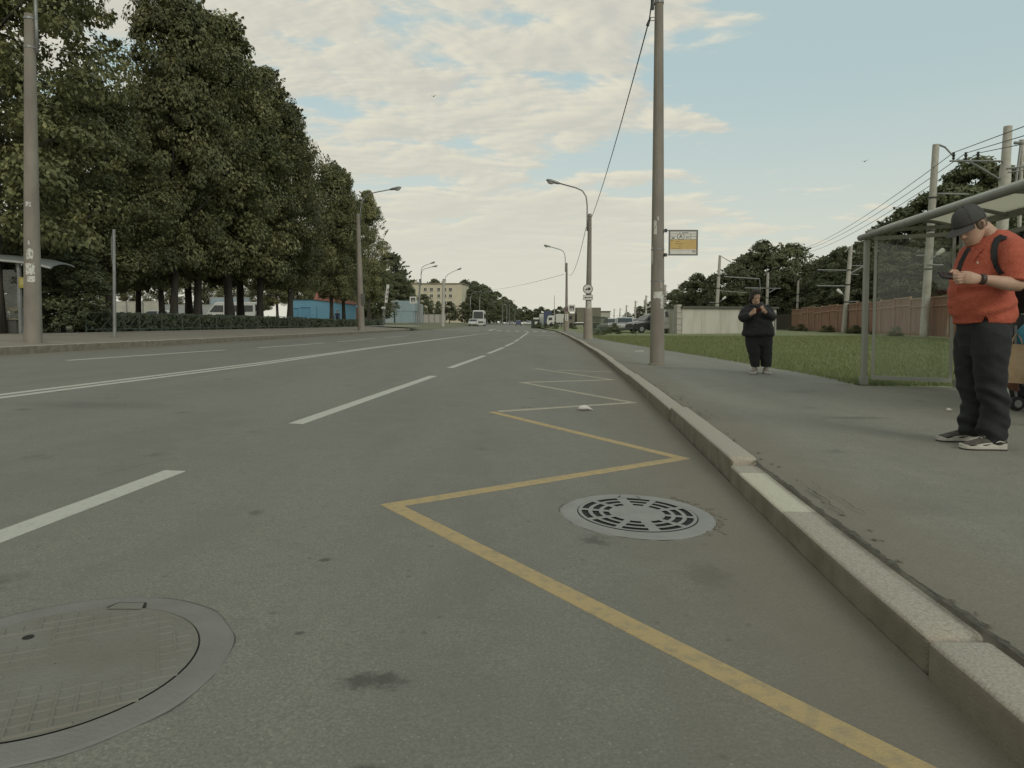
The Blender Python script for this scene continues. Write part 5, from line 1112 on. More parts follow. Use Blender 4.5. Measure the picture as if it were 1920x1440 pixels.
def block():
    Y = 230.; a, b = Vector((left_of(738, Y), Y, 1.0)), Vector((left_of(866, Y), Y, 1.0)); s = thing('apartment_block', a, 'cream four storey apartment block with white framed windows beyond the containers', 'building')
    H = EYE + (605 - 533) / F * Y - 1.0; M = mat('cream_plaster', (.50, .46, .345), .85, (.46, .42, .31), .6); d = (b - a)
    m = MB(); m.prism([a, b, b + Vector((1.6, 12, 0)), a + Vector((1.6, 12, 0))], (0, 0, H)); m.build('wall', M, s)
    m = MB(); m.prism([a + Vector((-.3, -.3, H)), b + Vector((.3, -.3, H)), b + Vector((1.9, 12.3, H)), a + Vector((1.3, 12.3, H))], (0, 0, .35)); rf = m.build('roof', mat('block_roof', (.20, .165, .13), .9), s)
    for u in (.3, .7): m = MB(); m.box(a.lerp(b, u) + Vector((0, 5, H + .8)), (.8, .8, 1.0)); m.build('chimney', M, rf)
    px2 = lambda p: Vector((left_of(p, Y), Y, 0))
    for r_, zz in enumerate((543, 555, 567.5, 580)):
        z = EYE + (605 - zz) / F * Y
        for c_, p in enumerate((748, 760, 772.5, 798, 809.5, 823, 834.5, 845)):
            big = c_ in (3, 4, 7); wdt, hgt = (1.05 if big else .95), 1.15; q = px2(p); q.z = z
            m = MB(); m.box(q + Vector((0, -.02, 0)), (wdt + .22, .10, hgt + .22)); f = m.build('window', mat('window_frame_white', (.50, .49, .44), .6), s)
            for k in (-1, 1): m = MB(); m.box(q + Vector((k * wdt * .25, -.075, 0)), (wdt * .42, .02, hgt * .92)); m.build('pane', mat('window_dark', (.055, .05, .04), .25), f)
            m = MB(); m.box(q + Vector((0, -.12, -hgt / 2 - .12)), (wdt + .3, .16, .06)); m.build('sill', M_CONCL, f)
block()

# ------------------------------------------------------------------ bus shelters
def far_shelter():
    Y = 22.5; gz_ = .71; x0, x1 = left_of(-90, Y), left_of(118, Y)
    s = thing('bus_shelter', (x0, Y, gz_), 'grey bus shelter with curved roof and bench on the far sidewalk', 'bus shelter')
    zr_ = EYE + (605 - 492) / F * Y; MR = mat('shelter_roof_grey', (.16, .17, .165), .6)
    m = MB(); pr = [(-.6, -.10), (-.45, .0), (-.2, .08), (.1, .12), (.4, .10), (.6, .05)]
    m.loft([[(x, Y + u, zr_ + v + k) for u, v in pr] + [(x, Y + u, zr_ + v - .05 + k) for u, v in pr[::-1]] for x, k in ((x0, .3), (left_of(60, Y), .06), (left_of(98, Y), -.03), (left_of(122, Y), -.14))]); m.build('roof', MR, s, smooth=40)
    m = MB(); m.tube([(x0, Y - .6, zr_ + .19), (left_of(60, Y), Y - .6, zr_ - .05), (left_of(98, Y), Y - .6, zr_ - .14), (left_of(122, Y), Y - .6, zr_ - .25)], .04, 8); m.build('roof_edge', mat('edge_pale', (.36, .37, .36), .5), s)
    for px, dy in ((38, .9), (77, .9), (40, -.35), (-60, .9)): m = MB(); x = left_of(px, Y + dy); m.box((x, Y + dy, (gz_ + zr_) / 2), (.09, .09, zr_ - gz_ + .1)); m.build('post', M_GALV, s)
    for p0, p1 in ((-90, -14), (-12, 37)): m = MB(); xa, xb = left_of(p0, Y + .9), left_of(p1, Y + .9); m.box(((xa + xb) / 2, Y + .92, gz_ + 1.35), (xb - xa, .012, 1.7)); m.build('glass_panel', M_GLASS, s)
    m = MB(); xa, xb = left_of(-90, Y + .9), left_of(77, Y + .9)
    m.box(((xa + xb) / 2, Y + .9, gz_ + .47), (xb - xa, .05, .05)); m.build('rail', M_GALV, s)
    m = MB(); m.box(((xa + xb) / 2, Y + .9, gz_ + .12), (xb - xa, .05, .06)); m.build('rail', M_GALV, s)
    b = thing('bench', (left_of(-20, Y), Y + .5, gz_), 'slatted bench with backrest inside the far bus shelter', 'bench'); xa, xb = left_of(-90, Y + .5), left_of(50, Y + .5); mw = mat('bench_wood', (.22, .20, .15), .8)
    m = MB(); m.box(((xa + xb) / 2, Y + .5, gz_ + .46), (xb - xa, .38, .05)); m.build('seat', mw, b)
    m = MB(); m.box(((xa + xb) / 2, Y + .75, gz_ + .80), (xb - xa, .04, .12)); m.build('backrest', mw, b)
    for px in (-60, 28): m = MB(); m.box((left_of(px, Y + .5), Y + .5, gz_ + .21), (.35, .3, .44)); m.build('leg', mat('bench_leg', (.10, .10, .095), .8), b)
    s2 = thing('yellow_sign', W(44, 528, Y + .1), 'small yellow box sign under the far shelter roof beside the pole', 'sign'); c = W(44.5, 530, Y - .4); m = MB(); m.box(c, (.30, .07, .36)); m.build('box', mat('yellow_box', (.32, .26, .05), .6), s2, bevel=.015)
    m = MB(); m.box(c + Vector((0, -.037, .02)), (.18, .008, .2)); m.build('label_plate', mat('yellow_pale', (.40, .36, .14), .6), s2)
far_shelter()
def near_shelter():
    Af, Ab = atz(1619, 719.5, SWZ), atz(1797, 727, SWZ)      # front and back posts of the far end
    ax = Vector((math.sin(R(-6.2)) * -1, math.cos(R(6.2)), 0)); ax = Vector((-(Vector((5.10, 9.9, 0)) - Vector((4.60, 5.95, 0))).x, -(3.95), 0)).normalized()   # towards the camera
    Ln = 4.3; root = thing('bus_shelter', Af, 'grey steel bus shelter with glass end and white curved roof beside the man in red', 'bus shelter')
    MS = mat('shelter_steel', (.20, .20, .17), .55, (.25, .25, .215), 5, metal=.2); MG = mat('shelter_steel_light', (.31, .31, .275), .5, metal=.2)
    zf, zb = 2.33, 2.38
    for i, (p, zt) in enumerate(((Af, zf - .05), (Ab, zb), (Af + ax * Ln, zf - .05), (Ab + ax * Ln, zb))):
        m = MB(); m.box((p.x, p.y, (SWZ + zt) / 2), (.075, .075, zt - SWZ), math.atan2(ax.y, ax.x)); m.build('post', MG, root, bevel=.012)
        m = MB(); m.box((p.x, p.y, SWZ + .05), (.10, .10, .12), math.atan2(ax.y, ax.x)); m.build('shoe', MG, root)
    d = (Ab - Af); d.z = 0; Wd = d.length; d.normalize()
    # far end glass frame
    def panel(a, b, z0, z1, nm='glass_panel'):
        c = (a + b) / 2; L_ = (b - a).length; rz = math.atan2((b - a).y, (b - a).x); e = .045
        for z in (z0, z1): m = MB(); m.box((c.x, c.y, z), (L_, .05, .055), rz); m.build('glazing_rail', MG, root)
        for p in (a, b): q = p + (c - p).normalized() * .02; m = MB(); m.box((q.x, q.y, (z0 + z1) / 2), (.04, .045, z1 - z0 - .056), rz); m.build('stile', MG, root)
        m = MB(); m.box((c.x, c.y, (z0 + z1) / 2), (L_ - .1, .008, z1 - z0 - .06), rz); m.build(nm, M_GLASS, root)
    panel(Af + d * .10, Ab - d * .08, SWZ + .10, 2.30)
    for k in range(3): a = Ab + ax * (.08 + k * Ln / 3); panel(a, a + ax * (Ln / 3 - .1), SWZ + .28, 2.18)
    m = MB(); c = (Af + Ab) / 2; m.box((c.x, c.y, 2.41), (Wd, .05, .05), math.atan2(d.y, d.x)); m.build('end_beam', MS, root)
    # roof: front and back tubes, arched ribs, translucent sheet
    o = -.02
    f0, f1 = Af + ax * -.12 - d * .05, Af + ax * (Ln + .6) - d * .05
    m = MB(); m.tube([Vector((f0.x, f0.y, zf)), Vector((f1.x, f1.y, zf))], .045, 14); m.build('front_tube', MS, root, smooth=50)
    b0, b1 = Ab + ax * -.1, Ab + ax * (Ln + .6); m = MB(); m.box(((b0 + b1) / 2).to_3d() * 1 if False else Vector(((b0.x + b1.x) / 2, (b0.y + b1.y) / 2, zb + .03)), ((b1 - b0).length, .09, .10), math.atan2(ax.y, ax.x)); m.build('back_beam', MS, root)
    def arch(p, t, lift=0.): q = p + d * (Wd * t); return Vector((q.x, q.y, zf + (zb - zf) * t + .19 * math.sin(math.pi * min(1, t * 1.02)) * (1 - .25 * t) + lift))
    for k in range(5):
        p = Af + ax * (Ln * k / 4); m = MB(); m.tube([arch(p, t) for t in np.linspace(0, 1, 12)], .024, 8); m.build('rib', MS, root, smooth=50)
    MRF = bpy.data.materials.new('milky_roof'); MRF.use_nodes = True; nt = MRF.node_tree; bs = nt.nodes['Principled BSDF']; bs.inputs['Base Color'].default_value = (.70, .69, .62, 1); bs.inputs['Roughness'].default_value = .5
    tl_ = nt.nodes.new('ShaderNodeBsdfTranslucent'); tl_.inputs[0].default_value = (.80, .78, .68, 1); mx = nt.nodes.new('ShaderNodeMixShader'); mx.inputs[0].default_value = .6; nt.links.new(bs.outputs[0], mx.inputs[1]); nt.links.new(tl_.outputs[0], mx.inputs[2]); nt.links.new(mx.outputs[0], nt.nodes['Material Output'].inputs[0])
    m = MB(); rings = []
    for k in np.linspace(-.02, 1.12, 8):
        p = Af + ax * (Ln * k); rings.append([arch(p, t, .035) for t in np.linspace(.02, 1, 14)] + [arch(p, t, .027) for t in np.linspace(1, .02, 14)])
    m.loft(rings); m.build('roof_sheet', MRF, root, smooth=40)
    return Af, Ab, ax, d
near_shelter()
# birds
def bird(px, py, Y, label, rz):
    c = W(px, py, Y); m = MB(); m.tube([c + Vector((-.2, 0, 0)), c + Vector((-.05, 0, .02)), c + Vector((.12, 0, .01)), c + Vector((.22, 0, 0))], [.02, .07, .06, .015], 8)
    for s_ in (-1, 1): m.prism([c + Vector((.06, s_ * .03, .03)), c + Vector((-.1, s_ * .03, .03)), c + Vector((-.16, s_ * .5, .17)), c + Vector((-.02, s_ * .42, .16))], (0, 0, .012))
    o = tag(m.build('bird', M_DKMET, at=c), label, 'bird'); o.rotation_euler.z = rz
bird(1621, 303, 95, 'small dark bird flying in the clear sky left of the railway pole', .8); bird(813, 181, 120, 'tiny dark bird flying before the clouds above the road', 1.2)

# ------------------------------------------------------------------ people
M_SKIN = mat('skin', (.40, .25, .175), .55, (.44, .285, .205), 14, bump=.15, bscale=120)
M_CAP = mat('cap_cloth', (.050, .048, .047), .9, (.062, .06, .058), 20, bump=.3, bscale=300)
M_SHIRT = mat('red_jersey', (.36, .078, .042), .9, (.41, .096, .055), 26, bump=.5, bscale=70, detail=9)
M_TROU = mat('dark_trousers', (.0105, .012, .013), .85, (.015, .0165, .017), 10, bump=.5, bscale=14)
M_BLACKC = mat('black_cloth', (.013, .013, .0135), .9, (.019, .019, .0195), 10, bump=.5, bscale=12)
M_SOLE = mat('sole_white', (.50, .48, .42), .7, (.42, .40, .35), 15); M_OUT = mat('outsole_dark', (.035, .032, .03), .8)
M_UPPER = mat('shoe_upper', (.055, .046, .038), .8, (.095, .085, .072), 24, bump=.3, bscale=90)
M_HAIR = mat('dark_hair', (.022, .018, .015), .6, (.035, .028, .022), 60, bump=.6, bscale=120)
M_PHONE = mat('phone_black', (.012, .012, .013), .25); M_SCREEN = mat('phone_screen', (.03, .03, .035), .08, spec=.8)
def fuse(name, mb, voxel, m_, parent=None, at=None, smooth=3, disp=None, cut=None, sub=0):
    """merge overlapping closed shells into one continuous skin"""
    me = bpy.data.meshes.new('tmp'); me.from_pydata(mb.v, [], mb.f); bm = bmesh.new(); bm.from_mesh(me); bmesh.ops.recalc_face_normals(bm, faces=bm.faces); bmesh.ops.triangulate(bm, faces=[f for f in bm.faces if len(f.verts) > 4]); bm.to_mesh(me); bm.free()
    t = bpy.data.objects.new('tmp', me); COL.objects.link(t)
    r = t.modifiers.new('r', 'REMESH'); r.mode = 'VOXEL'; r.voxel_size = voxel; r.use_smooth_shade = True
    if smooth: s_ = t.modifiers.new('s', 'SMOOTH'); s_.iterations = smooth; s_.factor = .5
    if cut is not None:
        cm = bpy.data.meshes.new('cut'); cm.from_pydata(cut.v, [], cut.f); b2_ = bmesh.new(); b2_.from_mesh(cm); bmesh.ops.recalc_face_normals(b2_, faces=b2_.faces); b2_.to_mesh(cm); b2_.free()
        co = bpy.data.objects.new('cut', cm); COL.objects.link(co); bo = t.modifiers.new('b', 'BOOLEAN'); bo.operation = 'DIFFERENCE'; bo.object = co; bo.solver = 'EXACT'
    dg = bpy.context.evaluated_depsgraph_get(); dg.update(); new = bpy.data.meshes.new_from_object(t.evaluated_get(dg)); bpy.data.objects.remove(t)
    if cut is not None: bpy.data.objects.remove(co)
    if disp:
        new.update(); co_ = [v.co.copy() for v in new.vertices]; no_ = [v.normal.copy() for v in new.vertices]
        for v, c, n in zip(new.vertices, co_, no_): v.co = c + n * disp(c, n)
    o_ = Vector(at) if at is not None else Vector(ORG.get(parent.name, (0, 0, 0)))
    new.transform(Matrix.Translation(-o_)); new.materials.clear(); new.materials.append(m_); new.name = name
    new.polygons.foreach_set('use_smooth', [True] * len(new.polygons))
    ob = bpy.data.objects.new(name, new); COL.objects.link(ob); ORG[ob.name] = o_
    if parent: ob.parent = parent
    else: ob.location = o_
    return ob
def ell(c, f, l, a, b, n=28, pw=2.3, up=None):
    """super-ellipse ring: half extents a along f, b along l"""
    c = Vector(c); out = []
    for q in range(n):
        t = 2 * math.pi * q / n; ct, st = math.cos(t), math.sin(t); out.append(c + f * (a * math.copysign(abs(ct) ** (2 / pw), ct)) + l * (b * math.copysign(abs(st) ** (2 / pw), st)))
    return out
def head_parts(mb, M_, female=False):
    """head in local units (x forward, y left, z up, metres), M_ places it"""
    prof_ = [(-.118, .030, .070, .030), (-.112, .005, .088, .046), (-.095, -.030, .092, .056), (-.072, -.055, .094, .063), (-.045, -.078, .095, .067), (-.015, -.090, .093, .071), (.015, -.096, .090, .074), (.045, -.098, .091, .076), (.075, -.094, .086, .073), (.10, -.078, .068, .060), (.118, -.045, .035, .038), (.124, -.02, .012, .014)]
    rings = []
    for z, xb, xf, w_ in prof_:
        c = (xb + xf) / 2; a = (xf - xb) / 2; ring = []
        for q in range(28):
            t = 2 * math.pi * q / 28; ring.append(M_ @ Vector((c + a * math.cos(t), w_ * math.sin(t) * (1 - .12 * max(0, math.cos(t)) ** 2), z)))
        rings.append(ring)
    mb.loft(rings)
    P = lambda x, y, z: M_ @ Vector((x, y, z))
    mb.loft([[P(x + dx, y * k, z) for dx, y in ((-.02, -.016), (0, -.010), (.006, 0), (0, .010), (-.02, .016), (-.03, 0))] for x, z, k in ((.088, .022, .7), (.100, -.005, .9), (.113, -.030, 1.35), (.108, -.040, 1.4), (.092, -.045, 1.)) ])   # nose
    for z, r_ in ((-.063, .010), (-.076, .011)): mb.tube([P(.078, -.022, z), P(.090, -.010, z), P(.0925, 0, z), P(.090, .010, z), P(.078, .022, z)], [.004, r_ * .7, r_ * .8, r_ * .7, .004], 8)   # lips
    mb.tube([P(.072, -.05, .028), P(.088, -.028, .033), P(.088, 0, .028), P(.088, .028, .033), P(.072, .05, .028)], [.005, .008, .006, .008, .005], 8)   # brow
    for s_ in (-1, 1):
        mb.tube([P(-.012, s_ * .072, -.035), P(-.020, s_ * .080, -.012), P(-.022, s_ * .083, .012), P(-.010, s_ * .080, .028), P(.0, s_ * .074, .018)], [.007, .010, .011, .010, .006], 8)   # ears
def eyes(M_, parent):
    for s_ in (-1, 1):
        m = MB(); m.ball(M_ @ Vector((.0725, s_ * .031, .006)), .0125, 12, 8); e_ = m.build('eye', mat('eye_white', (.32, .28, .25), .4), parent, smooth=True)
        m = MB(); m.ball(M_ @ Vector((.082, s_ * .031, .003)), .0052, 10, 6); m.build('iris', mat('iris_dark', (.04, .025, .015), .2), e_, smooth=True)
def finger(mb, pts, r0, r1): mb.tube(pts, [r0, r0 * .97, r0 * .92, r1, r1 * .75][:len(pts)] if len(pts) <= 5 else list(np.linspace(r0, r1, len(pts))), 9)
def shoe(parent, heel, toe, w_=.10, up=M_UPPER, hgt=.105, name='shoe'):
    """trainer between heel and toe points on the ground"""
    heel, toe = Vector(heel), Vector(toe); ax = toe - heel; L_ = ax.length; ax.normalize(); ay = Vector((-ax.y, ax.x, 0)); Z = Vector((0, 0, 1))
    U = [(0, .5, .60), (.025, .8, .82), (.06, .92, .92), (.15, .95, 1.0), (.30, .92, .98), (.42, .92, .84), (.58, 1.0, .66), (.75, 1.06, .52), (.90, .92, .40), (.97, .66, .31), (1., .40, .24)]
    m = MB()
    rings = []
    for t, k, h in U:
        c = heel + ax * (L_ * t); hw = w_ / 2 * k; z0 = .028; z1 = hgt * h; ring = []
        for q in range(16):
            a = 2 * math.pi * q / 16; ring.append(c + ay * (hw * .97 * math.cos(a) * (1 if math.sin(a) < 0 else (1 - .35 * math.sin(a)))) + Z * (z0 + (z1 - z0) * (.5 + .5 * math.sin(a))))
        rings.append(ring)
    m.loft(rings); s_ = m.build(name, up, parent, smooth=True)
    m = MB(); m.loft([[c + ay * (hw * u) + Z * z for u, z in ((-1, .012), (-1.04, .022), (-1.0, zz_), (1.0, zz_), (1.04, .022), (1, .012))] for c, hw, zz_ in [(heel + ax * (L_ * t), w_ / 2 * np.interp(t, [q[0] for q in U], [q[1] for q in U]) * 1.05, .048 - .014 * t + .007 * math.sin(t * 21)) for t in np.linspace(0, 1, 22)]]); m.build('sole', M_SOLE, s_, smooth=30)
    m = MB(); m.loft([[c + ay * (hw * u) + Z * z for u, z in ((-1, 0), (-1, .012), (1, .012), (1, 0))] for c, hw in [(heel + ax * (L_ * t), w_ / 2 * k * 1.02) for t, k, h in U]]); m.build('outsole', M_OUT, s_)
    for sg in (-1, 1):
        m = MB(); pts = [(.10, .062), (.22, .070), (.34, .056), (.48, .050), (.62, .046), (.74, .040)]; P = []
        for t, z in pts: k = np.interp(t, [u[0] for u in U], [u[1] for u in U]); h = hgt * np.interp(t, [u[0] for u in U], [u[2] for u in U]); f_ = max(0, (2 * (z - .028) / (h - .028) - 1)); cw = math.sqrt(max(.05, 1 - min(.98, abs(2 * (z - .028) / (h - .028) - 1)) ** 2)) * (1 - .35 * f_); P.append(heel + ax * (L_ * t) + ay * (sg * (w_ / 2 * k * .97 * cw + .002)) + Z * z)
        m.tube(P, [.004, .006, .006, .006, .005, .003], 6); m.build('stripe', M_SOLE, s_, smooth=True)
    m = MB()
    for i in range(4): t = .36 + i * .065; h = hgt * np.interp(t, [u[0] for u in U], [u[2] for u in U]); c = heel + ax * (L_ * t) + Z * (h + .001); m.tube([c - ay * .022, c + Z * .003, c + ay * .022], .0035, 6)
    m.build('laces', M_SOLE, s_)
    return s_
def fold(c, amp, sc=(7, 7, 9), seed=0.):
    return amp * (mnoise.noise((c.x * sc[0] + seed, c.y * sc[1], c.z * sc[2])) + .5 * mnoise.noise((c.x * sc[0] * 2.2, c.y * sc[1] * 2.2 + seed, c.z * sc[2] * 2.4)))

def man():
    yaw = R(180 + 25); f = Vector((math.cos(yaw), math.sin(yaw), 0)); l = Vector((-f.y, f.x, 0)); Z = Vector((0, 0, 1)); YC = 4.9; G_ = SWZ
    foot_n = atz(1845, 846, G_); base = Vector((W(1845, 600, YC).x, YC, G_))
    # torso sections: row, front column, back column (of the silhouette at the torso's depth), half width
    secs = [(606, 1796, 1898, .190), (598, 1793, 1898, .200), (580, 1787, 1896, .212), (560, 1785.5, 1894, .215), (540, 1787, 1893, .213), (520, 1791, 1896, .208), (500, 1797, 1902, .208), (482, 1803, 1908, .212), (466, 1812, 1912, .208), (455, 1822, 1911, .185), (446, 1836, 1906, .135), (438, 1845, 1900, .085)]
    cs, sn = abs(math.cos(R(25))), abs(math.sin(R(25)))
    def section(py, pf, pb, b):
        A, B = W(pf, py, YC), W(pb, py, YC); hx = (B.x - A.x) / 2; a = math.sqrt(max(.004, hx * hx - (b * sn) ** 2)) / cs; return (A + B) / 2, a * .91, b * .97
    S_ = [section(*s_) for s_ in secs]
    # --- body: head, neck, arms, hands, hidden trunk: one skin
    mb = MB()
    hc = W(1820.5, 424, YC - .01); pitch = R(33); hy = R(180 + 12)
    HM = Matrix.Translation(hc) @ Matrix.Rotation(hy, 4, 'Z') @ Matrix.Rotation(pitch, 4, 'Y') @ Matrix.Scale(1.06, 4)
    head_parts(mb, HM)
    mb.tube([W(1868, 462, YC), W(1858, 445, YC), W(1843, 430, YC), HM @ Vector((-.02, 0, -.04))], [.072, .068, .064, .06], 16)
    mb.tube([c + Vector((0, 0, .0)) for c in (S_[1][0], S_[5][0], S_[8][0], S_[10][0])], [.12, .13, .12, .07], 16)
    sh_n, el_n, wr_n = W(1898, 470, 4.66), W(1912, 534, 4.60), W(1838, 523, 4.555)
    mid_n = el_n.lerp(wr_n, .35) + Vector((0, 0, -.004))
    mb.tube([sh_n, sh_n.lerp(el_n, .5), el_n + Vector((.005, 0, -.0))], [.055, .052, .047], 14)
    mb.tube([el_n, el_n.lerp(wr_n, .15), mid_n, el_n.lerp(wr_n, .7), wr_n], [.046, .050, .049, .038, (.031, .027)], 16)
    # left hand: palm back to the camera, thumb on top, fingers curled away round the phone
    k_ = lambda px, py, Y: W(px, py, Y)
    palm = [wr_n, k_(1829, 522.5, 4.55), k_(1820, 521.5, 4.55), k_(1811, 521, 4.56), k_(1806, 521, 4.57)]
    mb.tube(palm, [(.018, .030), (.019, .037), (.019, .043), (.018, .043), (.014, .038)], 14, up=(0, 1, 0))
    for i, (py, dx) in enumerate(((514.0, 0), (519.0, -2), (524.2, -1), (529.0, 2))):
        a = k_(1808 + dx, py, 4.565); finger(mb, [a, k_(1797 + dx, py + 1.2, 4.575), k_(1791 + dx * 1.2, py + 1.6, 4.605), k_(1793 + dx, py + .6, 4.64), k_(1797 + dx, py - .4, 4.66)], .0102 - .0006 * (i == 3), .0078)
    finger(mb, [k_(1827, 515, 4.555), k_(1817, 511.5, 4.565), k_(1807, 510.5, 4.585), k_(1799, 512, 4.60)], .0125, .0085)
    # right arm and hand on the far side of the phone
    sh_f, el_f, wr_f = W(1830, 472, 5.10), W(1826, 532, 5.12), W(1806, 524, 4.86)
    mb.tube([sh_f, el_f], [.055, .046], 12); mb.tube([el_f, el_f.lerp(wr_f, .4), wr_f], [.045, .045, (.03, .027)], 12)
    mb.tube([wr_f, k_(1801, 520, 4.80), k_(1796, 517, 4.75)], [(.028, .018), (.040, .018), (.036, .014)], 12, up=(-.5, 0, 1))
    for i in range(4): a = k_(1798 - i * 1.3, 514.5 + i * 2.6, 4.75); finger(mb, [a, k_(1791 - i, 511.5 + i * 2.8, 4.715), k_(1789 - i, 513.5 + i * 2.6, 4.685), k_(1790 - i, 516.5 + i * 2, 4.665)], .0098, .0078)
    finger(mb, [k_(1801, 515, 4.78), k_(1794, 508.5, 4.74), k_(1786, 507.5, 4.70), k_(1781, 511, 4.68)], .0122, .0088)
    body = fuse('person', mb, .0045, M_SKIN, at=base, smooth=2)
    tag(body, 'man in red polo shirt and black cap looking down at his phone', 'person')
    eyes(HM, body)
    # --- cap: crown, band, brim
    CM = HM
    m = MB(); rings = []
    for i in range(11):
        t = i / 10; z = .030 + .112 * math.sin(t * math.pi / 2); k = math.cos(t * math.pi / 2) ** .62 if i < 10 else .05
        rings.append([CM @ Vector((-.002 + .114 * k * math.cos(q) * (1 + .02 * math.cos(2 * q)) - .01 * t, .090 * k * math.sin(q), z + .012 * math.cos(q) * (1 - t))) for q in np.linspace(0, 2 * math.pi, 36, endpoint=False)])
    m.loft([[CM @ Vector((-.002 + .108 * math.cos(q), .085 * math.sin(q), .034 + .012 * math.cos(q))) for q in np.linspace(0, 2 * math.pi, 36, endpoint=False)]] + rings); cap = m.build('cap', M_CAP, body, smooth=True)
    m = MB(); ang = np.linspace(-1.12, 1.12, 17); top_, bot = [], []
    for lift in (0, -.006):
        for u in (0, .35, .7, 1.):
            (top_ if lift == 0 else bot).append([CM @ Vector((-.003 + .111 * math.cos(q) + .092 * u * math.cos(q * 1.36) ** .7, .088 * math.sin(q) + .004 * u * math.sin(q * 2), .033 + .012 * math.cos(q) - .018 * u - .012 * u * math.sin(q) ** 2 + lift)) for q in ang])
    for G2, fl in ((top_, 0), (bot, 1)):
        o_ = len(m.v)
        for row in G2: m.v += [tuple(p) for p in row]
        for i in range(3):
            for j in range(16): q = o_ + i * 17 + j; m.f.append((q, q + 1, q + 18, q + 17)); m.m.append(0)
    for j in range(16): a_, b_ = 3 * 17 + j, 4 * 17 + 3 * 17 + j; m.f.append((a_, a_ + 1, b_ + 1, b_)); m.m.append(0)
    m.build('brim', M_CAP, cap, smooth=50)
    m = MB(); m.ball(CM @ Vector((-.012, 0, .144)), .008, 8, 6); m.build('cap_button', M_CAP, cap, smooth=True)
    for qa in (0, 1.05, 2.1, 3.14, 4.2, 5.24):
        P_ = []
        for i in range(10): t = i / 10; k = math.cos(t * math.pi / 2) ** .62; P_.append(CM @ Vector((-.002 + .1148 * k * math.cos(qa) * (1 + .02 * math.cos(2 * qa)) - .01 * t, .0908 * k * math.sin(qa), .030 + .112 * math.sin(t * math.pi / 2) + .012 * math.cos(qa) * (1 - t))))
        m = MB(); m.tube(P_, .0014, 6); m.build('cap_seam', M_CAP, cap)
    # short hair under the cap
    m = MB(); m.loft([[HM @ Vector((-.012 + .092 * k * math.cos(q) - .004, .0775 * k * math.sin(q), z)) for q in np.linspace(R(62), R(298), 20)] + [HM @ Vector((-.012 + .084 * k * math.cos(q) - .004, .068 * k * math.sin(q), z)) for q in np.linspace(R(298), R(62), 20)] for z, k in ((-.035, .93), (-.01, 1.0), (.02, 1.02), (.05, 1.02))]); m.build('hair', mat('grey_brown_hair', (.09, .065, .045), .7, (.12, .09, .065), 80), body, smooth=True)
    # --- shirt
    mb = MB()
    mb.loft([ell(c, f, l, a, b) for c, a, b in S_] + [ell(S_[-1][0] + Vector((-.012, 0, .022)), f, l, .07, .065)])
    shs = W(1893, 466, 4.73)
    mb.tube([W(1885, 462, 4.78), shs + Vector((.01, -.02, .0)), W(1902, 490, 4.635), W(1904, 512, 4.615), W(1903, 529, 4.605)], [.072, .082, .082, .083, .082], 18)
    mb.tube([W(1835, 468, 5.0), W(1826, 480, 5.10), W(1826, 508, 5.12), W(1824, 524, 5.10)], [.08, .088, .086, .084], 16)
    mb.tube([W(1893, 449, YC + .02), W(1873, 444, YC - .07), W(1854, 453, YC - .07), W(1846, 459, YC)], .017, 8)       # collar
    mb.tube([W(1893, 449, YC + .02), W(1876, 444, YC + .08), W(1856, 452, YC + .07), W(1846, 459, YC)], .017, 8)
    cut = MB(); a0, a1, a2 = W(1853, 612, 4.62), W(1868, 612, 4.62), W(1860, 590, 4.62); cut.prism([a0, a1, a2], (.06, .18, 0))
    def dsp(c, n):
        low = sst(1.45, 1.05, c.z) if False else max(0, min(1, (1.40 - c.z) / .35))
        diag = mnoise.noise((c.x * 3 + c.z * 7, c.y * 3, c.z * 15 - c.x * 9)); return .017 * (.25 + low) * diag + .004 * mnoise.noise((c.x * 14, c.y * 14, c.z * 20)) - .018 * math.exp(-((c.z - wr_n.z + .075) / .03) ** 2) * (1 if c.x < 3.66 and n.y < -.2 else 0)
    shirt = fuse('polo_shirt', mb, .006, M_SHIRT, body, smooth=5, disp=dsp, cut=cut)
    # sleeve hem and hem seam, buttons, chest mark
    dgm = shirt.data; bv = BVHTree.FromPolygons([v.co + ORG[shirt.name] for v in dgm.vertices], [p.vertices for p in dgm.polygons])
    E0 = Vector((0, 0, EYE))
    def hit(px, py, off=.004):
        d = Vector(ray(px, py)).normalized(); loc, nn, i, t = bv.ray_cast(E0, d); 
        return (loc + nn * off if nn.dot(d) < 0 else loc - nn * off) if loc else W(px, py, 4.75)
    m = MB(); c_ = [(1833, 489), (1835.5, 492), (1834, 496), (1831, 493)]; m.prism([hit(*q, .003) for q in c_], (0, -.001, 0)); m.build('chest_mark', mat('chest_mark', (.55, .40, .33), .7), shirt)
    m = MB(); P_ = [hit(px, py, .002) for px, py in ((1846, 466), (1838, 474), (1831, 483), (1827, 492))]; m.tube(P_, .0028, 6); m.build('placket_seam', mat('dark_red_seam', (.20, .035, .02), .85), shirt)
    for px, py in ((1841, 473), (1835, 481)): m = MB(); m.ball(hit(px, py, .003), .005, 8, 6); m.build('button', mat('dark_red_seam', (.2, .035, .02), .8), shirt)
    # --- trousers
    mb = MB(); Yn, Yf = 4.785, 5.02
    def leg(rows, Y, yh):
        rings = []
        for py, p0, p1, hy_ in rows:
            A, B = W(p0, py, Y), W(p1, py, Y); c = (A + B) / 2; rings.append(ell(c, Vector((1, 0, 0)), Vector((0, 1, 0)), (B.x - A.x) / 2, hy_, 22, 2.2))
        mb.loft(rings)
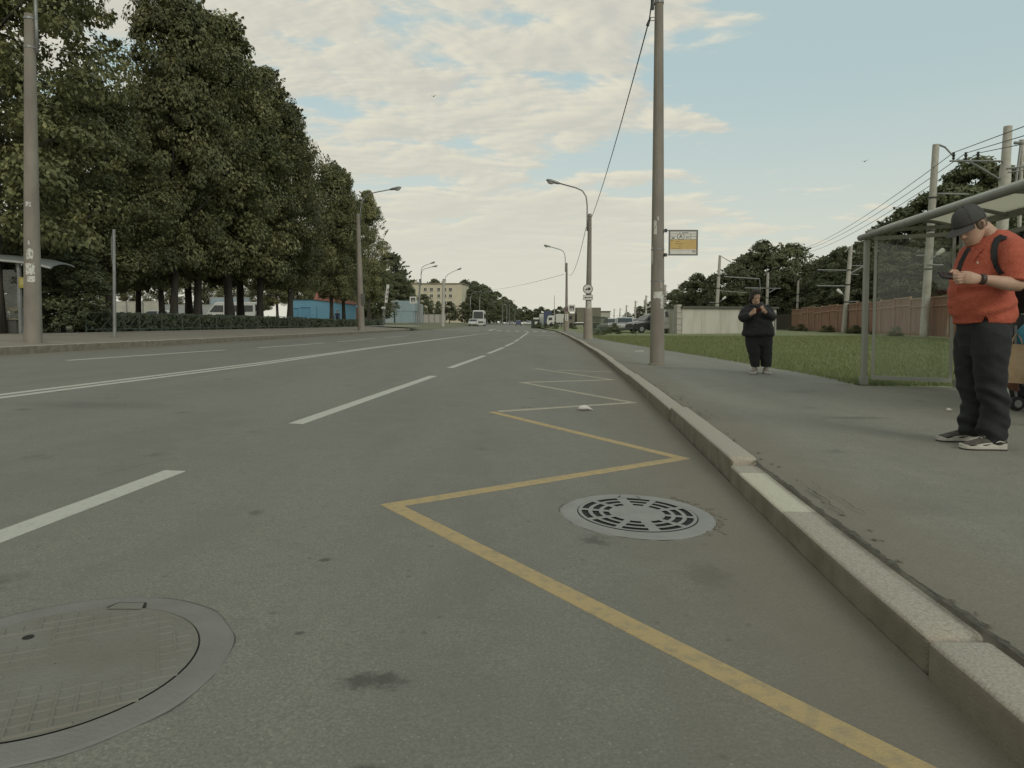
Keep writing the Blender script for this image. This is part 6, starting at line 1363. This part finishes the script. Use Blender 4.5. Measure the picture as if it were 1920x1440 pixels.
    leg([(600, 1839, 1880, .06), (611, 1833, 1888, .088), (626, 1830, 1890.5, .108), (642, 1829, 1889.5, .114), (665, 1829, 1887, .115), (690, 1831, 1882, .105), (712, 1834, 1882, .098), (735, 1837, 1886, .098), (760, 1841, 1888, .095), (785, 1840, 1887, .092), (805, 1837, 1884, .09), (820, 1836, 1881, .088), (830, 1838, 1880, .084)], Yn, 0)
    leg([(600, 1806, 1842, .06), (611, 1799, 1847, .088), (626, 1796, 1848, .108), (642, 1794, 1846, .112), (665, 1793.5, 1843, .11), (690, 1795, 1841, .10), (712, 1799, 1843, .095), (735, 1804, 1847, .094), (757, 1808, 1849, .09), (775, 1802, 1846, .09), (792, 1798, 1842, .088), (805, 1797, 1836, .084), (813, 1799, 1834, .08)], Yf, 0)
    mb.loft([ell((W((p0 + p1) / 2, py, YC)), f, l, a, b) for py, p0, p1, a, b in ((590, 1799, 1890, .14, .165), (604, 1798, 1892, .155, .17), (625, 1798, 1891, .15, .17), (650, 1800, 1886, .13, .15), (668, 1812, 1872, .09, .10))])
    def dt(c, n):
        h = c.z - SWZ; ank = math.exp(-((h - .12) / .11) ** 2); kn = math.exp(-((h - .42) / .13) ** 2)
        return (.007 + .022 * ank + .016 * kn) * mnoise.noise((c.x * 6 + c.z * 5, c.y * 6, c.z * 17 + c.x * 9)) + .005 * mnoise.noise((c.x * 15, c.y * 12, c.z * 13))
    tr = fuse('trousers', mb, .007, M_TROU, body, smooth=5, disp=dt)
    # --- shoes
    for (h_, t_) in (((1884, 843.5), (1801, 842)), ((1838, 827.5), (1757, 827))):
        Yh = atz(*h_, SWZ); Yt = atz(*t_, SWZ); shoe(body, Yh, Yt, .108, hgt=.125)
    # wrist band
    m = MB(); c0, c1 = el_n.lerp(wr_n, .93), el_n.lerp(wr_n, 1.02); m.tube([c0, c0, c1, c1], [(.028, .030), (.0385, .0385), (.036, .034), (.026, .026)], 18); m.build('wristband', mat('wristband_brown', (.045, .028, .018), .6), body, smooth=40)
    # phone held in both hands
    pc = W(1781, 518, 4.675); axp = Vector((-.93, -.10, .12)).normalized(); ayp = Vector((.05, .80, .58)); ayp = (ayp - axp * ayp.dot(axp)).normalized(); azp = axp.cross(ayp); azp = azp if azp.z > 0 else -azp
    ph = thing('phone', pc, 'black phone held flat in both hands by the man in red', 'phone'); m = MB(); m.box(pc, (.155, .074, .011), axes=(axp, ayp, azp)); m.build('phone_body', M_PHONE, ph, bevel=.003)
    m = MB(); m.box(pc + azp * .0058, (.145, .066, .001), axes=(axp, ayp, azp)); m.build('screen', M_SCREEN, ph)
    # backpack and its straps
    bc = W(1921, 520, 4.97); bp = thing('backpack', bc, 'black backpack on the back of the man in red', 'backpack')
    mb = MB(); mb.loft([ell(bc + f * o1 + Z * z, f, l, a, b, 24, 3.2) for z, a, b, o1 in ((-.27, .06, .11, 0), (-.25, .095, .145, 0), (-.1, .115, .155, -.01), (.08, .105, .15, 0), (.19, .085, .135, .02), (.23, .05, .10, .03))])
    fuse('bag', mb, .008, M_BLACKC, bp, smooth=4, disp=lambda c, n: fold(c, .006))
    m = MB(); m.loft([ell(bc - f * (.115 + o1) + Z * z, f, l, a, b, 20, 3.) for z, a, b, o1 in ((-.22, .02, .10, 0), (-.2, .035, .12, 0), (-.05, .035, .12, 0), (-.03, .015, .10, -.01))]); m.build('front_pocket', M_BLACKC, bp, smooth=True)
    path = [(1889, 445.5), (1884, 445), (1878, 446.5), (1871, 451), (1866.5, 461), (1864.5, 473), (1865, 486), (1868.5, 498), (1874, 508), (1881, 516)]
    m = MB(); rows = []
    for i, (px, py) in enumerate(path):
        a_ = Vector((path[max(0, i - 1)][0], path[max(0, i - 1)][1])) ; b_ = Vector((path[min(len(path) - 1, i + 1)][0], path[min(len(path) - 1, i + 1)][1])); t = (b_ - a_).normalized(); n_ = Vector((-t.y, t.x)); w_ = 5.6
        L1, R1 = hit(px - n_.x * w_, py - n_.y * w_, .010), hit(px + n_.x * w_, py + n_.y * w_, .010)
        if (L1 - R1).length > .09: R1 = L1 + (R1 - L1).normalized() * .06
        rows.append((L1, R1))
    rings = []
    for L1, R1 in rows: d_ = Vector((.2, .95, 0)); rings.append([L1, R1, R1 + d_ * .012, L1 + d_ * .012])
    m.loft(rings); m.build('strap', M_BLACKC, bp, smooth=40)
    m = MB(); P_ = [hit(px, py, .008) for px, py in ((1819, 466), (1814, 474), (1809, 483), (1804, 493), (1801, 502), (1799.5, 509))]; m.tube(P_, [(.016, .005)] * 6, 8, up=(0, .3, 1)); m.build('strap', M_BLACKC, bp, smooth=True)
    return body
man()

def woman():
    Y = 11.9; G_ = SWZ; X1, Y1 = Vector((1, 0, 0)), Vector((0, 1, 0)); base = Vector((W(1420, 600, Y).x, Y, G_)); dz = base.z - W(1420, 702.5, Y).z
    Wp = lambda px, py, dy=0.: W(px, py, Y + dy) + Vector((0, 0, 0))
    mb = MB(); HM = Matrix.Translation(Wp(1417, 557, -.05)) @ Matrix.Rotation(R(-90), 4, 'Z') @ Matrix.Rotation(R(26), 4, 'Y') @ Matrix.Scale(1.02, 4)
    head_parts(mb, HM)
    mb.tube([Wp(1418, 575), Wp(1418, 567), Wp(1417.3, 560)], [.065, .06, .055], 12)
    mb.tube([Wp(1420, 612), Wp(1420, 600), Wp(1419, 585), Wp(1418, 572)], [.12, .15, .13, .06], 14)
    for (s, el, wr, hd) in (((1399, 580), (1392, 598), (1406, 590), (1412, 586)), ((1439, 579), (1446, 596), (1435, 585), (1430, 580.5))):
        sg = -1 if s[0] < 1418 else 1
        S0, E0, W0, H0 = Wp(*s), Wp(*el, -.05), Wp(*wr, -.27), Wp(*hd, -.31)
        mb.tube([S0, E0], [.055, .05], 10); mb.tube([E0, W0], [.048, .031], 10)
        mb.tube([W0, W0.lerp(H0, .5), H0], [(.028, .022), (.040, .02), (.040, .016)], 10, up=(0, -.4, 1))
        dd = (H0 - W0).normalized()
        for i in range(4):
            a = H0 + Vector((0, -.01, .033 - .021 * i)); finger(mb, [a, a + dd * .035 + Vector((0, -.012, 0)), a + dd * .058 + Vector((0, .006, -.003)), a + dd * .058 + Vector((0, .026, -.005))], .0098, .008)
        a = W0.lerp(H0, .6) + Vector((0, -.012, .035)); finger(mb, [a, a + dd * .03 + Vector((0, -.01, .022)), a + dd * .055 + Vector((0, -.006, .026))], .012, .009)
    body = fuse('person', mb, .006, M_SKIN, at=base, smooth=2)
    tag(body, 'heavy person in black hooded jacket and trousers looking down at a phone beside the lawn', 'person'); eyes(HM, body)
    mb = MB(); rings = []
    for i in range(13):
        t = i / 12; z0 = -.115 + .26 * math.sin(t * math.pi / 2); k = max(.05, math.cos(t * math.pi / 2) ** .5); ring = []
        for q in np.linspace(0, 2 * math.pi, 40, endpoint=False):
            fr_ = max(0, math.cos(q)); z = z0 + (.155 * fr_ ** 1.2) * (1 - t); st_ = 1 + .035 * math.sin(q * 13 + t * 2) * (1 - t * .5); ring.append(HM @ Vector((-.022 + .112 * k * math.cos(q) * st_ - .01 * (1 - t), .094 * k * math.sin(q) * st_ * (1 + .10 * (1 - t) * (1 - fr_)), z)))
        rings.append(ring)
    mb.loft(rings); mb.tube([HM @ Vector((-.09, 0, .02)), HM @ Vector((-.125, 0, -.03)), HM @ Vector((-.12, 0, -.12)), HM @ Vector((-.09, 0, -.2))], [.03, .045, .04, .02], 10); mb.build('hair', M_HAIR, body, smooth=True)
    # jacket
    mb = MB()
    sec = [(630, 1393.5, 1450, .22), (626, 1391.5, 1451, .235), (618, 1394, 1449, .235), (605, 1396, 1446, .24), (592, 1396, 1444, .24), (582, 1396, 1444, .225), (576, 1400, 1437, .18), (572, 1405, 1431, .13), (569, 1410, 1426, .08)]
    mb.loft([ell(Wp((a + b) / 2, py, .04), X1, Y1, (W(b, py, Y).x - W(a, py, Y).x) / 2, hy_, 26, 2.4) for py, a, b, hy_ in sec])
    mb.tube([Wp(1404, 576), Wp(1397, 584), Wp(1393, 593, -.03), Wp(1393.5, 598, -.07)], [.07, .085, .085, .075], 14); mb.tube([Wp(1391.5, 597, -.06), Wp(1399, 594, -.19), Wp(1406.5, 590, -.27)], [.085, .075, .058], 14)
    mb.tube([Wp(1434, 575), Wp(1441, 583), Wp(1445.5, 591, -.03), Wp(1446, 596, -.07)], [.07, .085, .085, .075], 14); mb.tube([Wp(1447, 595, -.06), Wp(1440.5, 590.5, -.19), Wp(1435, 585.5, -.26)], [.085, .075, .058], 14)
    mb.tube([Wp(1408, 574, .02), Wp(1411, 574, -.09), Wp(1419, 576, -.13), Wp(1427, 574, -.09), Wp(1430, 573, .02), Wp(1426, 569, .12), Wp(1418, 568, .15), Wp(1411, 569, .12), Wp(1408, 574, .02)], .036, 10)
    jk = fuse('jacket', mb, .010, M_BLACKC, body, smooth=4, disp=lambda c, n: fold(c, .012, (6, 6, 9)))
    bv = BVHTree.FromPolygons([v.co + ORG[jk.name] for v in jk.data.vertices], [p.vertices for p in jk.data.polygons]); P_ = []
    for px, py in ((1431.8, 573.3), (1433.6, 573.9), (1436.2, 571.6), (1433.6, 573.0)):
        loc, nn, i_, t_ = bv.ray_cast(Vector((0, 0, EYE)), Vector(ray(px, py)).normalized()); P_.append((loc if loc else Wp(px, py, -.2)) + Vector((0, -.006, 0)))
    m = MB(); m.prism(P_, (0, -.003, 0)); m.build('chest_mark', M_SIGNW, jk)
    # trousers
    mb = MB()
    for rows in ([(622, 1397, 1424, .16), (640, 1398, 1424.5, .15), (655, 1401, 1424.5, .13), (668, 1405, 1424.5, .11), (680, 1407, 1424, .10), (687.5, 1409, 1423.5, .09)], [(622, 1418, 1448, .16), (640, 1420, 1447.5, .15), (655, 1423, 1447, .13), (668, 1426, 1446.8, .11), (680, 1427, 1446.3, .10), (687.5, 1428, 1444.5, .09)]):
        mb.loft([ell(Wp((a + b) / 2, py, .05), X1, Y1, (W(b, py, Y).x - W(a, py, Y).x) / 2, hy_, 20, 2.2) for py, a, b, hy_ in rows])
    mb.loft([ell(Wp((a + b) / 2, py, .04), X1, Y1, (W(b, py, Y).x - W(a, py, Y).x) / 2, hy_, 24) for py, a, b, hy_ in ((615, 1397, 1449, .2), (630, 1397, 1448.5, .19), (648, 1404, 1442, .12))])
    fuse('trousers', mb, .010, mat('black_trousers', (.012, .013, .013), .9, (.018, .018, .018), 8, bump=.3, bscale=12), body, smooth=4, disp=lambda c, n: fold(c, .008))
    U = mat('pale_trainer', (.36, .33, .27), .8, (.16, .14, .12), 26, lo=.40, hi=.55)
    for (hx, tx) in ((1417.5, 1412.5), (1436.5, 1442.5)):
        h_ = Vector((W(hx, 600, Y + .12).x, Y + .12, G_)); t_ = Vector((W(tx, 600, Y - .15).x, Y - .15, G_)); shoe(body, h_, t_, .115, U, hgt=.12)
        m = MB(); m.tube([h_.lerp(t_, .22) + Vector((0, 0, .09)), h_.lerp(t_, .22) + Vector((0, 0, .17))], .042, 12); m.build('sock', M_SOLE, body, smooth=40)
    pc = Wp(1421, 582.5, -.33); ph = thing('phone', pc, 'small phone in a dark red case held by the person in black', 'phone'); a2 = Vector((.30, -.75, .5)).normalized(); a1 = Vector((1, 0, -.3)); a1 = (a1 - a2 * a1.dot(a2)).normalized()
    m = MB(); m.box(pc, (.075, .15, .011), axes=(a1, a2, a1.cross(a2))); m.build('case', mat('dark_red_case', (.09, .018, .014), .5), ph, bevel=.004)
    m = MB(); m.box(pc + a1.cross(a2) * (.0062 if a1.cross(a2).y > 0 else -.0062), (.066, .138, .001), axes=(a1, a2, a1.cross(a2))); m.build('screen', M_SCREEN, ph)
woman()
def walker(px, Y, label, top, legs, z, hpx):
    x = left_of(px, Y); b = Vector((x, Y, z)); mb = MB(); s_ = hpx; H = Vector((0, 0, 1))
    mb.loft([ell(b + H * (z_ * s_), Vector((1, 0, 0)), Vector((0, 1, 0)), a * s_, c * s_, 12, 2) for z_, a, c in ((.84, .045, .05), (.87, .055, .065), (.92, .06, .068), (.97, .055, .06), (1., .02, .02))]); mb.tube([b + H * .78 * s_, b + H * .86 * s_], .035 * s_, 8)
    for sg in (-1, 1): mb.tube([b + Vector((sg * .12, 0, .76)) * s_, b + Vector((sg * .15, -.02, .60)) * s_, b + Vector((sg * .14, -.08, .44)) * s_], [.03 * s_, .025 * s_, .02 * s_], 8)
    body = fuse('person', mb, .02, M_SKIN, at=b, smooth=1); tag(body, label, 'person')
    m = MB(); m.loft([ell(b + H * (z_ * s_), Vector((1, 0, 0)), Vector((0, 1, 0)), a * s_, c * s_, 14) for z_, a, c in ((.46, .10, .07), (.55, .095, .065), (.70, .115, .075), (.79, .11, .06), (.82, .05, .04))]); 
    for sg in (-1, 1): m.tube([b + Vector((sg * .115, 0, .79)) * s_, b + Vector((sg * .16, 0, .62)) * s_, b + Vector((sg * .15, -.07, .46)) * s_], [.04 * s_, .037 * s_, .03 * s_], 8)
    m.build('jacket', top, body, smooth=True)
    for sg in (-1, 1): m = MB(); m.tube([b + Vector((sg * .05, 0, .5)) * s_, b + Vector((sg * .06, -.03 * sg, .26)) * s_, b + Vector((sg * .06, .04 * sg, .01)) * s_], [.055 * s_, .042 * s_, .03 * s_], 8); m.build('trouser_leg', legs, body, smooth=True)
    m = MB(); m.ball(b + H * .945 * s_, (.062 * s_, .07 * s_, .06 * s_), 10, 6); m.build('hair', M_HAIR, body, smooth=True)
walker(633, 74.2, 'distant walker in dark blue jacket passing the blue kiosk', mat('navy_cloth', (.02, .03, .07), .9), M_BLACKC, .72, 1.72)

# ------------------------------------------------------------------ pushchair and paper bag at the right edge
def pushchair():
    c = atz(1915, 770, SWZ); s = thing('pushchair', c, 'dark pushchair with a blue cover behind the man in red', 'pushchair'); Y = c.y
    P = lambda px, py, dy=0.: W(px, py, Y + dy)
    for a in ([P(1876, 574, -.05), P(1896, 622), P(1888, 640), P(1906, 745)], [P(1876, 574, .35), P(1896, 622, .4), P(1888, 640, .4), P(1906, 745, .4)], [P(1905, 610), P(1903, 700), P(1945, 752)], [P(1905, 610, .4), P(1903, 700, .4), P(1945, 752, .4)], [P(1888, 640), P(1888, 640, .4)], [P(1906, 742), P(1906, 742, .4)]):
        m = MB(); m.tube(a, .012, 8); m.build('frame_tube', M_GALV, s, smooth=40)
    for px, dy in ((1906, 0), (1906, .4), (1948, 0), (1948, .4)):
        m = MB(); cc = P(px, 757, dy); cc.z = SWZ + .075; m.tube([cc + Vector((0, q, 0)) for q in (-.022, -.018, .018, .022)], [.066, .075, .075, .066], 18); wh = m.build('wheel', M_TYRE, s, smooth=40); m = MB(); m.tube([cc + Vector((0, -.026, 0)), cc + Vector((0, .026, 0))], .04, 12); m.build('hub', M_GALV, wh)
    mb = MB(); mb.loft([ell(P(px, py, .2), Vector((1, 0, 0)), Vector((0, 1, 0)), a, .17, 18, 3) for px, py, a in ((1925, 745, .10), (1922, 700, .16), (1920, 660, .15), (1922, 610, .13), (1925, 590, .06))]); fuse('seat_cloth', mb, .012, M_BLACKC, s, smooth=3, disp=lambda c, n: fold(c, .008))
    mb = MB(); mb.ball(P(1931, 632, -.02), (.115, .14, .15), 16, 10); fuse('blue_cover', mb, .010, mat('blue_cloth', (.045, .20, .28), .85, (.06, .24, .32), 9, bump=.4, bscale=20), s, smooth=2, disp=lambda c, n: fold(c, .012))
    mb = MB(); mb.loft([ell(P(px, py, -.03), Vector((1, 0, 0)), Vector((0, 1, 0)), a, .06, 14) for px, py, a in ((1902, 733, .03), (1898, 722, .05), (1897, 705, .055), (1893, 690, .04))]); fuse('rust_cloth', mb, .010, mat('rust_cloth', (.15, .07, .045), .9), s, smooth=2)
    # paper bag hanging on the handle
    bag = thing('paper_bag', P(1903, 720, -.16), 'brown creased paper carrier bag hanging on the pushchair', 'paper bag'); M = mat('kraft_paper', (.38, .27, .165), .85, (.32, .225, .135), 5, bump=.5, bscale=11)
    bm_ = bmesh.new(); A, B = P(1883, 643, -.18), P(1931, 647, -.18); h = (P(1900, 643, -.18).z - P(1900, 716, -.18).z); nx, nz = 14, 18; sides = []
    m = MB()
    for (dy, fl) in ((-.07, 0), (.07, 1)):
        o = len(m.v)
        for i in range(nz + 1):
            for j in range(nx + 1):
                t, u = i / nz, j / nx; p = A.lerp(B, u) + Vector((-.010 * math.sin(t * 3.1), dy * (.25 + .75 * min(1, t * 1.6)), -h * t)); k = mnoise.noise((u * 3.1, t * 3.5, dy * 30)); k2 = abs(mnoise.noise((u * 5 + t * 2, t * 6, dy * 9))); m.v.append(tuple(p + Vector((.010 * k * t, -.018 * k + .02 * k2 * (1 if dy < 0 else -1), .006 * k))))
        for i in range(nz):
            for j in range(nx): q = o + i * (nx + 1) + j; m.f.append((q, q + 1, q + nx + 2, q + nx + 1)); m.m.append(0)
    n1 = (nx + 1) * (nz + 1)
    for i in range(nz):
        for j in (0, nx): q = i * (nx + 1) + j; m.f.append((q, q + nx + 1, n1 + q + nx + 1, n1 + q)); m.m.append(0)
    for j in range(nx): q = nz * (nx + 1) + j; m.f.append((q, q + 1, n1 + q + 1, n1 + q)); m.m.append(0)
    m.build('paper', M, bag, smooth=28)
    for dy in (-.03, .03): m = MB(); m.tube([P(1897, 646, -.18 + dy), P(1900, 634, -.15 + dy), P(1906, 626, -.1), P(1914, 634, -.15 + dy), P(1917, 646, -.18 + dy)], .006, 6); m.build('handle', M, bag, smooth=True)
pushchair()
